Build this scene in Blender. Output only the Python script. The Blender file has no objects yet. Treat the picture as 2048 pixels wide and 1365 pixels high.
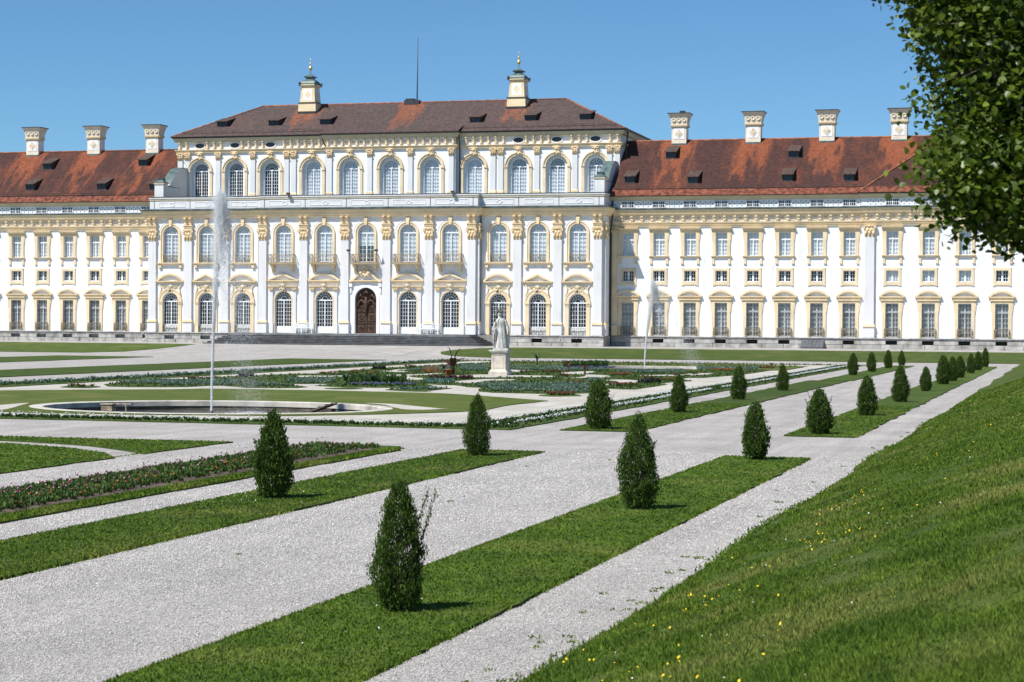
import bpy, bmesh, math, random
import numpy as np
from mathutils import Vector, Matrix
from mathutils.geometry import delaunay_2d_cdt

random.seed(7)
RNG = np.random.default_rng(11)
PI = math.pi
SC = bpy.context.scene
COL = SC.collection

# ------------------------------------------------------------------ camera, sky, sun, exposure
YAW, PITCH, ROLL, EYE = 0.2751, 0.00892, 0.00709, 3.0
cam_data = bpy.data.cameras.new('camera')
cam = bpy.data.objects.new('camera', cam_data)
COL.objects.link(cam)
SC.camera = cam
cam_data.sensor_width = 36.0
cam_data.lens = 4000 / 2048 * 36
cam_data.clip_start = 0.5
cam_data.clip_end = 9000
_fw = Vector((-math.sin(YAW), math.cos(YAW), 0)); _rt = Vector((math.cos(YAW), math.sin(YAW), 0)); _up = Vector((0, 0, 1))
_f2 = _fw * math.cos(PITCH) - _up * math.sin(PITCH); _u2 = _up * math.cos(PITCH) + _fw * math.sin(PITCH)
_r = _rt * math.cos(ROLL) + _u2 * math.sin(ROLL); _u = _u2 * math.cos(ROLL) - _rt * math.sin(ROLL)
cam.matrix_world = Matrix(((_r.x, _u.x, -_f2.x, 0), (_r.y, _u.y, -_f2.y, 0), (_r.z, _u.z, -_f2.z, EYE), (0, 0, 0, 1)))
cam_data.dof.use_dof = True
cam_data.dof.focus_distance = 95
cam_data.dof.aperture_fstop = 7.1

SUN = Vector((1.0, 1.35, -2.5)).normalized()          # direction the light travels
world = bpy.data.worlds.new('World'); SC.world = world; world.use_nodes = True
wn = world.node_tree.nodes; wl = world.node_tree.links
sky = wn.new('ShaderNodeTexSky'); sky.sky_type = 'NISHITA'; sky.sun_disc = False
sky.sun_elevation = math.asin(-SUN.z); sky.sun_rotation = math.atan2(-SUN.x, -SUN.y)
sky.altitude = 1500; sky.air_density = 1.0; sky.dust_density = 0.0; sky.ozone_density = 4.0
tint = wn.new('ShaderNodeMixRGB'); tint.blend_type = 'MULTIPLY'; tint.inputs[0].default_value = 1.0
tint.inputs[2].default_value = (0.58, 0.82, 0.96, 1)
bg = wn['Background']; bg.inputs[1].default_value = 0.09
wl.new(sky.outputs[0], tint.inputs[1]); wl.new(tint.outputs[0], bg.inputs[0])

sun_data = bpy.data.lights.new('sun', 'SUN'); sun_data.energy = 5.0; sun_data.angle = math.radians(0.53); sun_data.color = (1.0, 0.983, 0.955)
sun = bpy.data.objects.new('sun', sun_data); COL.objects.link(sun)
sun.rotation_euler = SUN.to_track_quat('-Z', 'Y').to_euler()
SC.view_settings.view_transform = 'Standard'; SC.view_settings.look = 'None'
SC.view_settings.gamma = 1.0; SC.view_settings.exposure = 0.38
SC.render.engine = 'CYCLES'
SC.cycles.max_bounces = 6; SC.cycles.transparent_max_bounces = 16; SC.cycles.diffuse_bounces = 3

# ------------------------------------------------------------------ helpers
def tag(o, label=None, cat=None, group=None, kind=None):
    if label: o['label'] = label
    if cat: o['category'] = cat
    if group: o['group'] = group
    if kind:
        o['kind'] = kind
        if not cat: o['category'] = ' '.join(o.name.split('.')[0].split('_')[-2:])
    return o

VARIANT = {}
def obj(name, mesh, mat=None, parent=None, loc=(0, 0, 0), rz=0.0, scale=None):
    """link one object; loc is relative to the parent"""
    if mat is not None and mesh is not None and mesh.materials and mesh.materials[0] != mat:
        key = (mesh.name, mat.name)                       # same shape in another material
        if key not in VARIANT: VARIANT[key] = mesh.copy(); VARIANT[key].materials.clear()
        mesh = VARIANT[key]
    o = bpy.data.objects.new(name, mesh); COL.objects.link(o)
    o.parent = parent; o.location = loc
    if rz: o.rotation_euler = (0, 0, rz)
    if scale is not None: o.scale = scale
    if mat is not None and mesh is not None and not mesh.materials: mesh.materials.append(mat)
    return o

def empty(name, loc, rz=0.0):
    return obj(name, None, None, None, loc, rz)

class MB:
    """collects shapes for ONE mesh"""
    def __init__(s): s.v = []; s.f = []; s.sm = []
    def add(s, vs, fs, smooth=False):
        b = len(s.v); s.v += [tuple(p) for p in vs]; s.f += [tuple(b + i for i in f) for f in fs]; s.sm += [smooth] * len(fs); return s
    def box(s, x0, x1, y0, y1, z0, z1):
        return s.add([(x0, y0, z0), (x1, y0, z0), (x1, y1, z0), (x0, y1, z0), (x0, y0, z1), (x1, y0, z1), (x1, y1, z1), (x0, y1, z1)],
                     [(0, 1, 5, 4), (1, 2, 6, 5), (2, 3, 7, 6), (3, 0, 4, 7), (4, 5, 6, 7), (3, 2, 1, 0)])
    def frustum(s, a, z0, b, z1, cx=0, cy=0):
        """a, b = (hx, hy) half sizes at z0 and z1"""
        vs = []
        for (hx, hy), z in ((a, z0), (b, z1)):
            vs += [(cx - hx, cy - hy, z), (cx + hx, cy - hy, z), (cx + hx, cy + hy, z), (cx - hx, cy + hy, z)]
        return s.add(vs, [(0, 1, 5, 4), (1, 2, 6, 5), (2, 3, 7, 6), (3, 0, 4, 7), (4, 5, 6, 7), (3, 2, 1, 0)])
    def prism(s, poly, y0, y1):
        """polygon in x,z (counter-clockwise seen from the front), front at y0"""
        n = len(poly)
        vs = [(x, y0, z) for x, z in poly] + [(x, y1, z) for x, z in poly]
        fs = [tuple(range(n)), tuple(range(2 * n - 1, n - 1, -1))] + [(i, i + n, (i + 1) % n + n, (i + 1) % n) for i in range(n)]
        return s.add(vs, fs)
    def xprism(s, prof, x0, x1):
        """profile in y,z extruded along x"""
        n = len(prof)
        vs = [(x0, y, z) for y, z in prof] + [(x1, y, z) for y, z in prof]
        fs = [tuple(range(n)), tuple(range(2 * n - 1, n - 1, -1))] + [(i, i + n, (i + 1) % n + n, (i + 1) % n) for i in range(n)]
        return s.add(vs, fs)
    def band(s, po, pi, y0, y1):
        """strip between two polylines in x,z, front at y0, with depth"""
        n = len(po); vs = []
        for y in (y0, y1):
            vs += [(x, y, z) for x, z in po] + [(x, y, z) for x, z in pi]
        fs = []
        for i in range(n - 1):
            fs += [(i, i + 1, n + i + 1, n + i), (2 * n + i, 2 * n + i + 1, i + 1, i), (n + i, n + i + 1, 3 * n + i + 1, 3 * n + i)]
        fs += [(0, n, 3 * n, 2 * n), (n - 1, 2 * n - 1, 4 * n - 1, 3 * n - 1)]
        return s.add(vs, fs)
    def lathe(s, prof, n=12, cx=0, cy=0, smooth=True, squash=1.0):
        m = len(prof); vs = []
        for r, z in prof:
            for k in range(n):
                a = 2 * PI * k / n; vs.append((cx + r * math.cos(a), cy + r * math.sin(a) * squash, z))
        fs = [(i * n + k, i * n + (k + 1) % n, (i + 1) * n + (k + 1) % n, (i + 1) * n + k) for i in range(m - 1) for k in range(n)]
        fs.append(tuple(range(n - 1, -1, -1))); fs.append(tuple((m - 1) * n + k for k in range(n)))
        return s.add(vs, fs, smooth)
    def tube(s, pts, r, n=6, r1=None):
        pts = [Vector(p) for p in pts]; m = len(pts); vs = []
        for i, p in enumerate(pts):
            d = (pts[min(i + 1, m - 1)] - pts[max(i - 1, 0)]).normalized()
            a = d.orthogonal().normalized() if i == 0 else (a - d * a.dot(d)).normalized()
            b = d.cross(a); rr = r if r1 is None else r + (r1 - r) * i / max(1, m - 1)
            if isinstance(r, (list, tuple)): rr = r[i]
            for k in range(n):
                t = 2 * PI * k / n; vs.append(p + a * (rr * math.cos(t)) + b * (rr * math.sin(t)))
        fs = [(i * n + k, i * n + (k + 1) % n, (i + 1) * n + (k + 1) % n, (i + 1) * n + k) for i in range(m - 1) for k in range(n)]
        fs.append(tuple(range(n - 1, -1, -1))); fs.append(tuple((m - 1) * n + k for k in range(n)))
        return s.add(vs, fs, True)
    def sweep(s, path, prof, closed=False):
        """profile (outward offset, z) swept along a plan path with mitred corners; outward is right of travel"""
        n = len(path); m = len(prof); vs = []
        P = [Vector(p) for p in path]
        for i in range(n):
            if closed: d0 = (P[i] - P[i - 1]).normalized(); d1 = (P[(i + 1) % n] - P[i]).normalized()
            else:
                d0 = (P[i] - P[max(i - 1, 0)]).normalized() if i else (P[1] - P[0]).normalized()
                d1 = (P[min(i + 1, n - 1)] - P[i]).normalized() if i < n - 1 else d0
            n0 = Vector((d0.y, -d0.x)); n1 = Vector((d1.y, -d1.x)); mi = (n0 + n1)
            mi = mi / max(0.2, mi.dot(n0)) if mi.length > 1e-6 else n0
            for o, z in prof: vs.append((P[i].x + mi.x * o, P[i].y + mi.y * o, z))
        fs = []
        for i in range(n if closed else n - 1):
            j = (i + 1) % n
            for k in range(m):
                l = (k + 1) % m; fs.append((i * m + k, j * m + k, j * m + l, i * m + l))
        if not closed: fs += [tuple(range(m)), tuple(range((n - 1) * m + m - 1, (n - 1) * m - 1, -1))]
        return s.add(vs, fs)
    def mesh(s, name='m', fix=True):
        me = bpy.data.meshes.new(name); me.from_pydata(s.v, [], s.f)
        if any(s.sm): me.polygons.foreach_set('use_smooth', s.sm)
        if fix:
            bm = bmesh.new(); bm.from_mesh(me); bmesh.ops.recalc_face_normals(bm, faces=bm.faces); bm.to_mesh(me); bm.free()
        me.update(); return me
    def build(s, name, mat, parent=None, loc=(0, 0, 0), rz=0.0, fix=True):
        return obj(name, s.mesh(name, fix), mat, parent, loc, rz)

def np_mesh(name, V, F):
    """V (n,3) and F (m,k) arrays to a mesh, fast"""
    V = np.asarray(V, np.float32).reshape(-1, 3); F = np.asarray(F, np.int32); m, k = F.shape
    me = bpy.data.meshes.new(name); me.vertices.add(len(V)); me.vertices.foreach_set('co', V.ravel())
    me.loops.add(m * k); me.loops.foreach_set('vertex_index', F.ravel())
    me.polygons.add(m); me.polygons.foreach_set('loop_start', np.arange(m, dtype=np.int32) * k)
    me.update(calc_edges=True); return me

def inside(poly, x, y):
    c = False; j = len(poly) - 1
    for i in range(len(poly)):
        xi, yi = poly[i]; xj, yj = poly[j]
        if (yi > y) != (yj > y) and x < (xj - xi) * (y - yi) / (yj - yi) + xi: c = not c
        j = i
    return c

def inside_np(poly, x, y):
    c = np.zeros(len(x), bool); j = len(poly) - 1
    for i in range(len(poly)):
        xi, yi = poly[i]; xj, yj = poly[j]
        if yi != yj: c ^= ((yi > y) != (yj > y)) & (x < (xj - xi) * (y - yi) / (yj - yi) + xi)
        j = i
    return c

def cdt(outer, holes=(), extra=()):
    vs = []; es = []
    for loop in [outer] + list(holes):
        b = len(vs); n = len(loop); vs += [Vector(p) for p in loop]; es += [(b + i, b + (i + 1) % n) for i in range(n)]
    vs += [Vector(p) for p in extra]
    v, e, f, *_ = delaunay_2d_cdt(vs, es, [], 0, 1e-5)
    out = []
    for t in f:
        cx = sum(v[i].x for i in t) / len(t); cy = sum(v[i].y for i in t) / len(t)
        if inside(outer, cx, cy) and not any(inside(h, cx, cy) for h in holes): out.append(tuple(t))
    return [(p.x, p.y) for p in v], out

def wall_mesh(outer, holes, depth, reveal):
    """wall in the x,z plane, front at y=0, openings with reveals"""
    v, f = cdt(outer, holes)
    b = MB(); b.add([(x, 0, z) for x, z in v], f)
    n = len(outer); b.add([(x, 0, z) for x, z in outer] + [(x, depth, z) for x, z in outer], [(i, (i + 1) % n, (i + 1) % n + n, i + n) for i in range(n)])
    for h in holes:
        n = len(h); b.add([(x, 0, z) for x, z in h] + [(x, reveal, z) for x, z in h], [(i, (i + 1) % n, (i + 1) % n + n, i + n) for i in range(n)])
    return b.mesh('wall')

def arc(hw, zs, n=14, rz=None):
    rz = hw if rz is None else rz
    return [(hw * math.cos(PI * i / n), zs + rz * math.sin(PI * i / n)) for i in range(n + 1)]
def arch_poly(hw, z0, zs, n=14, cx=0):
    return [(x + cx, z) for x, z in [(-hw, z0), (hw, z0)] + arc(hw, zs, n)]
def rect(cx, hw, z0, z1):
    return [(cx - hw, z0), (cx + hw, z0), (cx + hw, z1), (cx - hw, z1)]

# ------------------------------------------------------------------ materials
MATS = {}
def nodes_of(m): return m.node_tree.nodes, m.node_tree.links
def M(name, col, rough=0.8, var=0.08, scale=1.5, bump=0.0, bscale=12.0, col2=None, spec=0.3, metal=0.0, rand=0.0, island=0.0, obj_co=False, detail=4.0, transl=0.0):
    m = bpy.data.materials.new(name); m.use_nodes = True; nt, lk = nodes_of(m)
    b = nt['Principled BSDF']; b.inputs['Roughness'].default_value = rough; b.inputs['Metallic'].default_value = metal
    b.inputs['Specular IOR Level'].default_value = spec
    if obj_co: co = nt.new('ShaderNodeTexCoord').outputs['Object']
    else: co = nt.new('ShaderNodeNewGeometry').outputs['Position']
    nz = nt.new('ShaderNodeTexNoise'); nz.inputs['Scale'].default_value = scale; nz.inputs['Detail'].default_value = detail; lk.new(co, nz.inputs['Vector'])
    cr = nt.new('ShaderNodeMixRGB'); c2 = col2 if col2 else tuple(c * (1 - 3 * var) for c in col)
    c1 = col if col2 else tuple(min(1, c * (1 + var)) for c in col)
    cr.inputs[1].default_value = (*c1, 1); cr.inputs[2].default_value = (*c2, 1)
    rm = nt.new('ShaderNodeMapRange'); rm.inputs[1].default_value = 0.35; rm.inputs[2].default_value = 0.72
    lk.new(nz.outputs[0], rm.inputs[0]); lk.new(rm.outputs[0], cr.inputs[0]); out = cr.outputs[0]
    if rand or island:
        hs = nt.new('ShaderNodeHueSaturation'); src = nt.new('ShaderNodeObjectInfo').outputs['Random'] if rand else nt.new('ShaderNodeNewGeometry').outputs['Random Per Island']
        amt = rand or island
        mr = nt.new('ShaderNodeMapRange'); mr.inputs[3].default_value = 1 - amt; mr.inputs[4].default_value = 1 + amt
        lk.new(src, mr.inputs[0]); lk.new(mr.outputs[0], hs.inputs['Value']); lk.new(out, hs.inputs['Color']); out = hs.outputs[0]
    lk.new(out, b.inputs['Base Color'])
    if bump:
        n2 = nt.new('ShaderNodeTexNoise'); n2.inputs['Scale'].default_value = bscale; n2.inputs['Detail'].default_value = 3; lk.new(co, n2.inputs['Vector'])
        bp = nt.new('ShaderNodeBump'); bp.inputs['Strength'].default_value = bump; bp.inputs['Distance'].default_value = 0.05
        lk.new(n2.outputs[0], bp.inputs['Height']); lk.new(bp.outputs[0], b.inputs['Normal'])
    if transl:
        tr = nt.new('ShaderNodeBsdfTranslucent'); lk.new(out, tr.inputs['Color'])
        mx = nt.new('ShaderNodeMixShader'); mx.inputs[0].default_value = transl
        lk.new(b.outputs[0], mx.inputs[1]); lk.new(tr.outputs[0], mx.inputs[2]); lk.new(mx.outputs[0], nt['Material Output'].inputs[0])
    MATS[name] = m
    return m

WHITE = M('white_plaster', (0.835, 0.835, 0.83), 0.9, 0.02, 0.35, 0.08, 30)
GREY = M('pale_grey_plaster', (0.725, 0.71, 0.69), 0.9, 0.02, 0.4, 0.08, 30)
OCHRE = M('ochre_trim', (0.80, 0.635, 0.40), 0.85, 0.05, 0.8, 0.06, 25)
OCHRE2 = M('ochre_ornament', (0.79, 0.615, 0.38), 0.85, 0.06, 3.0, 0.4, 9)
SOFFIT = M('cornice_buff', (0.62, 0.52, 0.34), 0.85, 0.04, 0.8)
STUCCO = M('stucco_relief', (0.74, 0.64, 0.46), 0.85, 0.12, 5.0, 0.6, 8)
FRAMEW = M('white_window_paint', (0.78, 0.79, 0.80), 0.5, 0.02, 2)
COPPER = M('green_copper', (0.085, 0.115, 0.112), 0.55, 0.25, 1.2, 0.15, 6, spec=0.4)
COPPERL = M('weathered_copper', (0.095, 0.145, 0.138), 0.5, 0.2, 2.5, 0.1, 5, spec=0.4)
ZINC = M('dark_zinc', (0.05, 0.055, 0.058), 0.5, 0.1, 2)
IRON = M('wrought_iron', (0.06, 0.055, 0.05), 0.6, 0.1, 6)
IRONG = M('weathered_railing', (0.30, 0.26, 0.18), 0.6, 0.25, 9)
STONE = M('plinth_stone', (0.44, 0.42, 0.38), 0.9, 0.16, 1.3, 0.3, 10, rand=0.13)
STONEB = M('plinth_joint', (0.30, 0.28, 0.25), 0.95, 0.1, 3)
STEP = M('stair_stone', (0.135, 0.135, 0.135), 0.85, 0.15, 1.5, 0.2, 14, rand=0.12)
STEPL = M("landing_stone", (0.34, 0.335, 0.32), 0.85, 0.12, 1.5, 0.2, 14)
GOLD = M('gilded_metal', (0.75, 0.55, 0.20), 0.35, 0.05, 4, metal=0.7)
WOODD = M('carved_oak', (0.082, 0.045, 0.027), 0.6, 0.2, 4, 0.5, 10)
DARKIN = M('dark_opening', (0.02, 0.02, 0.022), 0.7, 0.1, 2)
BLIND = M('white_blind', (0.76, 0.765, 0.77), 0.9, 0.06, 1.2, rand=0.13)
BLINDG = M('grey_blind', (0.44, 0.45, 0.46), 0.9, 0.15, 1.2, rand=0.3)
SLATB = M('painted_boards', (0.10, 0.105, 0.11), 0.7, 0.1, 3)

def streaks(m, amount, col=(0.42, 0.40, 0.36)):
    """rain streaks and patched paint: a stain pattern of its own, drawn out downwards"""
    nt, lk = nodes_of(m); b = nt['Principled BSDF']; src = b.inputs['Base Color'].links[0].from_socket
    pos = nt.new('ShaderNodeNewGeometry').outputs['Position']; mp = nt.new('ShaderNodeMapping'); mp.inputs['Scale'].default_value = (1.0, 1.0, 0.16); lk.new(pos, mp.inputs[0])
    n = nt.new('ShaderNodeTexNoise'); n.inputs['Scale'].default_value = 2.6; n.inputs['Detail'].default_value = 6; lk.new(mp.outputs[0], n.inputs['Vector'])
    r = nt.new('ShaderNodeMapRange'); r.inputs[1].default_value = 0.54; r.inputs[2].default_value = 0.78; r.inputs[4].default_value = amount; lk.new(n.outputs[0], r.inputs[0])
    mx = nt.new('ShaderNodeMixRGB'); mx.inputs[2].default_value = (*col, 1); lk.new(r.outputs[0], mx.inputs[0]); lk.new(src, mx.inputs[1]); lk.new(mx.outputs[0], b.inputs['Base Color'])
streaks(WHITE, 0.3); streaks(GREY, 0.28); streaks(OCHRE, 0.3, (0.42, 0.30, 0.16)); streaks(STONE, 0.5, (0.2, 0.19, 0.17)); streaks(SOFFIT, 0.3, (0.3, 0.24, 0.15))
def glass_dark():
    m = M('window_glass', (0.016, 0.018, 0.022), 0.06, 0.3, 0.9, spec=0.5, rand=0.6); return m
GLASS = glass_dark()
def glass_clear():
    m = bpy.data.materials.new('clear_window_glass'); m.use_nodes = True; nt, lk = nodes_of(m)
    tr = nt.new('ShaderNodeBsdfTransparent'); tr.inputs[0].default_value = (0.97, 0.98, 0.99, 1)
    gl = nt.new('ShaderNodeBsdfGlossy'); gl.inputs['Roughness'].default_value = 0.04
    mx = nt.new('ShaderNodeMixShader'); mx.inputs[0].default_value = 0.1; lk.new(tr.outputs[0], mx.inputs[1]); lk.new(gl.outputs[0], mx.inputs[2])
    lk.new(mx.outputs[0], nt['Material Output'].inputs[0]); return m
CLEAR = glass_clear()

def tile_material(name, brown, orange, chimneys, xw, zt, zb, amount):
    """plain-tile roof: courses as fine relief, dark lichen, clean orange streaks below the metal of each chimney"""
    m = bpy.data.materials.new(name); m.use_nodes = True; nt, lk = nodes_of(m); b = nt['Principled BSDF']
    b.inputs['Roughness'].default_value = 0.85; b.inputs['Specular IOR Level'].default_value = 0.2
    pos = nt.new('ShaderNodeNewGeometry').outputs['Position']
    sp = nt.new('ShaderNodeSeparateXYZ'); lk.new(pos, sp.inputs[0])
    def math_(op, a, b_=None, c=None):
        n = nt.new('ShaderNodeMath'); n.operation = op
        for i, q in enumerate((a, b_, c)):
            if q is None: continue
            if isinstance(q, (int, float)): n.inputs[i].default_value = q
            else: lk.new(q, n.inputs[i])
        return n.outputs[0]
    def noise(scale, detail=4, vec=None, rough=0.55):
        n = nt.new('ShaderNodeTexNoise'); n.inputs['Scale'].default_value = scale; n.inputs['Detail'].default_value = detail; n.inputs['Roughness'].default_value = rough
        lk.new(vec or pos, n.inputs['Vector']); return n.outputs[0]
    mp = nt.new('ShaderNodeMapping'); mp.inputs['Scale'].default_value = (1.0, 0.25, 0.25); lk.new(pos, mp.inputs[0])
    streak = noise(1.1, 5, mp.outputs[0]); big = noise(0.28, 4); fine = noise(7.0, 3)
    mask = None
    down = nt.new('ShaderNodeMapRange'); down.inputs[1].default_value = zb; down.inputs[2].default_value = zt; lk.new(sp.outputs[2], down.inputs[0])
    for cx in chimneys:
        d = math_('ABSOLUTE', math_('SUBTRACT', sp.outputs[0], cx))
        d = math_('ADD', d, math_('MULTIPLY', math_('SUBTRACT', streak, 0.5), 2.6))
        r = nt.new('ShaderNodeMapRange'); r.interpolation_type = 'SMOOTHSTEP'; r.inputs[1].default_value = xw; r.inputs[2].default_value = xw + 0.5
        r.inputs[3].default_value = 1; r.inputs[4].default_value = 0; lk.new(d, r.inputs[0])
        mask = r.outputs[0] if mask is None else math_('MAXIMUM', mask, r.outputs[0])
    ragged = math_('ADD', down.outputs[0], math_('MULTIPLY', math_('SUBTRACT', streak, 0.5), 2.2))
    rr = nt.new('ShaderNodeMapRange'); rr.inputs[1].default_value = 0.25; rr.inputs[2].default_value = 0.6; lk.new(ragged, rr.inputs[0])
    mask = math_('MULTIPLY', mask, rr.outputs[0])
    patch = nt.new('ShaderNodeMapRange'); patch.inputs[1].default_value = 0.47; patch.inputs[2].default_value = 0.72; patch.inputs[4].default_value = amount; lk.new(math_('ADD', math_('MULTIPLY', big, 0.6), math_('MULTIPLY', streak, 0.4)), patch.inputs[0])
    mask = math_('MINIMUM', math_('MAXIMUM', mask, patch.outputs[0]), 1.0)
    mx = nt.new('ShaderNodeMixRGB'); mx.inputs[1].default_value = (*brown, 1); mx.inputs[2].default_value = (*orange, 1); lk.new(mask, mx.inputs[0])
    # single tiles differ a little
    br = nt.new('ShaderNodeTexBrick'); br.inputs['Scale'].default_value = 1.0; br.inputs['Mortar Size'].default_value = 0.012
    br.inputs['Brick Width'].default_value = 0.22; br.inputs['Row Height'].default_value = 0.17
    br.inputs['Color1'].default_value = (0.72, 0.72, 0.72, 1); br.inputs['Color2'].default_value = (1.22, 1.22, 1.22, 1); br.inputs['Mortar'].default_value = (0.55, 0.55, 0.55, 1)
    cb = nt.new('ShaderNodeCombineXYZ'); lk.new(sp.outputs[0], cb.inputs[0]); lk.new(math_('MULTIPLY', sp.outputs[2], 1.55), cb.inputs[1]); lk.new(cb.outputs[0], br.inputs['Vector'])
    m2 = nt.new('ShaderNodeMixRGB'); m2.blend_type = 'MULTIPLY'; m2.inputs[0].default_value = 1; lk.new(mx.outputs[0], m2.inputs[1]); lk.new(br.outputs[0], m2.inputs[2])
    sp2 = nt.new('ShaderNodeMapRange'); sp2.inputs[1].default_value = 0.62; sp2.inputs[2].default_value = 0.75; lk.new(fine, sp2.inputs[0])
    m3 = nt.new('ShaderNodeMixRGB'); m3.inputs[2].default_value = (0.24, 0.20, 0.17, 1); lk.new(math_('MULTIPLY', sp2.outputs[0], 0.3), m3.inputs[0]); lk.new(m2.outputs[0], m3.inputs[1])
    lk.new(m3.outputs[0], b.inputs['Base Color'])
    bp = nt.new('ShaderNodeBump'); bp.inputs['Strength'].default_value = 0.5; bp.inputs['Distance'].default_value = 0.03
    lk.new(math_('ADD', br.outputs['Fac'], fine), bp.inputs['Height']); lk.new(bp.outputs[0], b.inputs['Normal'])
    return m
# ------------------------------------------------------------------ palace: shared pieces (front of the wall at y=0, z in world height)
AX = -68.0                                   # middle axis of the palace
def put(parts, parent, x, y, label=None):
    """parts = [(name, mesh, material), ...]: the first becomes the part, the others its sub-parts"""
    n, me, ma = parts[0]
    o = obj(n, me, ma, parent, (x - parent.location.x, y - parent.location.y, -parent.location.z))
    for n2, me2, ma2 in parts[1:]:
        q = obj(n2, me2, ma2, o)
        if n2 in ('rosettes', 'relief_panel'): q['kind'] = 'stuff'
    if label: o['label'] = label
    return o

def casement(hw, z0, z1, nx, nz, y=0.22, t=0.03, mull=0.05, edge=0.055, transom=None):
    b = MB(); yb = y + 0.06
    b.box(-hw, -hw + edge, y, yb, z0, z1); b.box(hw - edge, hw, y, yb, z0, z1)
    b.box(-hw + edge, hw - edge, y, yb, z0, z0 + edge); b.box(-hw + edge, hw - edge, y, yb, z1 - edge, z1)
    b.box(-mull, mull, y - 0.02, yb, z0 + edge, z1 - edge)
    for s in (-1, 1):
        for i in range(1, nx):
            x = s * (mull + (hw - edge - mull) * i / nx); b.box(x - t / 2, x + t / 2, y + 0.015, yb - 0.005, z0 + edge, z1 - edge)
    for j in range(1, nz):
        z = z0 + (z1 - z0) * j / nz; b.box(-hw + edge, hw - edge, y + 0.01, yb - 0.01, z - t / 2, z + t / 2)
    if transom: b.box(-hw + edge, hw - edge, y - 0.03, yb + 0.003, transom - 0.07, transom + 0.07)
    return b

def fan(b, hw, zs, y=0.22, t=0.035):
    yb = y + 0.06
    b.box(-hw, hw, y - 0.03, yb + 0.002, zs - 0.07, zs + 0.06)
    o = arc(hw, zs); i_ = arc(hw - 0.06, zs); b.band(o, i_, y, yb)
    for r in (hw * 0.36, hw * 0.68): b.band(arc(r, zs + 0.06), arc(r - t, zs + 0.06), y + 0.01, yb - 0.01)
    for k in range(1, 8):
        a = PI * k / 8; r0 = hw * 0.36; r1 = hw - 0.04; dx, dz = math.cos(a), math.sin(a); px, pz = -dz * t / 2, dx * t / 2
        b.prism([(r0 * dx - px, zs + r0 * dz - pz), (r1 * dx - px, zs + r1 * dz - pz), (r1 * dx + px, zs + r1 * dz + pz), (r0 * dx + px, zs + r0 * dz + pz)], y + 0.012, yb - 0.012)
    return b

def pediment(kind, hw, z0, h, proj=0.27):
    b = MB()
    b.xprism([(0, z0 - 0.18), (-proj * 0.35, z0 - 0.18), (-proj * 0.6, z0 - 0.04), (-proj * 0.95, z0 - 0.02), (-proj, z0 + 0.09), (0, z0 + 0.11)], -hw + 0.06, hw - 0.06)
    n = int(hw / 0.09)
    for k in range(-n, n + 1): b.box(k * 0.16 - 0.04, k * 0.16 + 0.04, -proj * 0.55, -0.01, z0 - 0.13, z0 - 0.045) if abs(k * 0.16) < hw - 0.2 else None
    t = 0.2; m = 14
    if kind == 'tri': po = [(hw, z0 + 0.06), (0, z0 + h), (-hw, z0 + 0.06)]; pi_ = [(hw - 0.42, z0 + 0.11), (0, z0 + h - t * 1.1), (-hw + 0.42, z0 + 0.11)]
    elif kind == 'seg':
        hh = h - 0.06; R = (hw * hw + hh * hh) / (2 * hh); zc = z0 + 0.06 + hh - R; a0 = math.asin(hw / R)
        po = [(R * math.sin(a0 - 2 * a0 * i / m), zc + R * math.cos(a0 - 2 * a0 * i / m)) for i in range(m + 1)]
        R2 = R - t; a1 = math.acos(max(-1, min(1, (z0 + 0.11 - zc) / R2)))
        pi_ = [(R2 * math.sin(a1 - 2 * a1 * i / m), zc + R2 * math.cos(a1 - 2 * a1 * i / m)) for i in range(m + 1)]
    else:                                        # swan-neck, broken in the middle
        po = []; pi_ = []
        for i in range(11):
            u = i / 10; x = hw - (hw - 0.42) * u; z = z0 + 0.1 + h * (0.5 - 0.5 * math.cos(PI * u ** 1.2)); po.append((x, z)); pi_.append((x - 0.05 + 0.05 * u, z - 0.2 - 0.02))
        b.band(po, pi_, -proj, 0); b.band([(-x, z) for x, z in po][::-1], [(-x, z) for x, z in pi_][::-1], -proj, 0)
        for s in (-1, 1):
            b.lathe([(0.05, 0), (0.17, 0.02), (0.17, 0.3), (0.05, 0.32)], 10)
            for i in range(len(b.v) - 40, len(b.v)): x, y, z = b.v[i]; b.v[i] = (x + s * 0.4, -z - 0.12, y + z0 + h - 0.02)
        return b
    b.band(po, pi_, -proj, 0)
    return b

def cartouche(w, z0, z1, y=-0.12):
    """carved keystone: shield, scrolls and side leaves"""
    b = MB(); zc = (z0 + z1) / 2; h = (z1 - z0) / 2
    b.prism([(-w * 0.5, z0 + h * 0.3), (0, z0), (w * 0.5, z0 + h * 0.3), (w * 0.75, z1 - h * 0.5), (w * 0.45, z1 - h * 0.15), (0, z1), (-w * 0.45, z1 - h * 0.15), (-w * 0.75, z1 - h * 0.5)], y, 0)
    for s in (-1, 1):
        pts = [(s * w * (0.6 + 0.5 * math.cos(a) * (1 - a / 9)), y - 0.02, zc + h * 0.35 + w * 0.42 * math.sin(a) * (1 - a / 9)) for a in [i * 0.7 for i in range(9)]]
        b.tube(pts, 0.05 * w / 0.4, 5)
        b.tube([(s * w * 0.3, y - 0.03, z0 + h * 0.5), (s * w * 0.75, y - 0.02, z0 + h * 0.2), (s * w * 1.05, y, z0 + h * 0.65)], [0.07 * w / 0.4, 0.05 * w / 0.4, 0.02], 5)
    b.lathe([(0.02, 0), (w * 0.28, 0.02), (w * 0.22, 0.1), (0.02, 0.13)], 8)
    for i in range(len(b.v) - 32, len(b.v)): x, yy, z = b.v[i]; b.v[i] = (x, y - z, yy + zc + h * 0.15)
    return b

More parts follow.
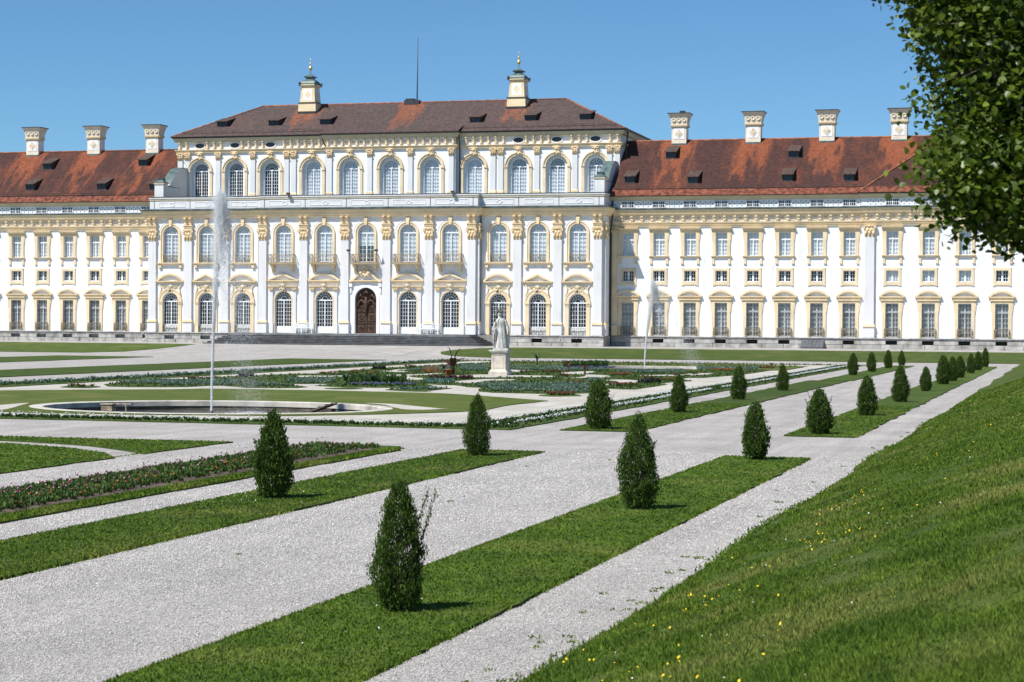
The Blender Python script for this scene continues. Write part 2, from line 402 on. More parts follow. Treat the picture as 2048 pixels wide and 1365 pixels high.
def rail_panel(b, x0, x1, y, z0, z1, axis='x', pitch=0.17):
    """iron railing with scrolls between two points along x (or along y when axis is 'y', x0..x1 then run in y at x=y)"""
    def P(u, z): return (u, y, z) if axis == 'x' else (y, u, z)
    b.tube([P(x0, z1), P(x1, z1)], 0.028, 4); b.tube([P(x0, z0 + 0.04), P(x1, z0 + 0.04)], 0.022, 4); b.tube([P(x0, z1 - 0.12), P(x1, z1 - 0.12)], 0.016, 4)
    n = max(2, int(abs(x1 - x0) / pitch))
    for k in range(n + 1):
        u = x0 + (x1 - x0) * k / n; b.tube([P(u, z0), P(u, z1)], 0.016 if 0 < k < n else 0.03, 4)
        if k < n:
            uc = x0 + (x1 - x0) * (k + 0.5) / n; r = abs(x1 - x0) / n * 0.42
            zc = z0 + (z1 - z0) * (0.33 if k % 2 else 0.55)
            b.tube([P(uc + r * math.cos(a), zc + r * 1.35 * math.sin(a)) for a in [i * PI / 3.5 for i in range(8)]], 0.014, 3)
    return b

# --- ground-floor arched door-window of the side bays (ochre piers, archivolt, carved panel, pediment)
def surround_lower_side():
    b = MB(); hw, zs = 0.86, 5.0; w = 1.24
    for s in (-1, 1):
        x0, x1 = sorted((s * hw, s * w)); b.box(x0, x1, -0.1, 0.02, 1.86, zs - 0.12)
        x0, x1 = sorted((s * (hw - 0.05), s * (w + 0.07))); b.box(x0, x1, -0.17, 0.02, zs - 0.12, zs + 0.05)
        x0, x1 = sorted((s * (hw - 0.02), s * (w + 0.03))); b.box(x0, x1, -0.14, 0.02, zs - 0.27, zs - 0.2)
    b.band(arc(w - 0.02, zs + 0.05), arc(hw, zs + 0.05), -0.12, 0.02); b.band(arc(w + 0.05, zs + 0.05), arc(w - 0.08, zs + 0.05), -0.16, 0.02)
    for s in (-1, 1):                            # shoulders of the carved panel above the arch
        b.tube([(s * 1.2, -0.05, 5.6), (s * 1.06, -0.07, 6.05), (s * 1.02, -0.07, 6.4), (s * 1.22, -0.07, 6.7)], 0.06, 5)
    return b.mesh('surround')
def relief(w, z0, z1):
    """low stucco ornament: leaf sprays either side"""
    b = MB(); b.box(-w, w, -0.03, 0.01, z0, z1)
    rnd = random.Random(3)
    for s in (-1, 1):
        for k in range(7):
            x = s * (0.25 + 0.1 * k) * w / 0.95; z = z0 + (z1 - z0) * (0.45 + 0.28 * math.sin(k * 1.3)); a = rnd.uniform(0, PI)
            b.tube([(x, -0.05, z), (x + 0.09 * math.cos(a), -0.075, z + 0.09 * math.sin(a)), (x + 0.02, -0.05, z + 0.17)], [0.035, 0.03, 0.008], 4)
    return b.mesh('relief')
def frame_arched(hw, z0, zs, nz, panel=None, nx=2):
    b = casement(hw, panel or z0, zs, nx, nz)
    fan(b, hw, zs)
    if panel:
        b.box(-hw, hw, 0.215, 0.29, z0, panel)
        for s in (-1, 1): b.box(s * hw * 0.52 - 0.3, s * hw * 0.52 + 0.3, 0.195, 0.24, z0 + 0.12, panel - 0.14)
    return b.mesh('frame')
def pane_arched(hw, z0, zs, y=0.285):
    b = MB(); b.prism(arch_poly(hw, z0, zs), y, y + 0.015); return b.mesh('pane')
def pane_rect(hw, z0, z1, y=0.285):
    b = MB(); b.box(-hw, hw, y, y + 0.015, z0, z1); return b.mesh('pane')
def folds(hw, z0, z1, y, arch=None, n=26):
    """hanging blind or curtain with shallow folds; arch = spring height"""
    vs = []; fs = []
    for i in range(n + 1):
        x = -hw + 2 * hw * i / n; zt = z1 if arch is None else arch + math.sqrt(max(0, hw * hw - x * x))
        yy = y + 0.02 * math.sin(i * 1.9) + 0.012 * math.sin(i * 0.7)
        vs += [(x, yy, z0), (x, yy, zt)]
        if i: fs.append((2 * i - 2, 2 * i, 2 * i + 1, 2 * i - 1))
    return MB().add(vs, fs, True).mesh('curtain', False)

ME = {}
ME['sur_ls'] = surround_lower_side(); ME['rel_ls'] = relief(0.95, 6.28, 6.66); ME['key_ls'] = cartouche(0.3, 5.95, 6.75).mesh('k')
ME['fr_ls'] = frame_arched(0.84, 1.9, 5.0, 6, 2.62, 3); ME['pa_ls'] = pane_arched(0.84, 1.9, 5.0)
ME['ped_tri'] = pediment('tri', 1.55, 7.0, 0.86).mesh('p'); ME['ped_seg'] = pediment('seg', 1.55, 7.0, 0.86).mesh('p')
ME['ped_tri2'] = pediment('tri', 1.72, 7.08, 0.84).mesh('p'); ME['ped_seg2'] = pediment('seg', 1.72, 7.08, 0.84).mesh('p')
ME['swan'] = pediment('swan', 1.72, 7.08, 0.85).mesh('p')
def rail_guard(z0, z1, hw=0.82):
    b = MB(); rail_panel(b, -hw, hw, 0.03, z0, z1); return b.mesh('r')
ME['rail_low'] = rail_guard(1.9, 2.55)
# --- ground-floor window of the middle bays (little grey pilasters, ochre capitals, entablature)
def surround_lower_mid():
    b = MB(); hw, zs = 0.9, 5.17
    b.band(arc(hw + 0.14, zs), arc(hw, zs), -0.06, 0.02)
    for s in (-1, 1): x0, x1 = sorted((s * hw, s * (hw + 0.14))); b.box(x0, x1, -0.06, 0.02, 1.86, zs); x0, x1 = sorted((s * hw, s * 1.42)); b.box(x0, x1, -0.09, 0.02, zs - 0.06, zs + 0.07)
    b.xprism([(0.02, 6.36), (-0.16, 6.36), (-0.18, 6.46), (-0.26, 6.5), (-0.28, 6.6), (0.02, 6.62)], -1.55, 1.55)
    return b.mesh('s')
def pilaster_small(s):
    b = MB(); b.box(s * 1.25 - 0.17, s * 1.25 + 0.17, -0.14, 0.01, 2.9, 6.1); b.box(s * 1.25 - 0.21, s * 1.25 + 0.21, -0.18, 0.01, 1.86, 2.9); return b.mesh('p')
def capital_small(s):
    b = MB(); b.frustum((0.18, 0.09), 6.1, (0.24, 0.14), 6.3, s * 1.25, -0.08); b.frustum((0.27, 0.16), 6.3, (0.27, 0.16), 6.358, s * 1.25, -0.09)
    for k in (-1, 0, 1): b.tube([(s * 1.25 + k * 0.13, -0.2, 6.12), (s * 1.25 + k * 0.15, -0.27, 6.24)], 0.04, 5)
    return b.mesh('c')
ME['sur_lm'] = surround_lower_mid(); ME['pil_l'], ME['pil_r'] = pilaster_small(-1), pilaster_small(1); ME['cap_l'], ME['cap_r'] = capital_small(-1), capital_small(1); ME['key_lm'] = cartouche(0.3, 6.15, 6.85, -0.3).mesh('k')
ME['fr_lm'] = frame_arched(0.88, 1.9, 5.17, 7, 2.5, 3); ME['pa_lm'] = pane_arched(0.88, 1.9, 5.17)
# --- first-floor arched window
def surround_first():
    b = MB(); hw, zs = 0.84, 11.86; w = 1.12
    b.band(arc(w, zs), arc(hw, zs), -0.07, 0.02); b.band(arc(w, zs), arc(w - 0.09, zs), -0.13, 0.02)
    for s in (-1, 1):
        x0, x1 = sorted((s * hw, s * w)); b.box(x0, x1, -0.07, 0.02, 8.95, zs); x0, x1 = sorted((s * (w - 0.09), s * w)); b.box(x0, x1, -0.13, -0.071, 8.95, zs)
    b.prism([(-0.12, 12.66), (0.12, 12.66), (0.2, 13.42), (-0.2, 13.42)], -0.2, 0.02)
    return b.mesh('s')
def sill_first():
    b = MB(); b.xprism([(0.3, 8.72), (-0.12, 8.72), (-0.28, 8.84), (-0.3, 8.96), (0.3, 8.96)], -1.4, 1.4)
    for s in (-1, 1): b.box(s * 1.15 - 0.14, s * 1.15 + 0.14, -0.2, 0.01, 8.42, 8.72); b.box(s * 1.15 - 0.1, s * 1.15 + 0.1, -0.12, 0.01, 8.3, 8.42)
    return b.mesh('s')
ME['sur_f'] = surround_first(); ME['sill_f'] = sill_first(); ME['fr_f'] = frame_arched(0.82, 8.97, 11.86, 7); ME['pa_f'] = pane_arched(0.82, 8.97, 11.86)
ME['bl_f'] = folds(0.82, 8.97, 0, 0.36, 11.86); ME['bl_half'] = folds(0.82, 10.6, 0, 0.36, 11.86); ME['rail_f'] = rail_guard(8.97, 9.72)
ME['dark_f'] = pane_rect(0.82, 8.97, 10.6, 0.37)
def hood_first():
    """white moulded ring above the window head, in the frieze"""
    b = MB(); b.band(arc(1.42, 11.86), arc(1.3, 11.86), -0.03, 0.01)
    return b.mesh('h')
ME['hood_f'] = hood_first()
# --- balcony
def balcony_slab():
    b = MB(); b.xprism([(0.0, 8.72), (-0.7, 8.72), (-0.86, 8.8), (-0.9, 8.9), (0.0, 8.9)], -1.36, 1.36); return b.mesh('b')
def corbel():
    b = MB(); b.xprism([(0, 7.95), (-0.12, 7.9), (-0.22, 8.05), (-0.25, 8.35), (-0.62, 8.55), (-0.68, 8.715), (0, 8.715)], -0.14, 0.14); return b.mesh('c')
def balcony_rail():
    b = MB(); rail_panel(b, -1.28, 1.28, -0.82, 8.9, 9.74); rail_panel(b, -0.82, -0.02, -1.28, 8.9, 9.74, 'y'); rail_panel(b, -0.82, -0.02, 1.28, 8.9, 9.74, 'y'); return b.mesh('r')
ME['balc'] = balcony_slab(); ME['corb'] = corbel(); ME['balc_r'] = balcony_rail()
# --- upper-storey arched window in an arched recess
def surround_upper():
    b = MB(); hw, zs = 1.13, 18.87; w = 1.43
    b.band(arc(w, zs), arc(hw, zs), -0.1, 0.02); b.band(arc(w, zs), arc(w - 0.1, zs), -0.17, 0.02)
    for s in (-1, 1):
        x0, x1 = sorted((s * hw, s * w)); b.box(x0, x1, -0.1, 0.02, 16.1, zs - 0.1)
        x0, x1 = sorted((s * (hw - 0.04), s * (w + 0.05))); b.box(x0, x1, -0.17, 0.02, zs - 0.1, zs + 0.02)
    return b.mesh('s')
def niche_upper():
    """deep reveal of the recess, stepping in to the window"""
    b = MB(); zs = 18.87
    b.band(arc(1.13, zs), arc(0.8, zs), 0.3, 0.5)
    for s in (-1, 1): x0, x1 = sorted((s * 0.8, s * 1.13)); b.box(x0, x1, 0.3, 0.5, 15.9, zs)
    return b.mesh('n')
ME['sur_u'] = surround_upper(); ME['nich_u'] = niche_upper(); ME['key_u'] = cartouche(0.4, 20.05, 20.95, -0.22).mesh('k')
def rosettes():
    b = MB()
    for k in range(1, 10):
        a = PI * k / 10; b.lathe([(0.02, 0), (0.07, 0.01), (0.05, 0.05), (0.01, 0.06)], 6)
        for i in range(len(b.v) - 24, len(b.v)): x, y, z = b.v[i]; b.v[i] = (x + 0.965 * math.cos(a), 0.3 - z, y + 18.87 + 0.965 * math.sin(a))
    return b.mesh('r')
ME['ros_u'] = rosettes()
_b = casement(0.8, 15.95, 18.87, 3, 8, 0.46); fan(_b, 0.8, 18.87, 0.46); ME['fr_u'] = _b.mesh('f'); ME['pa_u'] = pane_arched(0.8, 15.95, 18.87, 0.525)
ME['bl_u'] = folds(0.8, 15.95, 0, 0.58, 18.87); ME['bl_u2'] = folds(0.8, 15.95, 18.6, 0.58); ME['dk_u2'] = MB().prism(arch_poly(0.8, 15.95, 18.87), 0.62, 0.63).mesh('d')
# --- wing windows
def surround_door():
    b = MB(); hw = 0.6
    for s in (-1, 1):
        x0, x1 = sorted((s * hw, s * 0.9)); b.box(x0, x1, -0.1, 0.02, 1.88, 5.12)
        b.prism([(s * 0.88, 4.0), (s * 0.97, 4.35), (s * 1.02, 4.9), (s * 1.08, 5.36), (s * 0.88, 5.36)][::s], -0.08, 0.02)
    b.box(-0.9, 0.9, -0.1, 0.02, 5.12, 5.36); b.box(-1.05, 1.05, -0.2, 0.02, 5.36, 5.47); b.box(-0.98, 0.98, -0.12, 0.02, 5.47, 5.62)
    return b.mesh('s')
ME['sur_d'] = surround_door(); ME['ped_d'] = pediment('seg', 1.24, 5.68, 0.68, 0.27).mesh('p')
ME['fr_d'] = casement(0.6, 1.95, 5.1, 2, 7, transom=4.3).mesh('f'); ME['pa_d'] = pane_rect(0.6, 1.95, 5.1); ME['bl_d'] = folds(0.6, 1.95, 5.1, 0.36, None, 18)
def grille():
    b = MB()
    for k in range(9): x = -0.56 + 1.12 * k / 8; b.tube([(x, 0.1, 1.95), (x, 0.1, 5.05)], 0.013, 4)
    for z in (2.1, 2.75, 3.5, 4.3, 4.9): b.tube([(-0.58, 0.1, z), (0.58, 0.1, z)], 0.016, 4)
    for k in range(6):
        x = -0.45 + 0.18 * k; b.tube([(x + 0.09 * math.cos(a), 0.09, 3.95 + 0.12 * math.sin(a)) for a in [i * PI / 3 for i in range(7)]], 0.011, 3)
    return b.mesh('g')
ME['gril'] = grille()
def door_rail():
    b = MB(); rail_panel(b, -0.68, 0.68, -0.26, 1.93, 2.72, 'x', 0.13); rail_panel(b, -0.26, -0.02, -0.68, 1.93, 2.72, 'y', 0.13); rail_panel(b, -0.26, -0.02, 0.68, 1.93, 2.72, 'y', 0.13); return b.mesh('r')
ME['rail_d'] = door_rail()
def surround_mezz():
    b = MB(); hw, z0, z1 = 0.56, 7.1, 8.2
    b.box(-0.8, 0.8, -0.08, 0.02, z1, 8.42); b.box(-0.8, 0.8, -0.08, 0.02, 6.84, z0)
    for s in (-1, 1): x0, x1 = sorted((s * hw, s * 0.8)); b.box(x0, x1, -0.08, 0.02, z0, z1); b.box(s * 0.72 - 0.13, s * 0.72 + 0.13, -0.078, 0.018, 8.42, 8.47); b.box(s * 0.72 - 0.13, s * 0.72 + 0.13, -0.078, 0.018, 6.77, 6.84)
    return b.mesh('s')
ME['sur_m'] = surround_mezz(); ME['fr_m'] = casement(0.56, 7.1, 8.2, 2, 3, mull=0.09).mesh('f'); ME['pa_m'] = pane_rect(0.56, 7.1, 8.2); ME['bl_m'] = folds(0.56, 7.1, 8.2, 0.36, None, 16)
_b = MB(); _b.box(-0.52, 0.52, -0.02, 0.24, 7.105, 7.2); ME['sill_m'] = _b.mesh('s')
def surround_top():
    b = MB(); hw = 0.56
    for s in (-1, 1):
        x0, x1 = sorted((s * hw, s * 0.86)); b.box(x0, x1, -0.1, 0.02, 9.62, 12.0)
        b.prism([(s * 0.84, 10.9), (s * 0.93, 11.2), (s * 0.97, 11.7), (s * 1.0, 12.14), (s * 0.84, 12.14)][::s], -0.08, 0.02)
    b.box(-0.86, 0.86, -0.1, 0.02, 12.0, 12.16); b.box(-0.56, 0.56, -0.1, 0.02, 11.87, 12.0)
    b.xprism([(0, 12.16), (-0.2, 12.16), (-0.32, 12.28), (-0.34, 12.36), (0, 12.4)], -1.0, 1.0)
    return b.mesh('s')
ME['sur_t'] = surround_top(); ME['fr_t'] = casement(0.56, 9.65, 11.87, 2, 6, transom=11.2).mesh('f'); ME['pa_t'] = pane_rect(0.56, 9.65, 11.87); ME['bl_t'] = folds(0.56, 9.65, 11.87, 0.36, None, 18)
def sill_top():
    b = MB(); b.xprism([(0.25, 9.5), (-0.1, 9.5), (-0.2, 9.56), (-0.22, 9.645), (0.25, 9.645)], -0.98, 0.98)
    for s in (-1, 1): b.box(s * 0.78 - 0.11, s * 0.78 + 0.11, -0.09, 0.02, 8.98, 9.5); b.box(s * 0.78 - 0.13, s * 0.78 + 0.13, -0.13, 0.02, 8.86, 8.98)
    return b.mesh('s')
ME['sill_t'] = sill_top()
# --- pilasters and capitals
def capital_mesh(hw, z0, z1, pr=0.25):
    b = MB(); h = z1 - z0
    b.frustum((hw + 0.02, pr * 0.5), z0, (hw + 0.02, pr * 0.5), z0 + 0.08 * h, 0, -pr * 0.5)
    b.frustum((hw * 0.94, pr * 0.45), z0 + 0.08 * h, (hw * 1.08, pr * 0.62), z0 + 0.84 * h, 0, -pr * 0.5)
    b.frustum((hw * 1.25, pr * 0.85), z0 + 0.86 * h, (hw * 1.3, pr * 0.95), z1, 0, -pr * 0.55)
    for row, (za, zb, n) in enumerate(((0.1, 0.42, 3), (0.38, 0.7, 2))):
        for k in range(n):
            x = (k - (n - 1) / 2) * hw * 0.72; w = hw * 0.24
            b.tube([(x, -pr - 0.01, z0 + za * h), (x, -pr - 0.05, z0 + (za + zb) / 2 * h), (x, -pr - 0.15 - 0.03 * row, z0 + zb * h), (x, -pr - 0.17, z0 + (zb - 0.09) * h)], [w * 0.8, w, w * 0.75, w * 0.3], 6)
    for s in (-1, 1):
        b.tube([(s * (hw * 1.08 + 0.11 * h * math.cos(a) * (1 - a / 10)), -pr - 0.06, z0 + 0.74 * h + 0.13 * h * math.sin(a) * (1 - a / 10)) for a in [i * 0.8 for i in range(9)]], 0.06 * h, 5)
    b.lathe([(0.02, 0), (0.1 * h, 0.02), (0.06 * h, 0.09), (0.01, 0.1)], 7)
    for i in range(len(b.v) - 28, len(b.v)): x, y, z = b.v[i]; b.v[i] = (x, -pr * 1.35 - z, y + z0 + 0.92 * h)
    return b.mesh('c')
def shaft_mesh(hw, z0, z1, pr=0.22): return MB().box(-hw, hw, -pr, 0.02, z0, z1).mesh('s')
def base_mesh(hw, pr=0.24):
    b = MB(); b.box(-hw - 0.07, hw + 0.07, -pr - 0.07, 0.02, 1.86, 2.86); return b.mesh('b')
def ring_mesh(hw, pr=0.24):
    b = MB(); b.xprism([(0.02, 2.86), (-pr - 0.13, 2.86), (-pr - 0.15, 2.93), (-pr - 0.08, 2.98), (-pr - 0.1, 3.04), (-pr - 0.02, 3.12), (0.02, 3.12)], -hw - 0.1, hw + 0.1); return b.mesh('r')
def entab_block(hw, pr=0.25):
    """architrave block and the two consoles that carry the cornice"""
    b = MB()
    b.box(-hw, hw, -pr, 0.02, 12.32, 12.5); b.box(-hw - 0.03, hw + 0.03, -pr - 0.05, 0.02, 12.5, 12.68); b.box(-hw - 0.08, hw + 0.08, -pr - 0.12, 0.02, 12.68, 12.75)
    return b.mesh('e')
def console(w=0.13, z0=12.75, z1=13.52, p0=0.2, p1=0.5):
    b = MB(); b.xprism([(0.02, z0), (-p0, z0), (-p0 - 0.06, z0 + 0.14), (-p0 - 0.02, z0 + 0.34), (-p1 * 0.8, z1 - 0.22), (-p1, z1 - 0.12), (-p1, z1), (0.02, z1)], -w, w); return b.mesh('c')
ME['cap'] = capital_mesh(0.43, 11.2, 12.3); ME['shaft'] = shaft_mesh(0.42, 3.12, 11.2); ME['base'] = base_mesh(0.42); ME['ring'] = ring_mesh(0.42); ME['ent'] = entab_block(0.44); ME['cons'] = console()
ME['cap_u'] = capital_mesh(0.27, 20.0, 20.78, 0.16); ME['shaft_u'] = shaft_mesh(0.27, 16.45, 20.0, 0.14); ME['base_u'] = MB().xprism([(0.02, 16.0), (-0.2, 16.0), (-0.2, 16.35), (-0.16, 16.45), (0.02, 16.45)], -0.34, 0.34).mesh('b')
ME['ucons'] = console(0.085, 21.12, 21.93, 0.18, 0.3)
ME['wcons'] = console(0.12, 12.98, 13.5, 0.16, 0.3)

def lower_pilaster(parent, x, y):
    s = put([('pilaster', ME['shaft'], GREY), ('capital', ME['cap'], OCHRE2), ('pedestal', ME['base'], GREY), ('base_moulding', ME['ring'], OCHRE), ('entablature_block', ME['ent'], OCHRE)], parent, x, y)
    for q in (-0.28, 0.28): obj('console', ME['cons'], OCHRE2, s, (q, 0, 0))
    return s

# ------------------------------------------------------------------ central block
YS, YM = 188.0, 187.3                        # wall faces: side bays, middle projection
blk = tag(empty('palace_block', (AX, YS, 0.75)), 'white and ochre central palace block with tall arched windows and hipped roof', 'palace')
def rel(p): return (p[0] - AX, p[1] - YS, p[2] - 0.75)
def part(name, mb, mat, parent=blk):
    """shape given in world coordinates as a part of the block"""
    return mb.build(name, mat, parent, (-parent.location.x, -parent.location.y, -parent.location.z))
side_x = [-21.5, -17.5, -13.5, 13.5, 17.5, 21.5]; mid_x = [-8.8, -4.4, 0, 4.4, 8.8]
def lower_wall(x0, x1, xs, y, mid):
    holes = []
    for x in xs:
        if mid and x == 0: holes.append(arch_poly(1.12, 1.87, 5.3, cx=AX))
        else: holes.append(arch_poly(0.9 if mid else 0.86, 1.87, 5.17 if mid else 5.0, cx=AX + x))
        holes.append(arch_poly(0.84, 8.93, 11.86, cx=AX + x))
    me = wall_mesh([(AX + x0, 1.86), (AX + x1, 1.86), (AX + x1, 14.1), (AX + x0, 14.1)], holes, 0.7, 0.42)
    return obj('wall', me, WHITE, blk, (-AX, y - YS, -0.75))
lower_wall(-24, -11.5, side_x[:3], YS, False); lower_wall(11.5, 24, side_x[3:], YS, False); lower_wall(-11.5, 11.5, mid_x, YM, True)
b = MB(); b.box(AX + 23.3, AX + 24.0, YS + 0.7, 191.2, 1.86, 14.1); part('side_wall', b, WHITE)
b = MB(); b.box(AX - 24.0, AX - 23.3, YS + 0.7, 191.2, 1.86, 14.1); part('side_wall', b, WHITE)
for i, x in enumerate(side_x):
    ped = 'ped_tri' if i in (1, 4) else 'ped_seg'
    put([('door_window', ME['sur_ls'], OCHRE), ('frame', ME['fr_ls'], FRAMEW), ('pane', ME['pa_ls'], GLASS), ('pediment', ME[ped], OCHRE), ('relief_panel', ME['rel_ls'], STUCCO), ('keystone', ME['key_ls'], STUCCO), ('railing', ME['rail_low'], IRONG)], blk, AX + x, YS)
    put([('window', ME['sur_f'], OCHRE), ('frame', ME['fr_f'], FRAMEW), ('pane', ME['pa_f'], CLEAR), ('blind', ME['bl_f'], BLIND), ('sill', ME['sill_f'], OCHRE), ('railing', ME['rail_f'], IRONG), ('hood_mould', ME['hood_f'], WHITE)], blk, AX + x, YS)
for x in mid_x:
    if x:
        put([('door_window', ME['sur_lm'], OCHRE), ('frame', ME['fr_lm'], FRAMEW), ('pane', ME['pa_lm'], GLASS), ('pediment', ME['ped_tri2' if abs(x) > 5 else 'ped_seg2'], OCHRE), ('small_pilaster', ME['pil_l'], GREY), ('small_pilaster', ME['pil_r'], GREY), ('small_capital', ME['cap_l'], OCHRE2), ('small_capital', ME['cap_r'], OCHRE2), ('keystone', ME['key_lm'], STUCCO)], blk, AX + x, YM)
    w = [('window', ME['sur_f'], OCHRE), ('frame', ME['fr_f'], FRAMEW), ('pane', ME['pa_f'], CLEAR), ('blind', ME['bl_f'] if x else ME['bl_half'], BLIND), ('hood_mould', ME['hood_f'], WHITE)]
    if not x: w.append(('dark_backing', ME['dark_f'], DARKIN))  # dark sheet behind the clear pane, painted as the unlit room
    put(w, blk, AX + x, YM)
    bo = put([('balcony', ME['balc'], OCHRE), ('railing', ME['balc_r'], IRONG)], blk, AX + x, YM)
    for s in (-1.05, 1.05): obj('corbel', ME['corb'], OCHRE, bo, (s, 0, 0))
# portal
def portal():
    b = MB(); hw, zs = 1.12, 5.3
    b.band(arc(hw + 0.34, zs), arc(hw + 0.02, zs), -0.05, 0.02)
    for s in (-1, 1): x0, x1 = sorted((s * (hw + 0.02), s * (hw + 0.34))); b.box(x0, x1, -0.05, 0.02, 1.86, zs)
    for s in (-1, 1): x0, x1 = sorted((s * 1.48, s * 1.62)); b.box(x0, x1, -0.12, 0.02, 5.9, 6.85); b.box(s * 1.55 - 0.16, s * 1.55 + 0.16, -0.2, 0.02, 6.5, 6.88)
    return b.mesh('s')
def carved_door():
    b = MB(); hw, zs = 1.08, 5.3; y = 0.3
    b.prism(arch_poly(hw, 1.88, zs), y, y + 0.1)
    b.box(-0.05, 0.05, y - 0.07, y, 1.88, 4.7); b.box(-hw, hw, y - 0.06, y, 2.86, 2.98)
    for s in (-1, 1):
        for z0, z1 in ((2.0, 2.75), (3.1, 3.9), (4.0, 4.65)):
            xc = s * 0.53; b.frustum((0.38, 0.02), z0, (0.38, 0.02), z1, xc, y - 0.02)
            b.tube([(xc + 0.24 * math.cos(a) * (1 - a / 14), y - 0.06, (z0 + z1) / 2 + 0.28 * math.sin(a) * (1 - a / 14)) for a in [i * 0.7 for i in range(14)]], 0.035, 5)
        pts = [(s * (0.1 + 0.85 * u), y - 0.12, 4.75 + 0.55 * math.sin(PI * u) - 0.25 * u) for u in [i / 8 for i in range(9)]]
        b.tube(pts, [0.12, 0.14, 0.12, 0.1, 0.12, 0.1, 0.12, 0.1, 0.05], 6)
        b.tube([(s * 0.3, y - 0.1, 5.3), (s * 0.62, y - 0.14, 5.75), (s * 0.85, y - 0.1, 5.35), (s * 0.7, y - 0.08, 4.95)], [0.1, 0.11, 0.09, 0.04], 6)
    b.tube([(0, y - 0.1, 3.6), (0, y - 0.15, 4.2), (0, y - 0.18, 4.8), (0, y - 0.16, 5.5)], [0.05, 0.1, 0.2, 0.12], 7)
    b.tube([(-0.3, y - 0.12, 5.75), (0, y - 0.2, 6.05), (0.3, y - 0.12, 5.75)], 0.12, 6)
    return b.mesh('d')
do = put([('portal', portal(), WHITE), ('door', carved_door(), WOODD), ('pediment', ME['swan'], OCHRE), ('cartouche', cartouche(0.5, 7.5, 8.5, -0.35).mesh('k'), OCHRE2)], blk, AX, YM, 'arched portal with carved brown oak door and broken pediment')
for x in (-23.5, -19.5, -15.45, 15.45, 19.5, 23.5): lower_pilaster(blk, AX + x, YS)
for x in (-11.0, -6.6, -2.2, 2.2, 6.6, 11.0): lower_pilaster(blk, AX + x, YM)
# returns on the right flank of the block and of the projection
for px, py in ((24.0, 188.55), (11.5, 187.75)):
    s = obj('pilaster', ME['shaft'], GREY, blk, (px, py - YS, -0.75), PI / 2)
    for n, k, m in (('capital', 'cap', OCHRE2), ('pedestal', 'base', GREY), ('base_moulding', 'ring', OCHRE), ('entablature_block', 'ent', OCHRE)): obj(n, ME[k], m, s)
# cornice with breaks, gutter, attic
def front_path(off=0.0): return [(AX - 24, 191.1), (AX - 24, YS), (AX - 11.5, YS), (AX - 11.5, YM), (AX + 11.5, YM), (AX + 11.5, YS), (AX + 24, YS), (AX + 24, 191.1)]
b = MB(); b.sweep(front_path(), [(-0.1, 13.5), (0.3, 13.5), (0.33, 13.62), (0.4, 13.7), (0.5, 13.98), (0.6, 14.08), (0.63, 14.22), (-0.1, 14.22)]); part('cornice', b, OCHRE)
b = MB(); b.sweep(front_path(), [(-0.1, 14.224), (0.68, 14.224), (0.7, 14.34), (0.2, 14.46), (-0.1, 14.46)]); part('cornice_flashing', b, COPPER)
attic_path = [(AX - 24, 191.1), (AX - 24, YS + 0.25), (AX - 11.5, YS + 0.25), (AX - 11.5, YM + 0.25), (AX + 11.5, YM + 0.25), (AX + 11.5, YS + 0.25), (AX + 24, YS + 0.25), (AX + 24, 191.1)]
b = MB(); b.sweep(attic_path, [(-0.3, 14.464), (0.0, 14.464), (0.0, 15.28), (0.0, 15.46), (-0.3, 15.46)]); at = part('attic', b, GREY)
b = MB(); b.sweep(attic_path, [(-0.35, 15.464), (0.04, 15.464), (0.1, 15.52), (0.1, 15.66), (-0.35, 15.66)]); obj('coping', b.mesh('c'), GREY, at)
b = MB(); b.sweep(attic_path, [(-0.02, 15.3), (0.03, 15.3), (0.07, 15.36), (0.03, 15.4), (-0.02, 15.4)]); obj('moulding', b.mesh('c'), SOFFIT, at)
b = MB(); b.sweep(attic_path, [(-0.45, 15.664), (0.13, 15.664), (0.13, 15.72), (-0.45, 15.76)]); obj('coping_sheet', b.mesh('c'), ZINC, at)
def attic_panel(w, diamond):
    b = MB(); z0, z1 = 14.66, 15.16; t = 0.035
    for q in ((-w, w, z0, z0 + t), (-w, w, z1 - t, z1), (-w, -w + t, z0 + t, z1 - t), (w - t, w, z0 + t, z1 - t)): b.box(q[0], q[1], -0.03, 0.01, q[2], q[3])
    zc = 14.91
    if diamond: po = [(0.36, zc), (0, zc + 0.21), (-0.36, zc), (0, zc - 0.21), (0.36, zc)]; pi_ = [(0.26, zc), (0, zc + 0.14), (-0.26, zc), (0, zc - 0.14), (0.26, zc)]
    else: po = [(0.3 * math.cos(a), zc + 0.2 * math.sin(a)) for a in [i * PI / 8 for i in range(17)]]; pi_ = [(0.23 * math.cos(a), zc + 0.14 * math.sin(a)) for a in [i * PI / 8 for i in range(17)]]
    b.band(po, pi_, -0.035, 0.01); return b.mesh('p')
ap = {(w, d): attic_panel(w, d) for w in (1.45, 1.7) for d in (0, 1)}
aj = MB().box(-0.03, 0.03, -0.012, 0.01, 14.47, 15.46).mesh('j')
for i, x in enumerate(side_x + mid_x):
    mid = x in mid_x; y = (YM if mid else YS) + 0.25
    obj('panel_moulding', ap[(1.7 if mid else 1.45, i % 2)], WHITE, at, (AX + x, y, 0))
for x, y in [(q, YS) for q in (-23.5, -19.5, -15.45, 15.45, 19.5, 23.5)] + [(q, YM) for q in (-11, -6.6, -2.2, 2.2, 6.6, 11)]:
    obj('joint', aj, ZINC, at, (AX + x, y + 0.25, 0))
at.location = (0 - AX, -YS, -0.75)
b = MB(); b.box(AX - 23.9, AX + 23.9, YS + 0.6, 195.2, 15.3, 15.5); part('terrace_roof', b, COPPER)
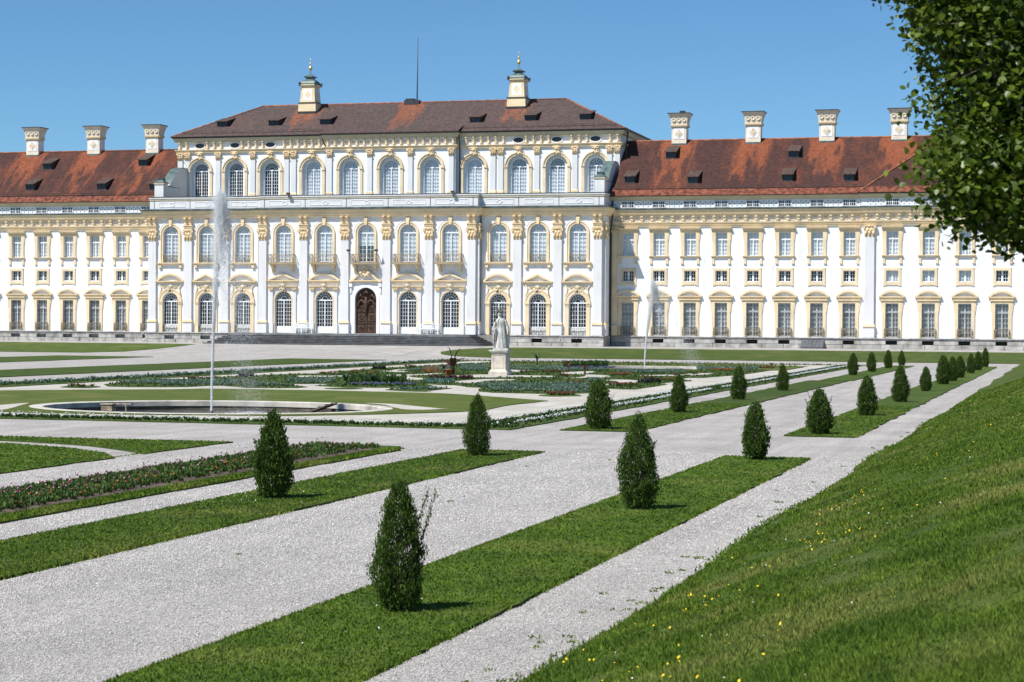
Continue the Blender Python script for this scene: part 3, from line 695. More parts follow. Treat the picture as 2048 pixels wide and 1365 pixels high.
# downpipes
def pipe(pts, r=0.07): b = MB(); b.tube(pts, r, 6); part('downpipe', b, ZINC)
pipe([(AX + 11.75, YS - 0.6, 14.2), (AX + 11.78, YS - 0.3, 13.3), (AX + 11.72, YS - 0.14, 12.9), (AX + 11.72, YS - 0.14, 1.9)])
pipe([(AX - 11.72, YS - 0.14, 14.0), (AX - 11.72, YS - 0.14, 1.9)])
pipe([(AX + 24.4, 190.2, 14.2), (AX + 24.3, 190.5, 13.2), (AX + 24.15, 190.7, 12.4), (AX + 24.15, 190.7, 1.0)], 0.09)

# upper storey
YU, YUM = 195.0, 194.35
ux = side_x + mid_x
def upper_wall(x0, x1, xs, y):
    me = wall_mesh([(AX + x0, 15.4), (AX + x1, 15.4), (AX + x1, 22.2), (AX + x0, 22.2)], [arch_poly(1.13, 15.95, 18.87, cx=AX + x) for x in xs], 0.7, 0.31)
    obj('upper_wall', me, WHITE, blk, (-AX, y - YS, -0.75))
upper_wall(-24.05, -7.0, [x for x in ux if x < -7], YU); upper_wall(-7.0, 7.0, [x for x in ux if abs(x) < 7], YUM); upper_wall(7.0, 24.05, [x for x in ux if x > 7], YU)
b = MB(); b.box(AX + 23.45, AX + 24.05, YU + 0.7, 208.2, 15.4, 22.2); part('side_wall', b, WHITE)
b = MB(); b.box(AX - 24.05, AX - 23.45, YU + 0.7, 208.2, 15.4, 22.2); part('side_wall', b, WHITE)
b = MB(); b.box(AX - 24.05, AX + 24.05, 207.5, 208.2, 0.8, 22.2); part('rear_wall', b, WHITE)
for x in ux:
    y = YUM if abs(x) < 7 else YU
    w = [('upper_window', ME['sur_u'], OCHRE), ('niche', ME['nich_u'], WHITE), ('rosettes', ME['ros_u'], STUCCO), ('frame', ME['fr_u'], FRAMEW), ('keystone', ME['key_u'], OCHRE2)]
    if x < -11: w += [('pane', ME['pa_u'], GLASS)]
    elif x > 11: w += [('pane', ME['pa_u'], CLEAR), ('blind', ME['bl_u2'], BLIND), ('dark_backing', ME['dk_u2'], DARKIN)]  # dark sheet behind pane and blind stands in for the room's shade
    else: w += [('pane', ME['pa_u'], CLEAR), ('blind', ME['bl_u'], BLIND)]
    put(w, blk, AX + x, y)
for x in (-23.75, -22.95, -19.4, -15.45, -11.65, -10.85, -6.6, -2.2, 2.2, 6.6, 10.85, 11.65, 15.45, 19.4, 22.95, 23.75):
    put([('upper_pilaster', ME['shaft_u'], GREY), ('capital', ME['cap_u'], OCHRE2), ('base_moulding', ME['base_u'], OCHRE)], blk, AX + x, YUM if abs(x) < 7 else YU)
up_path = [(AX - 24.05, 208.2), (AX - 24.05, YU), (AX - 7.0, YU), (AX - 7.0, YUM), (AX + 7.0, YUM), (AX + 7.0, YU), (AX + 24.05, YU), (AX + 24.05, 208.2)]
b = MB(); b.sweep(up_path, [(-0.1, 20.78), (0.17, 20.78), (0.19, 20.88), (0.22, 20.94), (0.27, 21.0), (0.3, 21.06), (0.3, 21.11), (-0.1, 21.11)]); fz = part('upper_architrave', b, OCHRE)
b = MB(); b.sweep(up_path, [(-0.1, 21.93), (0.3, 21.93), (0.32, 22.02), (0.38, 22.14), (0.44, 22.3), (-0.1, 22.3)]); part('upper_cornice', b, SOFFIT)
b = MB(); b.sweep(up_path, [(-0.1, 22.304), (0.48, 22.304), (0.56, 22.42), (0.54, 22.47), (-0.1, 22.47)]); part('gutter', b, ZINC)
cons_x = []
for x0, x1, y in ((-24.0, -7.0, YU), (-7.0, 7.0, YUM), (7.0, 24.0, YU)):
    n = int((x1 - x0) / 0.78)
    for k in range(n + 1):
        x = x0 + 0.2 + (x1 - x0 - 0.4) * k / n
        if abs(x) > 11 and any(abs(x - q) < 0.78 for q in side_x): continue
        cons_x.append((x, y))
for x, y in cons_x: obj('console', ME['ucons'], OCHRE2, fz, (AX + x, y, 0))
mt = MB(); mt.lathe([(0.02, 0), (0.14, 0.01), (0.11, 0.05), (0.02, 0.07)], 8)
for i in range(len(mt.v)): x, y, z = mt.v[i]; mt.v[i] = (x, -z, y + 21.52)
mt = mt.mesh('metope')
for (x, y), (x2, y2) in zip(cons_x, cons_x[1:]):
    if y == y2 and 0.5 < x2 - x < 1.0: obj('rosette', mt, OCHRE2, fz, (AX + (x + x2) / 2, y, 0))
def oval():
    b = MB(); n = 20
    e = lambda rx, rz: [(rx * math.cos(2 * PI * i / n), 21.52 + rz * math.sin(2 * PI * i / n)) for i in range(n + 1)]
    b.band(e(0.66, 0.37), e(0.53, 0.26), -0.08, 0.02)
    return b.mesh('o')
ov = oval(); ovp = MB().prism([(0.54 * math.cos(2 * PI * i / 20), 21.52 + 0.27 * math.sin(2 * PI * i / 20)) for i in range(20)], -0.02, 0.01).mesh('p')
ovb = MB()
for x in (-0.27, 0, 0.27): ovb.box(x - 0.012, x + 0.012, -0.04, -0.015, 21.3, 21.74)
ovb.box(-0.5, 0.5, -0.04, -0.016, 21.5, 21.53); ovb = ovb.mesh('b')
for x in side_x: put([('oval_window', ov, GREY), ('pane', ovp, GLASS), ('frame', ovb, SLATB)], blk, AX + x, YU)
def pipe2(x): pipe([(AX + x, YU - 0.7, 22.3), (AX + x, YU - 0.55, 21.9), (AX + x + (0.3 if x < 0 else 0.0), YU - 0.2, 20.9), (AX + x + (0.3 if x < 0 else 0.0), YU - 0.16, 15.8)], 0.07)
pipe2(-7.45); pipe2(7.35)
pipe([(AX + 24.75, YU + 0.3, 22.3), (AX + 24.5, YU + 0.8, 21.0), (AX + 24.35, YU + 0.9, 19.0), (AX + 24.3, YU - 0.8, 17.2), (AX + 24.3, 191.0, 15.6), (AX + 24.3, 190.4, 14.3)], 0.1)
# volute buttresses at both ends of the terrace
for s in (-1, 1):
    x = AX + s * 23.35
    b = MB(); b.box(x - 0.5, x + 0.5, 189.0, 190.0, 15.5, 17.1); b.box(x - 0.45, x + 0.45, 190.0, 194.9, 15.5, 16.9)
    vo = part('volute_buttress', b, GREY)
    prof = [(194.9, 16.9), (194.9, 19.1)] + [(193.6 - 0.35 * k + 0.0, 19.1 - 0.06 * k - 0.022 * k * k) for k in range(0, 9)] + [(190.2, 17.0)]
    c = MB(); c.xprism(prof, x - 0.42, x + 0.42); obj('scroll', c.mesh('s'), GREY, vo)
    c = MB(); top = prof[1:-1]
    c.add([(x + q, y, z + 0.05) for q in (-0.5, 0.5) for y, z in top], [(i, i + 1, i + 1 + len(top), i + len(top)) for i in range(len(top) - 1)])
    obj('copper_sheet', c.mesh('s'), COPPERL, vo)
    c = MB(); c.box(x - 0.58, x + 0.58, 188.92, 190.08, 17.1, 17.24); obj('cap', c.mesh('s'), OCHRE, vo)
    c = MB(); c.frustum((0.6, 0.62), 17.244, (0.3, 0.3), 17.5, x, 189.5); c.frustum((0.3, 0.3), 17.5, (0.36, 0.36), 17.75, x, 189.5); obj('copper_cap', c.mesh('s'), COPPERL, vo)
# main roof
EZ, RZ, EY, RY = 22.46, 26.3, 194.4, 201.3
ROOFM = tile_material('brown_plain_tiles', (0.090, 0.063, 0.057), (0.215, 0.082, 0.045), [AX - 11.1, AX + 0.4, AX + 12.1], 1.1, 26.3, 22.4, 0.15)
b = MB(); hx = 24.65
b.add([(AX - hx, EY, EZ), (AX + hx, EY, EZ), (AX + hx, 2 * RY - EY, EZ), (AX - hx, 2 * RY - EY, EZ), (AX - 16.9, RY, RZ), (AX + 16.9, RY, RZ), (AX - 7.3, EY - 0.01, EZ + 0.02), (AX + 7.3, EY - 0.01, EZ + 0.02), (AX - 7.3, EY - 0.7, EZ), (AX + 7.3, EY - 0.7, EZ), (AX - 6.2, EY + 2.6, EZ + 1.37), (AX + 6.2, EY + 2.6, EZ + 1.37)],
      [(0, 1, 5, 4), (1, 2, 5), (2, 3, 4, 5), (3, 0, 4)])
rf = part('roof', b, ROOFM)
b = MB(); b.add([(AX - 7.5, EY - 0.68, EZ + 0.03), (AX + 7.5, EY - 0.68, EZ + 0.03), (AX + 7.5, EY + 1.5, EZ + 0.86), (AX - 7.5, EY + 1.5, EZ + 0.86), (AX - 7.5, EY - 0.68, EZ - 0.05), (AX + 7.5, EY - 0.68, EZ - 0.05)], [(0, 1, 2, 3), (4, 5, 1, 0)]); obj('eave_tiles', b.mesh('e'), ROOFM, rf)
b = MB()
for p, q in (((AX - 16.9, RY, RZ), (AX + 16.9, RY, RZ)), ((AX - hx, EY, EZ), (AX - 16.9, RY, RZ)), ((AX + hx, EY, EZ), (AX + 16.9, RY, RZ))): b.tube([p, q], 0.1, 6)
RIDGE = M('ridge_tiles', (0.30, 0.12, 0.065), 0.85, 0.2, 3, 0.3, 8)
obj('ridge_tiles', b.mesh('r'), RIDGE, rf)
def snow_guard(x0, x1, y, z):
    b = MB()
    for k in (0.1, 0.28): b.tube([(x0, y, z + k), (x1, y, z + k)], 0.02, 4)
    n = int((x1 - x0) / 1.1)
    for k in range(n + 1): x = x0 + (x1 - x0) * k / n; b.tube([(x, y + 0.1, z), (x, y, z + 0.32)], 0.018, 4)
    return b.mesh('g')
obj('snow_guard', snow_guard(AX - 23.5, AX - 7.6, EY + 0.6, EZ + 0.33), IRON, rf); obj('snow_guard', snow_guard(AX + 7.6, AX + 23.5, EY + 0.6, EZ + 0.33), IRON, rf)
def dormer_meshes(slope, w=0.55, h=0.62, L=None):
    """low roof hatch: cheeks, overhanging tiled hood, dark window; origin at its sill on the roof"""
    L = 1.35 / slope if L is None else L
    tz = h; s2 = slope * 0.45; run = (h) / (slope - s2)
    ck = []
    for s in (-1, 1): c_ = MB(); ck.append(c_); c_.add([(s * w, 0, 0), (s * w, 0, h), (s * w, run, h + s2 * run), (s * (w - 0.06), 0, 0), (s * (w - 0.06), 0, h), (s * (w - 0.06), run, h + s2 * run)], [(0, 1, 2), (3, 5, 4), (0, 3, 4, 1)])
    hd = MB(); o = 0.28
    hd.add([(-w - 0.1, -o, h - s2 * o), (w + 0.1, -o, h - s2 * o), (w + 0.1, run + 0.1, h + s2 * (run + 0.1)), (-w - 0.1, run + 0.1, h + s2 * (run + 0.1)), (-w - 0.1, -o, h - s2 * o + 0.07), (w + 0.1, -o, h - s2 * o + 0.07), (w + 0.1, run + 0.1, h + s2 * (run + 0.1) + 0.07), (-w - 0.1, run + 0.1, h + s2 * (run + 0.1) + 0.07)], [(0, 1, 5, 4), (1, 2, 6, 5), (3, 0, 4, 7), (4, 5, 6, 7), (3, 2, 1, 0)])
    pn = MB(); pn.box(-w + 0.06, w - 0.06, 0.05, 0.08, 0, h - 0.02)
    fr = MB()
    for x in (-w + 0.1, 0, w - 0.1): fr.box(x - 0.03, x + 0.03, 0.0, 0.05, 0, h - 0.04)
    fr.box(-w + 0.06, w - 0.06, 0.005, 0.045, 0, 0.07); fr.box(-w + 0.06, w - 0.06, 0.005, 0.045, h * 0.5, h * 0.5 + 0.04)
    return [c_.mesh('c') for c_ in ck], hd.mesh('h'), pn.mesh('p'), fr.mesh('f')
TILED = M('hood_tiles', (0.09, 0.058, 0.045), 0.9, 0.25, 5, 0.4, 12); DFRAME = M('dormer_frame', (0.07, 0.065, 0.065), 0.7, 0.1, 4)
def dormer(parent, dm, x, y, z):
    o = obj('dormer', dm[1], TILED, parent, (x - parent.location.x, y - parent.location.y, z - parent.location.z))
    [obj('cheek', q, TILED, o) for q in dm[0]]; obj('pane', dm[2], GLASS, o); obj('frame', dm[3], DFRAME, o)
sl = (RZ - EZ) / (RY - EY); dm = dormer_meshes(sl, 0.6, 0.55)
for x, y in ((-87.7, 196.6), (-81.8, 196.6), (-76.0, 196.6), (-59.5, 196.35), (-53.7, 196.5), (-47.95, 196.5)): dormer(blk, dm, x, y, EZ + sl * (y - EY) + 0.02)
# roof lanterns
def lantern(x, y):
    def sh(n, b, m, p=None):
        zz = [20.0, 26.75, 29.05, 31.1, 33.35]; tz = [20.0, 26.3, 28.3, 29.55, 31.25]
        b.v = [(vx * 0.86, vy * 0.86, float(np.interp(vz, zz, tz))) for vx, vy, vz in b.v]
        return b.build(n, m, p or blk, (x - AX, y - YS, -0.75) if p is None else (0, 0, 0))
    b = MB(); b.frustum((1.18, 1.18), 25.6, (1.12, 1.12), 26.75); b.frustum((1.0, 1.0), 26.88, (0.86, 0.86), 28.75); b.frustum((0.9, 0.9), 28.75, (1.05, 1.05), 28.95); b.frustum((1.05, 1.05), 28.95, (1.05, 1.05), 29.05)
    o = sh('roof_lantern', b, OCHRE)
    b = MB(); b.frustum((1.2, 1.2), 26.754, (1.2, 1.2), 26.84); b.frustum((1.22, 1.22), 25.55, (1.24, 1.24), 25.8); sh('flashing', b, ZINC, o)
    b = MB()
    for k in range(4):
        c, s = math.cos(k * PI / 2), math.sin(k * PI / 2)
        def R(px, py, pz): return (px * c - py * s, px * s + py * c, pz)
        q = [(-0.62, 27.15), (0.62, 27.15), (0.55, 28.5), (-0.55, 28.5)]
        b.add([R(px, -1.005 + (pz - 26.88) * 0.0749, pz) for px, pz in q], [(0, 1, 2, 3)])
    sh('white_panel', b, WHITE, o)
    b = MB()
    for k in range(4):
        c, s = math.cos(k * PI / 2), math.sin(k * PI / 2)
        def R(px, py, pz): return (px * c - py * s, px * s + py * c, pz)
        q = [(0, 27.3), (0.42, 27.82), (0, 28.35), (-0.42, 27.82)]
        b.add([R(px, -1.02 + (pz - 26.88) * 0.0749, pz) for px, pz in q], [(0, 1, 2, 3)])
    sh('diamond', b, OCHRE, o)
    b = MB(); pr = [(1.0, 29.05), (0.98, 29.3), (0.86, 29.65), (0.6, 29.95), (0.42, 30.1), (0.42, 30.35)]
    for (r0, z0), (r1, z1) in zip(pr, pr[1:]): b.frustum((r0, r0), z0, (r1, r1), z1)
    b.frustum((0.62, 0.62), 30.35, (0.66, 0.66), 30.5); b.frustum((0.66, 0.66), 30.5, (0.3, 0.3), 30.78); b.frustum((0.3, 0.3), 30.78, (0.06, 0.06), 31.1)
    sh('copper_dome', b, COPPERL, o)
    b = MB(); b.lathe([(0.06, 31.0), (0.045, 31.5), (0.1, 31.55), (0.22, 31.7), (0.25, 31.85), (0.2, 32.02), (0.06, 32.14), (0.04, 32.3), (0.12, 32.42), (0.13, 32.52), (0.04, 32.62), (0.03, 32.8), (0.07, 32.88), (0.02, 33.0), (0.012, 33.35)], 10); sh('finial', b, GOLD, o)
    for sx in (-1, 1):
        for sy in (-1, 1):
            b = MB(); b.lathe([(0.12, 28.9), (0.08, 29.15), (0.15, 29.3), (0.17, 29.42), (0.1, 29.55), (0.02, 29.6)], 8, sx * 1.05, sy * 1.05); sh('corner_ball', b, COPPERL, o)
lantern(AX - 11.15, 200.3); lantern(AX + 12.0, 200.3)
# lightning rod on its curb
b = MB(); b.box(AX - 0.75, AX + 0.9, RY - 0.5, RY + 0.5, RZ - 0.25, RZ + 0.22); b.box(AX - 0.6, AX + 0.3, RY - 0.4, RY + 0.4, RZ + 0.22, RZ + 0.4)
rc = part('roof_hatch', b, ZINC)
tag(MB().tube([(0, 0, 0), (0.03, 0, 2.4), (0.05, 0, 6.6)], [0.075, 0.06, 0.03], 6).build('flagpole', ZINC, None, (AX + 0.55, RY, RZ + 0.3)), 'thin dark bare pole rising from the ridge of the brown hipped roof', 'pole')
# floodlights on the attic edge and by the middle balcony
def flood(x, y, z, label):
    o = tag(empty('floodlight', (x, y, z)), label, 'lamp', 'floodlights fixed to the palace front')
    b = MB(); b.box(-0.17, 0.17, -0.16, 0.1, 0.0, 0.2); b.build('housing', ZINC, o)
    b = MB(); b.tube([(0, 0.35, -0.35), (0, 0.1, -0.25), (0, -0.05, 0.06)], 0.035, 5); b.build('arm', ZINC, o)
flood(AX - 8.3, YM - 0.05, 15.75, 'left of two small dark floodlights on the attic edge'); flood(AX + 9.0, YM - 0.05, 15.75, 'right of two small dark floodlights on the attic edge')
flood(AX - 1.55, YM - 0.75, 10.0, 'small dark lamp at the left end of the middle balcony railing'); flood(AX + 1.35, YM - 0.75, 10.0, 'small dark lamp at the right end of the middle balcony railing')

# ------------------------------------------------------------------ wings
YW, YP = 191.0, 190.3
def wing_windows(root, xs, y, dark_m=()):
    for i, x in enumerate(xs):
        put([('door_window', ME['sur_d'], OCHRE), ('frame', ME['fr_d'], FRAMEW), ('pane', ME['pa_d'], CLEAR), ('blind', ME['bl_d'], BLINDG), ('pediment', ME['ped_d'], OCHRE), ('grille', ME['gril'], IRON), ('railing', ME['rail_d'], IRONG)], root, x, y)
        cu = i in dark_m
        w = [('mezzanine_window', ME['sur_m'], OCHRE), ('frame', ME['fr_m'], FRAMEW), ('sill', ME['sill_m'], FRAMEW)]
        w += [('pane', ME['pa_m'], CLEAR), ('blind', ME['bl_m'], BLIND)] if cu else [('pane', ME['pa_m'], GLASS)]
        put(w, root, x, y)
        put([('window', ME['sur_t'], OCHRE), ('frame', ME['fr_t'], FRAMEW), ('pane', ME['pa_t'], CLEAR), ('blind', ME['bl_t'], BLIND), ('sill', ME['sill_t'], OCHRE)], root, x, y)
def wing_wall(root, x0, x1, xs, y):
    holes = []
    for x in xs: holes += [rect(x, 0.6, 1.9, 5.1), rect(x, 0.56, 7.1, 8.2), rect(x, 0.56, 9.65, 11.87)]
    obj('wall', wall_mesh([(x0, 1.86), (x1, 1.86), (x1, 14.0), (x0, 14.0)], holes, 0.7, 0.4), WHITE, root, (-root.location.x, y - root.location.y, -root.location.z))
def lattice_window():
    b = MB()
    for x in (-0.62, 0.62): b.box(x - 0.06, x + 0.06, -0.05, 0.01, 14.3, 14.95)
    b.box(-0.56, 0.56, -0.05, 0.01, 14.88, 14.95); b.box(-0.56, 0.56, -0.05, 0.01, 14.3, 14.36); return b.mesh('f')
ME['att_w'] = lattice_window()
_b = MB(); _b.box(-0.56, 0.56, -0.025, 0.0, 14.36, 14.88); ME['att_p'] = _b.mesh('p')
_b = MB()
for x in (-0.36, -0.18, 0.18, 0.36): _b.box(x - 0.018, x + 0.018, -0.045, -0.026, 14.36, 14.88)
_b.box(-0.05, 0.05, -0.046, -0.026, 14.36, 14.88); _b.box(-0.56, 0.56, -0.044, -0.027, 14.6, 14.64); ME['att_f'] = _b.mesh('f')
def wing_top(root, x0, x1, xs, y, ends=(0, 0)):
    """architrave, console frieze, cornice, white attic strip with little windows, eaves"""
    L = (-root.location.x, -root.location.y, -root.location.z)
    pth = [(x0, y), (x1, y)]
    if ends[0]: pth = [(x0, y + ends[0])] + pth
    if ends[1]: pth = pth + [(x1, y + ends[1])]
    def S(name, prof, mat, par=None): b = MB(); b.sweep(pth, prof); return b.build(name, mat, par or root, L if par is None else (0, 0, 0))
    ar = S('architrave', [(-0.05, 12.46), (0.1, 12.46), (0.12, 12.6), (0.17, 12.62), (0.19, 12.76), (0.26, 12.82), (0.28, 12.94), (-0.05, 12.96)], OCHRE)
    co = S('cornice', [(-0.05, 13.5), (0.24, 13.5), (0.26, 13.62), (0.36, 13.68), (0.42, 13.86), (0.44, 13.92), (0.5, 14.02), (0.52, 14.1), (-0.05, 14.1)], OCHRE)
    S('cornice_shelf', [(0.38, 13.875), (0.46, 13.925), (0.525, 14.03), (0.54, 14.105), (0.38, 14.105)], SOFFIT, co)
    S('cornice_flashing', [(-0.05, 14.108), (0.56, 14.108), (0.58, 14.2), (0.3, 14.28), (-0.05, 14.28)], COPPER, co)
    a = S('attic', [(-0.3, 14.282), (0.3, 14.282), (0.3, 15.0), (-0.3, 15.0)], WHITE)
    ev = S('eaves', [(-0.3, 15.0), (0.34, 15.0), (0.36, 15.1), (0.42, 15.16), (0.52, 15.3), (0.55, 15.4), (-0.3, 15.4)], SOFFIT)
    S('gutter', [(0.35, 15.404), (0.58, 15.404), (0.64, 15.5), (0.6, 15.56), (0.35, 15.5)], ZINC, ev)
    n = int((x1 - x0) / 0.51); me = ME['wcons']; fr = ar
    for k in range(n + 1): obj('console', me, OCHRE, ar, (x0 + 0.15 + (x1 - x0 - 0.3) * k / n * 1.0, y, 0)) if k % 2 == 0 else obj('rosette', ME['wros'] if k % 4 == 1 else ME['wros2'], OCHRE2 if k % 4 == 1 else STUCCO, ar, (x0 + 0.15 + (x1 - x0 - 0.3) * k / n, y, 0))
    for x in xs:
        o = obj('attic_window', ME['att_w'], GREY, a, (x, y - 0.3, 0))
        obj('attic_pane', ME['att_p'], GLASS, a, (x, y - 0.3, 0)); obj('attic_glazing_bars', ME['att_f'], FRAMEW, a, (x, y - 0.3, 0))
    # ornamental studs between the little windows
    st = MB()
    for i in range(len(xs) + 1):
        a0 = xs[i - 1] + 0.7 if i else max(x0, xs[0] - 2.4); a1 = xs[i] - 0.7 if i < len(xs) else min(x1, xs[-1] + 2.4)
        k = int((a1 - a0) / 0.22)
        for j in range(max(0, k)):
            xx = a0 + (j + 0.5) * (a1 - a0) / k
            for zz in ((14.45, 14.82) if j % 2 else (14.635,)):
                if j % 2 == 0: st.prism([(xx - 0.03, zz - 0.06), (xx + 0.03, zz - 0.06), (xx + 0.03, zz + 0.06), (xx - 0.03, zz + 0.06)], y - 0.32, y - 0.295)
                else: st.prism([(xx, zz - 0.07), (xx + 0.045, zz), (xx, zz + 0.07), (xx - 0.045, zz)], y - 0.32, y - 0.295)
    obj('attic_studs', st.mesh('s'), ZINC, a)['kind'] = 'stuff'
w1 = MB(); w1.lathe([(0.02, 0), (0.17, 0.01), (0.14, 0.06), (0.03, 0.08)], 10)
for i in range(len(w1.v)): x, y, z = w1.v[i]; w1.v[i] = (x, -z, y + 13.22)
ME['wros'] = w1.mesh('r')
w1 = MB(); w1.band([(0.18, 13.05), (0.18, 13.39), (-0.18, 13.39), (-0.18, 13.05), (0.18, 13.05)], [(0.12, 13.11), (0.12, 13.33), (-0.12, 13.33), (-0.12, 13.11), (0.12, 13.11)], -0.06, 0.01); ME['wros2'] = w1.mesh('r')
WE, WR, WEY, WRY = 15.46, 21.45, 190.25, 198.0
WSL = (WR - WE) / (WRY - WEY)
chim_l = [-110.67, -103.25, -96.26]; chim_r = [-38.5, -31.04, -23.77, -16.78]
def wing_roof(root, x0, x1, chims, mname, dorm, cut=None):
    mat = tile_material(mname, (0.066, 0.030, 0.024), (0.225, 0.068, 0.031), chims, 1.5, WR + 2.8, WE - 1.3, 0.6)
    L = (-root.location.x, -root.location.y, -root.location.z)
    b = MB(); b.add([(x0, WEY, WE), (x1, WEY, WE), (x1, WRY, WR), (x0, WRY, WR), (x0, 2 * WRY - WEY, WE), (x1, 2 * WRY - WEY, WE)], [(0, 1, 2, 3), (3, 2, 5, 4), (0, 3, 4), (1, 5, 2)])
    r = b.build('roof', mat, root, L)
    b = MB(); b.tube([(x0, WRY, WR), (x1, WRY, WR)], 0.1, 6); obj('ridge_tiles', b.mesh('r'), RIDGE, r)
    # lighter, newer tile courses along the eaves
    b = MB(); b.add([(x0, WEY - 0.03, WE + 0.03), (x1, WEY - 0.03, WE + 0.03), (x1, WEY + 0.75, WE + 0.04 + 0.75 * WSL), (x0, WEY + 0.75, WE + 0.04 + 0.75 * WSL), (x0, WEY - 0.03, WE - 0.03), (x1, WEY - 0.03, WE - 0.03)], [(0, 1, 2, 3), (4, 5, 1, 0)]); obj('eave_tiles', b.mesh('e'), EAVET, r)
    obj('snow_guard', snow_guard(x0 + 0.3, x1 - 0.3, WEY + 0.8, WE + 0.8 * WSL + 0.02), IRON, r)
    d = dormer_meshes(WSL, 0.52, 0.72)
    for x, y in dorm: dormer(root, d, x, y, WE + WSL * (y - WEY) + 0.02)
    return r, mat
EAVET = M('eave_tiles', (0.19, 0.06, 0.034), 0.85, 0.3, 2.5, 0.4, 14)
def chimney(root, x, pot=False):
    L = (x - root.location.x, WRY - root.location.y, -root.location.z)
    b = MB(); b.frustum((0.74, 0.6), 20.3, (0.74, 0.6), 22.75); b.frustum((0.8, 0.66), 22.9, (0.82, 0.68), 23.05)
    pr = [(0.8, 23.05), (0.84, 23.35), (0.9, 23.65), (1.0, 23.92), (1.1, 24.08)]
    for (r0, z0), (r1, z1) in zip(pr, pr[1:]): b.frustum((r0, r0 - 0.14), z0, (r1, r1 - 0.14), z1)
    o = b.build('chimney', CHIM, root, L)
    b = MB(); b.frustum((0.86, 0.72), 22.78, (0.86, 0.72), 22.86)
    for k in range(-4, 5): b.box(k * 0.19 - 0.055, k * 0.19 + 0.055, -0.76, -0.6, 22.86, 22.97)
    for k in range(-3, 4): b.box(0.74, 0.89, k * 0.19 - 0.055, k * 0.19 + 0.055, 22.86, 22.97)
    obj('dentil_band', b.mesh('d'), OCHRE, o)['kind'] = 'stuff'
    b = MB(); b.box(-0.55, 0.55, -0.625, -0.6, 21.55, 22.65); b.box(0.74, 0.765, -0.42, 0.42, 21.55, 22.65); obj('white_panel', b.mesh('p'), WHITE, o)
    b = MB(); q = [(0, 21.65), (0.42, 22.1), (0, 22.55), (-0.42, 22.1)]
    b.prism(q, -0.65, -0.62); b.prism([(px * 0.45, 22.1 + (pz - 22.1) * 0.45) for px, pz in q], -0.67, -0.648); obj('diamond', b.mesh('d'), STUCCO, o)
    b = MB()
    for k in (-0.52, 0, 0.52): b.band([(k + 0.2 * math.cos(a), 23.48 + 0.2 * math.sin(a)) for a in [i * PI / 6 for i in range(13)]], [(k + 0.14 * math.cos(a), 23.48 + 0.14 * math.sin(a)) for a in [i * PI / 6 for i in range(13)]], -0.79, -0.7)
    obj('relief_rings', b.mesh('r'), CHIM, o)['kind'] = 'stuff'
    b = MB(); b.frustum((1.14, 1.0), 24.084, (1.14, 1.0), 24.16); b.frustum((0.78, 0.64), 20.35, (0.78, 0.64), 21.15) if False else None; obj('cap_plate', b.mesh('c'), ZINC, o)
    b = MB(); b.box(-0.77, 0.77, -0.64, -0.6, 20.9, 21.12); obj('flashing', b.mesh('f'), COPPERL, o)
    if pot: b = MB(); b.box(-0.02, 0.5, -0.25, 0.25, 24.16, 24.42); obj('vent_box', b.mesh('v'), ZINC, o)
CHIM = M('chimney_plaster', (0.80, 0.70, 0.55), 0.9, 0.06, 1.5, 0.1, 18)

lw = tag(empty('palace_wing', (-104.0, YW, 0.8)), 'white palace wing left of the central block with three flared chimneys', 'palace wing')
lxs = [-93.55, -96.6, -99.66, -102.73, -105.8, -108.86, -111.92]
wing_wall(lw, -150, AX - 23.98, lxs, YW); wing_windows(lw, lxs, YW); wing_top(lw, -150, AX - 23.98, lxs[::-1], YW)
wing_roof(lw, -150, AX - 24.1, chim_l, 'red_plain_tiles_left', [(-107.6, 195.18), (-96.4, 195.5), (-107.9, 192.0), (-99.45, 191.95), (-93.3, 191.8)])
for i, x in enumerate(chim_l): chimney(lw, x)
rw = tag(empty('palace_wing', (-31.5, YW, 0.8)), 'white palace wing right of the central block between block and corner pilaster', 'palace wing')
rxs = [-42.18 + 3.058 * k for k in range(8)]
wing_wall(rw, AX + 23.98, -19.3, rxs, YW); wing_windows(rw, rxs, YW); wing_top(rw, AX + 23.98, -19.35, rxs, YW)
wing_roof(rw, AX + 24.1, 40, chim_r, 'red_plain_tiles_right', [(-38.9, 195.36), (-42.3, 191.95), (-36.0, 191.8), (-26.7, 195.2), (-26.85, 191.95), (-20.95, 191.85)])
for i, x in enumerate(chim_r): chimney(rw, x, i == 0)
# ochre pilaster of the wing in the corner beside the block
put([('pilaster', shaft_mesh(0.32, 3.12, 11.9, 0.2), OCHRE), ('capital', capital_mesh(0.33, 11.9, 12.46), OCHRE2), ('pedestal', base_mesh(0.32), OCHRE)], rw, AX + 24.45, YW)
pv = tag(empty('palace_pavilion', (-11.0, YP, 0.8)), 'corner pavilion of the right wing, wider window spacing, partly behind the tree', 'palace wing')
pxs = [-16.7, -13.35, -10.02, -6.67, -3.3, 0.05]
wing_wall(pv, -19.3, 30, pxs, YP); wing_windows(pv, pxs, YP, (0, 1, 2)); wing_top(pv, -19.3, 30, pxs, YP, (0.75, 0))
sp_ = put([('pilaster', shaft_mesh(0.46, 3.12, 11.4, 0.24), GREY), ('capital', capital_mesh(0.48, 11.4, 12.46), OCHRE2), ('pedestal', base_mesh(0.46), GREY), ('base_moulding', ring_mesh(0.46), OCHRE)], pv, -18.82, YP)
PVM = tile_material('red_plain_tiles_pavilion', (0.064, 0.028, 0.023), (0.22, 0.065, 0.028), [60], 0.9, WR, WE, 0.25)
d = 7.8; b = MB(); y0 = WEY - 0.7; z0 = WE + 0.02
b.add([(-19.95, y0, z0), (40, y0, z0), (40, y0 + d, z0 + 6.1), (-19.95 + d, y0 + d, z0 + 6.1), (-19.95, y0 + 2 * d, z0)], [(0, 1, 2, 3), (0, 3, 4)])
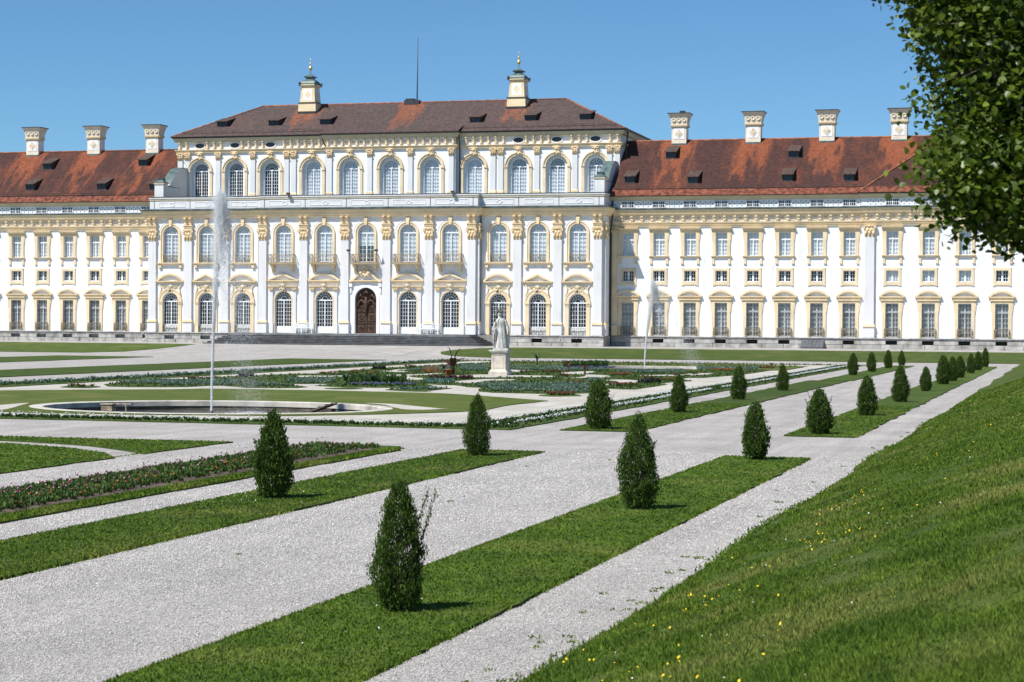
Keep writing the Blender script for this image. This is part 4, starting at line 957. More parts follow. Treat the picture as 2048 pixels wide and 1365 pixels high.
pr_ = b.build('roof', PVM, pv, (-pv.location.x, -pv.location.y, -pv.location.z))
b = MB(); b.tube([(-19.95, y0, z0 + 0.03), (-19.95 + d, y0 + d, z0 + 6.13)], 0.1, 6); obj('hip_tiles', b.mesh('h'), RIDGE, pr_)
b = MB(); b.add([(-19.9, y0 - 0.03, z0 + 0.03), (40, y0 - 0.03, z0 + 0.03), (40, y0 + 0.75, z0 + 0.04 + 0.75 * 0.782), (-19.15, y0 + 0.75, z0 + 0.04 + 0.75 * 0.782)], [(0, 1, 2, 3)]); obj('eave_tiles', b.mesh('e'), EAVET, pr_)

# ------------------------------------------------------------------ plinths: separate stones with recessed joints, cellar openings
def stone_unit():
    b = MB(); c = 0.04
    x, z = 0.5, 0.5
    b.add([(-x, 0.06, -z), (x, 0.06, -z), (x, 0.06, z), (-x, 0.06, z), (-x + c * 0.4, 0, -z + c), (x - c * 0.4, 0, -z + c), (x - c * 0.4, 0, z - c), (-x + c * 0.4, 0, z - c)], [(4, 5, 6, 7), (0, 1, 5, 4), (1, 2, 6, 5), (2, 3, 7, 6), (3, 0, 4, 7)])
    return b.mesh('stone')
STU = stone_unit()
def plinth(root, x0, x1, y, z0, opens, dark, seed, skip=None):
    """opens = x of the cellar openings"""
    rnd = random.Random(seed); L = (-root.location.x, -root.location.y, -root.location.z); zt = 1.72
    b = MB()
    seg = []; cur = x0
    for o in sorted(opens): seg.append((cur, o - 0.52)); cur = o + 0.52
    seg.append((cur, x1))
    za, zb = z0 + 0.42, z0 + 0.8
    for a, c in seg:
        if c > a: b.box(a, c, y + 0.055, y + 0.5, za, zb)
    b.box(x0, x1, y + 0.055, y + 0.5, z0 - 0.3, za); b.box(x0, x1, y + 0.055, y + 0.5, zb, zt)
    p = b.build('plinth', STONEB, root, L)
    b = MB(); b.xprism([(y + 0.5, zt), (y - 0.06, zt), (y - 0.09, zt + 0.07), (y - 0.02, zt + 0.13), (y + 0.5, zt + 0.14)], x0, x1); obj('plinth_ledge', b.mesh('l'), STONEL, p)
    def course(a, c, zl, zh):
        x = a
        while x < c - 0.05:
            w = rnd.uniform(1.1, 2.3)
            if c - x - w < 0.7: w = c - x
            w = min(w, c - x)
            obj('plinth_stone', STU, STONE, p, (x + w / 2, y + rnd.uniform(-0.006, 0.006), (zl + zh) / 2), 0, (w - 0.025, 1, zh - zl - 0.02)); x += w
    course(x0, x1, z0 - 0.05, za)
    for a, c in seg:
        if c > a: course(a, c, za, zb)
    course(x0, x1, zb, zt)
    for o in opens:
        if dark:
            obj('cellar_pane', ME['cel_p'], DARKIN, p, (o, y + 0.4, z0)); obj('cellar_grate', ME['cel_g'], IRON, p, (o, y + 0.2, z0))
        else: obj('cellar_niche', ME['cel_n'], STONEL, p, (o, y + 0.42, z0))
STONEL = M('plinth_ledge_stone', (0.36, 0.35, 0.33), 0.9, 0.15, 2, 0.2, 12)
ME['cel_p'] = MB().box(-0.53, 0.53, 0, 0.05, 0.41, 0.81).mesh('c'); ME['cel_n'] = MB().box(-0.53, 0.53, 0, 0.05, 0.41, 0.81).mesh('c')
_b = MB()
for k in range(-2, 3): _b.tube([(k * 0.2, 0, 0.42), (k * 0.2, 0, 0.8)], 0.02, 4)
_b.tube([(-0.52, 0, 0.61), (0.52, 0, 0.61)], 0.02, 4); ME['cel_g'] = _b.mesh('g')
plinth(lw, -113.5, AX - 24.0, YW - 0.2, 0.75, [x for x in lxs if x > -112.5], False, 1)
plinth(blk, AX - 24.2, AX - 14.2, YS - 0.3, 0.72, [AX - 21.5, AX - 17.5], False, 2)
plinth(blk, AX + 14.2, AX + 24.2, YS - 0.3, 0.72, [AX + 17.5, AX + 21.5], True, 3)
b = MB(); b.box(AX + 23.6, AX + 24.15, YS + 0.21, 190.8, 0.5, 1.84); part('plinth_return', b, STONE)
b = MB(); b.box(AX - 14.2, AX + 14.2, YM - 0.1, YS + 0.2, 0.5, 1.82); part('plinth_core', b, STONEB)
plinth(rw, AX + 24.16, -19.5, YW - 0.2, 0.78, rxs[1:6] + rxs[7:], True, 4)
plinth(pv, -19.5, 2.0, YP - 0.25, 0.8, pxs[:5], True, 5)

# ------------------------------------------------------------------ stair to the garden: seven wide steps on three sides
st = tag(empty('garden_stair', (AX - 0.9, 185.0, 0.72)), 'wide flight of dark grey stone steps before the carved portal', 'steps')
NST = 7; z0 = 0.72; dz = (1.845 - z0) / NST
for k in range(NST):
    b = MB(); x0 = -83.3 + 0.36 * k; x1 = -54.3 - 0.36 * k; y0 = 182.3 + 0.36 * k
    b.box(x0, x1, y0, 187.15, z0 + dz * k - (0.3 if k == 0 else 0.0), z0 + dz * (k + 1) - 0.055)
    b.box(x0 - 0.035, x1 + 0.035, y0 - 0.035, 187.15, z0 + dz * (k + 1) - 0.055, z0 + dz * (k + 1) - 0.002)
    b.build('step', STEP if k < NST - 1 else STEPL, st, (-st.location.x, -st.location.y, -st.location.z)) if k < NST - 1 else b.build('landing', STEPL, st, (-st.location.x, -st.location.y, -st.location.z))
# ------------------------------------------------------------------ ground
def gravel_material(name, c1, c2, c3, size, bump=0.6):
    m = bpy.data.materials.new(name); m.use_nodes = True; nt, lk = nodes_of(m); b = nt['Principled BSDF']
    b.inputs['Roughness'].default_value = 0.95; b.inputs['Specular IOR Level'].default_value = 0.15
    pos = nt.new('ShaderNodeNewGeometry').outputs['Position']
    def vor(scale, out):
        v = nt.new('ShaderNodeTexVoronoi'); v.inputs['Scale'].default_value = scale; lk.new(pos, v.inputs['Vector']); return v.outputs[out]
    def noise(scale, d=4):
        n = nt.new('ShaderNodeTexNoise'); n.inputs['Scale'].default_value = scale; n.inputs['Detail'].default_value = d; lk.new(pos, n.inputs['Vector']); return n.outputs[0]
    cr = nt.new('ShaderNodeValToRGB'); e = cr.color_ramp.elements
    e[0].position = 0.0; e[0].color = (*c3, 1); e[1].position = 1.0; e[1].color = (*c1, 1)
    k = e.new(0.12); k.color = (*c2, 1); k = e.new(0.55); k.color = (*[(a + b_) / 2 for a, b_ in zip(c1, c2)], 1)
    sep = nt.new('ShaderNodeSeparateColor'); lk.new(vor(1 / size, 'Color'), sep.inputs[0]); lk.new(sep.outputs[0], cr.inputs[0])
    big = nt.new('ShaderNodeMapRange'); big.inputs[1].default_value = 0.3; big.inputs[2].default_value = 0.7; big.inputs[3].default_value = 0.82; big.inputs[4].default_value = 1.07; lk.new(noise(0.45, 7), big.inputs[0])
    mx = nt.new('ShaderNodeMixRGB'); mx.blend_type = 'MULTIPLY'; mx.inputs[0].default_value = 1; lk.new(cr.outputs[0], mx.inputs[1]); lk.new(big.outputs[0], mx.inputs[2])
    mp = nt.new('ShaderNodeMapping'); mp.inputs['Scale'].default_value = (2.2, 0.13, 1); lk.new(pos, mp.inputs[0]); trk = nt.new('ShaderNodeTexNoise'); trk.inputs['Scale'].default_value = 1.0; trk.inputs['Detail'].default_value = 3; lk.new(mp.outputs[0], trk.inputs['Vector'])
    tm = nt.new('ShaderNodeMapRange'); tm.inputs[1].default_value = 0.35; tm.inputs[2].default_value = 0.65; tm.inputs[3].default_value = 0.9; tm.inputs[4].default_value = 1.06; lk.new(trk.outputs[0], tm.inputs[0])   # raked and trodden lanes along the path
    mt_ = nt.new('ShaderNodeMixRGB'); mt_.blend_type = 'MULTIPLY'; mt_.inputs[0].default_value = 1; lk.new(mx.outputs[0], mt_.inputs[1]); lk.new(tm.outputs[0], mt_.inputs[2]); mx = mt_
    # brownish bits where leaves and soil got mixed in
    sp = nt.new('ShaderNodeMapRange'); sp.inputs[1].default_value = 0.66; sp.inputs[2].default_value = 0.78; sp.inputs[4].default_value = 0.5; lk.new(noise(2.2, 6), sp.inputs[0])
    m2 = nt.new('ShaderNodeMixRGB'); m2.inputs[2].default_value = (c2[0] * 0.8, c2[1] * 0.68, c2[2] * 0.58, 1); lk.new(sp.outputs[0], m2.inputs[0]); lk.new(mx.outputs[0], m2.inputs[1])
    lk.new(m2.outputs[0], b.inputs['Base Color'])
    bp = nt.new('ShaderNodeBump'); bp.inputs['Strength'].default_value = bump; bp.inputs['Distance'].default_value = size * 0.5; bp.invert = True
    lk.new(vor(1 / size, 'Distance'), bp.inputs['Height']); lk.new(bp.outputs[0], b.inputs['Normal'])
    return m
GRAVEL = gravel_material('pale_gravel', (0.49, 0.458, 0.424), (0.30, 0.277, 0.252), (0.08, 0.07, 0.06), 0.019, 1.0)
SAND = gravel_material('cream_sand', (0.52, 0.485, 0.42), (0.41, 0.38, 0.325), (0.26, 0.23, 0.19), 0.03, 0.4)

def grass_material(name, c1, c2, c3, scale=1.2, mow=None):
    m = bpy.data.materials.new(name); m.use_nodes = True; nt, lk = nodes_of(m); b = nt['Principled BSDF']
    b.inputs['Roughness'].default_value = 0.8; b.inputs['Specular IOR Level'].default_value = 0.2
    geo = nt.new('ShaderNodeNewGeometry'); pos = geo.outputs['Position']
    def noise(s, d=4, vec=None):
        n = nt.new('ShaderNodeTexNoise'); n.inputs['Scale'].default_value = s; n.inputs['Detail'].default_value = d; lk.new(vec or pos, n.inputs['Vector']); return n.outputs[0]
    def rng(v, a, c):
        r = nt.new('ShaderNodeMapRange'); r.inputs[1].default_value = a; r.inputs[2].default_value = c; lk.new(v, r.inputs[0]); return r.outputs[0]
    m1 = nt.new('ShaderNodeMixRGB'); m1.inputs[1].default_value = (*c1, 1); m1.inputs[2].default_value = (*c2, 1); n_a = nt.new('ShaderNodeMixRGB'); n_a.inputs[0].default_value = 0.45; lk.new(noise(scale, 6), n_a.inputs[1]); lk.new(noise(scale * 7, 4), n_a.inputs[2]); lk.new(rng(n_a.outputs[0], 0.4, 0.6), m1.inputs[0])
    m2 = nt.new('ShaderNodeMixRGB'); m2.inputs[2].default_value = (*c3, 1); lk.new(rng(noise(scale * 0.37, 5), 0.52, 0.72), m2.inputs[0]); lk.new(m1.outputs[0], m2.inputs[1])
    hs = nt.new('ShaderNodeHueSaturation'); mr = nt.new('ShaderNodeMapRange'); mr.inputs[3].default_value = 0.7; mr.inputs[4].default_value = 1.35
    lk.new(geo.outputs['Random Per Island'], mr.inputs[0]); lk.new(mr.outputs[0], hs.inputs['Value']); lk.new(m2.outputs[0], hs.inputs['Color'])
    lk.new(hs.outputs[0], b.inputs['Base Color'])
    bp = nt.new('ShaderNodeBump'); bp.inputs['Strength'].default_value = 0.6; bp.inputs['Distance'].default_value = 0.05; lk.new(noise(18, 4), bp.inputs['Height']); lk.new(bp.outputs[0], b.inputs['Normal'])
    return m
LAWN = grass_material('mown_lawn', (0.056, 0.088, 0.010), (0.033, 0.060, 0.007), (0.078, 0.098, 0.018))
LAWN2 = grass_material('bank_grass', (0.058, 0.086, 0.011), (0.032, 0.055, 0.007), (0.086, 0.094, 0.022), 1.1)
LAWN3 = grass_material('dry_lawn', (0.074, 0.092, 0.014), (0.044, 0.064, 0.009), (0.100, 0.100, 0.027), 0.9)
def blade_mat(name, src, c1, c2, c3, scale):
    m = grass_material(name, c1, c2, c3, scale); nt, lk = nodes_of(m); p = nt['Principled BSDF']
    tr = nt.new('ShaderNodeBsdfTranslucent'); mx = nt.new('ShaderNodeMixShader'); mx.inputs[0].default_value = 0.35
    lk.new(p.inputs['Base Color'].links[0].from_socket, tr.inputs[0]); lk.new(p.outputs[0], mx.inputs[1]); lk.new(tr.outputs[0], mx.inputs[2]); lk.new(mx.outputs[0], nt['Material Output'].inputs[0])
    for l in list(p.inputs['Normal'].links): lk.remove(l)
    return m
BLADE = blade_mat('mown_blades', LAWN, (0.135, 0.208, 0.020), (0.074, 0.136, 0.012), (0.21, 0.24, 0.045), 1.2)
BLADE2 = blade_mat('bank_blades', LAWN2, (0.145, 0.215, 0.024), (0.068, 0.128, 0.014), (0.245, 0.255, 0.065), 1.3)

BANK_X, BANK_S = -4.35, 0.36                       # foot of the grass bank the camera stands on
YB0, YB1 = 166.0, 176.0                            # foot and top of the terrace bank before the palace
def sstep(t): t = np.clip(t, 0, 1); return t * t * (3 - 2 * t)
def terrain(x, y):
    """height of the ground before the palace: grass bank at the sides, gravel ramp on the axis"""
    x = np.asarray(x, float); y = np.asarray(y, float)
    bank = 0.76 * np.clip((y - YB0) / (YB1 - YB0), 0, 1); ramp = 0.74 * np.clip((y - 152.0) / (182.0 - 152.0), 0, 1)
    w = sstep((13.5 - np.abs(x - (AX - 1.0))) / 6.0)
    return bank * (1 - w) + ramp * w + 0.03 * np.clip((y - 178) / 10, 0, 1)
BAS = [(-28.8, 63.8, 6.4, 5.4), (-28.4, 134.0, 6.4, 5.4)]
def ell(c, k=1.0, n=56, d=0.0): return [(c[0] + (c[2] * k + d) * math.cos(2 * PI * i / n), c[1] + (c[3] * k + d) * math.sin(2 * PI * i / n)) for i in range(n)]
def ring_n(c, d, n=72): return [(c[0] + (c[2] + d) * math.cos(2 * PI * i / n), c[1] + (c[3] + d) * math.sin(2 * PI * i / n)) for i in range(n)]
v, f = cdt([(-420, -60), (420, -60), (420, 150), (-420, 150)], [ring_n(c, -0.2) for c in BAS])
tag(obj('gravel_ground', MB().add([(x, y, 0) for x, y in v], f).mesh('g'), GRAVEL), 'pale grey gravel ground of the garden paths', kind='structure')
xs = np.concatenate([[-420, -250, -160], np.arange(-130, 20, 1.5), [60, 160, 420]]); ys = np.concatenate([np.arange(150, 190, 1.0), [192, 230, 400]])
X, Y = np.meshgrid(xs, ys); Z = terrain(X, Y); nx, ny = len(xs), len(ys)
F = np.array([(j * nx + i, j * nx + i + 1, (j + 1) * nx + i + 1, (j + 1) * nx + i) for j in range(ny - 1) for i in range(nx - 1)])
tag(obj('forecourt_ground', np_mesh('g', np.stack([X, Y, Z], -1), F), GRAVEL), 'gravel forecourt rising to the palace steps', kind='structure')
b = MB(); b.add([(-6000, -2000, -0.6), (6000, -2000, -0.6), (6000, 8000, -0.6), (-6000, 8000, -0.6)], [(0, 1, 2, 3)]); tag(b.build('far_ground', LAWN3), 'flat land around the palace', kind='structure')

def wobble(poly, step=0.7, amp=0.035, seed=0, closed=True, smooth=False):
    rnd = random.Random(seed); out = []; n = len(poly)
    if smooth:
        q = []
        for i in range(n):
            p0, p1, p2, p3 = (Vector(poly[(i + k) % n]) for k in (-1, 0, 1, 2))
            for t in (0, 0.25, 0.5, 0.75):
                t2, t3 = t * t, t * t * t
                r = 0.5 * ((2 * p1) + (p2 - p0) * t + (2 * p0 - 5 * p1 + 4 * p2 - p3) * t2 + (3 * p1 - p0 - 3 * p2 + p3) * t3); q.append((r.x, r.y))
        poly = q; n = len(poly)
    for i in range(n):
        a = poly[i]; c = poly[(i + 1) % n]; L = math.hypot(c[0] - a[0], c[1] - a[1]); k = max(1, int(L / step))
        for j in range(k): t = j / k; qx, qy = a[0] + (c[0] - a[0]) * t, a[1] + (c[1] - a[1]) * t; lo = 0.6 * amp * (math.sin(qy * 1.9 + seed + qx) + 0.7 * math.sin(qy * 0.61 + 2 * seed)); out.append((qx + rnd.uniform(-amp, amp) + lo, qy + rnd.uniform(-amp, amp) + 0.3 * lo))
    return out
def sheet(name, poly, z, mat, label, holes=(), skirt=True, kind='structure', parent=None, hgt=None):
    v, f = cdt(poly, holes); b = MB(); H = (lambda x, y: z) if hgt is None else (lambda x, y: float(hgt(x, y)) + z)
    b.add([(x, y, H(x, y)) for x, y in v], f)
    if skirt:
        for lp in [poly] + list(holes):
            n = len(lp); b.add([(x, y, H(x, y)) for x, y in lp] + [(x, y, H(x, y) - z - 0.02) for x, y in lp], [(i, (i + 1) % n, (i + 1) % n + n, i + n) for i in range(n)])
    o = b.build(name, mat, parent)
    return tag(o, label, kind=kind) if parent is None else o

# lawn strips that carry the clipped shrubs
strips = []
def strip(x0, x1, y0, y1, label, seed, z=0.035):
    p = wobble([(x0, y0), (x1, y0), (x1, y1), (x0, y1)], 0.4, 0.045, seed); strips.append((x0, x1, y0, y1)); sheet('lawn_strip', p, z, LAWN, label)
strip(-7.62, -5.72, 4, 44.9, 'near right-hand mown strip with three clipped shrubs', 1); strip(-7.55, -5.65, 53.8, 108.6, 'middle right-hand mown strip beyond the cross path', 2); strip(-7.4, -5.6, 109.1, 152, 'far right-hand mown strip before the terrace', 3)
strip(-13.85, -11.9, 4, 44.9, 'near left-hand mown strip beside the flower bed', 4); strip(-13.85, -11.75, 54.2, 108.4, 'middle left-hand mown strip beyond the cross path', 5); strip(-13.4, -11.6, 108.9, 152, 'far left-hand mown strip before the terrace', 6)
# lawns of the near left compartment with the curved path between them
sheet('lawn', wobble([(-60, 45.5), (-27, 45.4), (-20.0, 45.6), (-20.15, 40.9), (-20.9, 41.7), (-22.6, 43.0), (-24.6, 43.9), (-27, 44.4), (-60, 44.6)], 0.8, 0.05, 8), 0.035, LAWN, 'narrow lawn between curved path and cross path')
sheet('lawn', wobble([(-20.0, 10), (-20.1, 39.4), (-20.9, 40.6), (-22.4, 41.9), (-24.4, 42.8), (-27, 43.4), (-60, 43.8), (-60, 10)], 0.8, 0.05, 9), 0.035, LAWN, 'lawn inside the curved path at the left edge')
# long lawns either side of the main axis
sheet('lawn', wobble([(-61.2, 54), (-54, 54), (-53.6, 95), (-53.0, 130), (-52.5, 149.4), (-61.1, 150.6)], 1.5, 0.05, 10), 0.035, LAWN, 'long lawn right of the main axis')
sheet('lawn', wobble([(-82.3, 54), (-72.2, 54), (-72.2, 123), (-73.2, 150.7), (-82.2, 151.2)], 1.5, 0.05, 11), 0.035, LAWN, 'long lawn left of the main axis')
# terrace banks before the palace
def bank_sheet(poly, label, seed):
    base = wobble(poly, 2.0, 0.05, seed); ex = [(x, y) for x in np.arange(-130, 30, 3.0) for y in (166.0, 168.5, 171, 173.5, 176.0) if inside(base, x, y)]
    v, f = cdt(base, [], ex); b = MB(); b.add([(x, y, float(terrain(x, y)) + 0.03) for x, y in v], f); return tag(b.build('bank_lawn', LAWN2), label, kind='structure')
rb = [(30, 165.8), (-40, 165.9), (-49, 166.0), (-52.5, 166.9), (-54.2, 168.6), (-54.8, 170.8), (-54.2, 173), (-52.4, 174.8), (-49, 175.9), (-44, 176.2), (30, 176.3)]
bank_sheet(rb, 'grassy terrace bank right of the ramp', 12)
bank_sheet([(-130, 166), (-88, 166.1), (-84.5, 167.6), (-82.6, 170.5), (-81.6, 174), (-81.2, 176.5), (-84, 177.2), (-130, 176.6)], 'grassy terrace bank left of the ramp', 13)
# bank at the right where the camera stands
def bank_z(x, y=0): x = np.asarray(x, float); t = np.clip(x - BANK_X, 0, None); return np.where(t < 5.6, BANK_S * t, BANK_S * 5.6)
ys = np.concatenate([np.arange(-10, 60, 0.8), np.arange(60, 164, 2.5)]); xs = np.array([-0.0, 0.25, 0.8, 1.6, 2.6, 4.0, 5.6, 8, 40])
rnd = random.Random(5); V = []
for y in ys:
    foot = BANK_X + 0.09 * math.sin(y * 0.37) + rnd.uniform(-0.04, 0.04)
    for k, t in enumerate(xs):
        x = foot + t; V.append((x, y, (0.012 if k == 0 else float(bank_z(x)) + 0.02 + 0.008 * math.sin(x * 1.7 + y * 0.6) * min(1, t))))
n = len(xs); F = [(j * n + i, j * n + i + 1, (j + 1) * n + i + 1, (j + 1) * n + i) for j in range(len(ys) - 1) for i in range(n - 1)]
tag(MB().add(V, F, True).build('grass_bank', LAWN2), 'sloping grass bank at the right foreground', kind='structure')

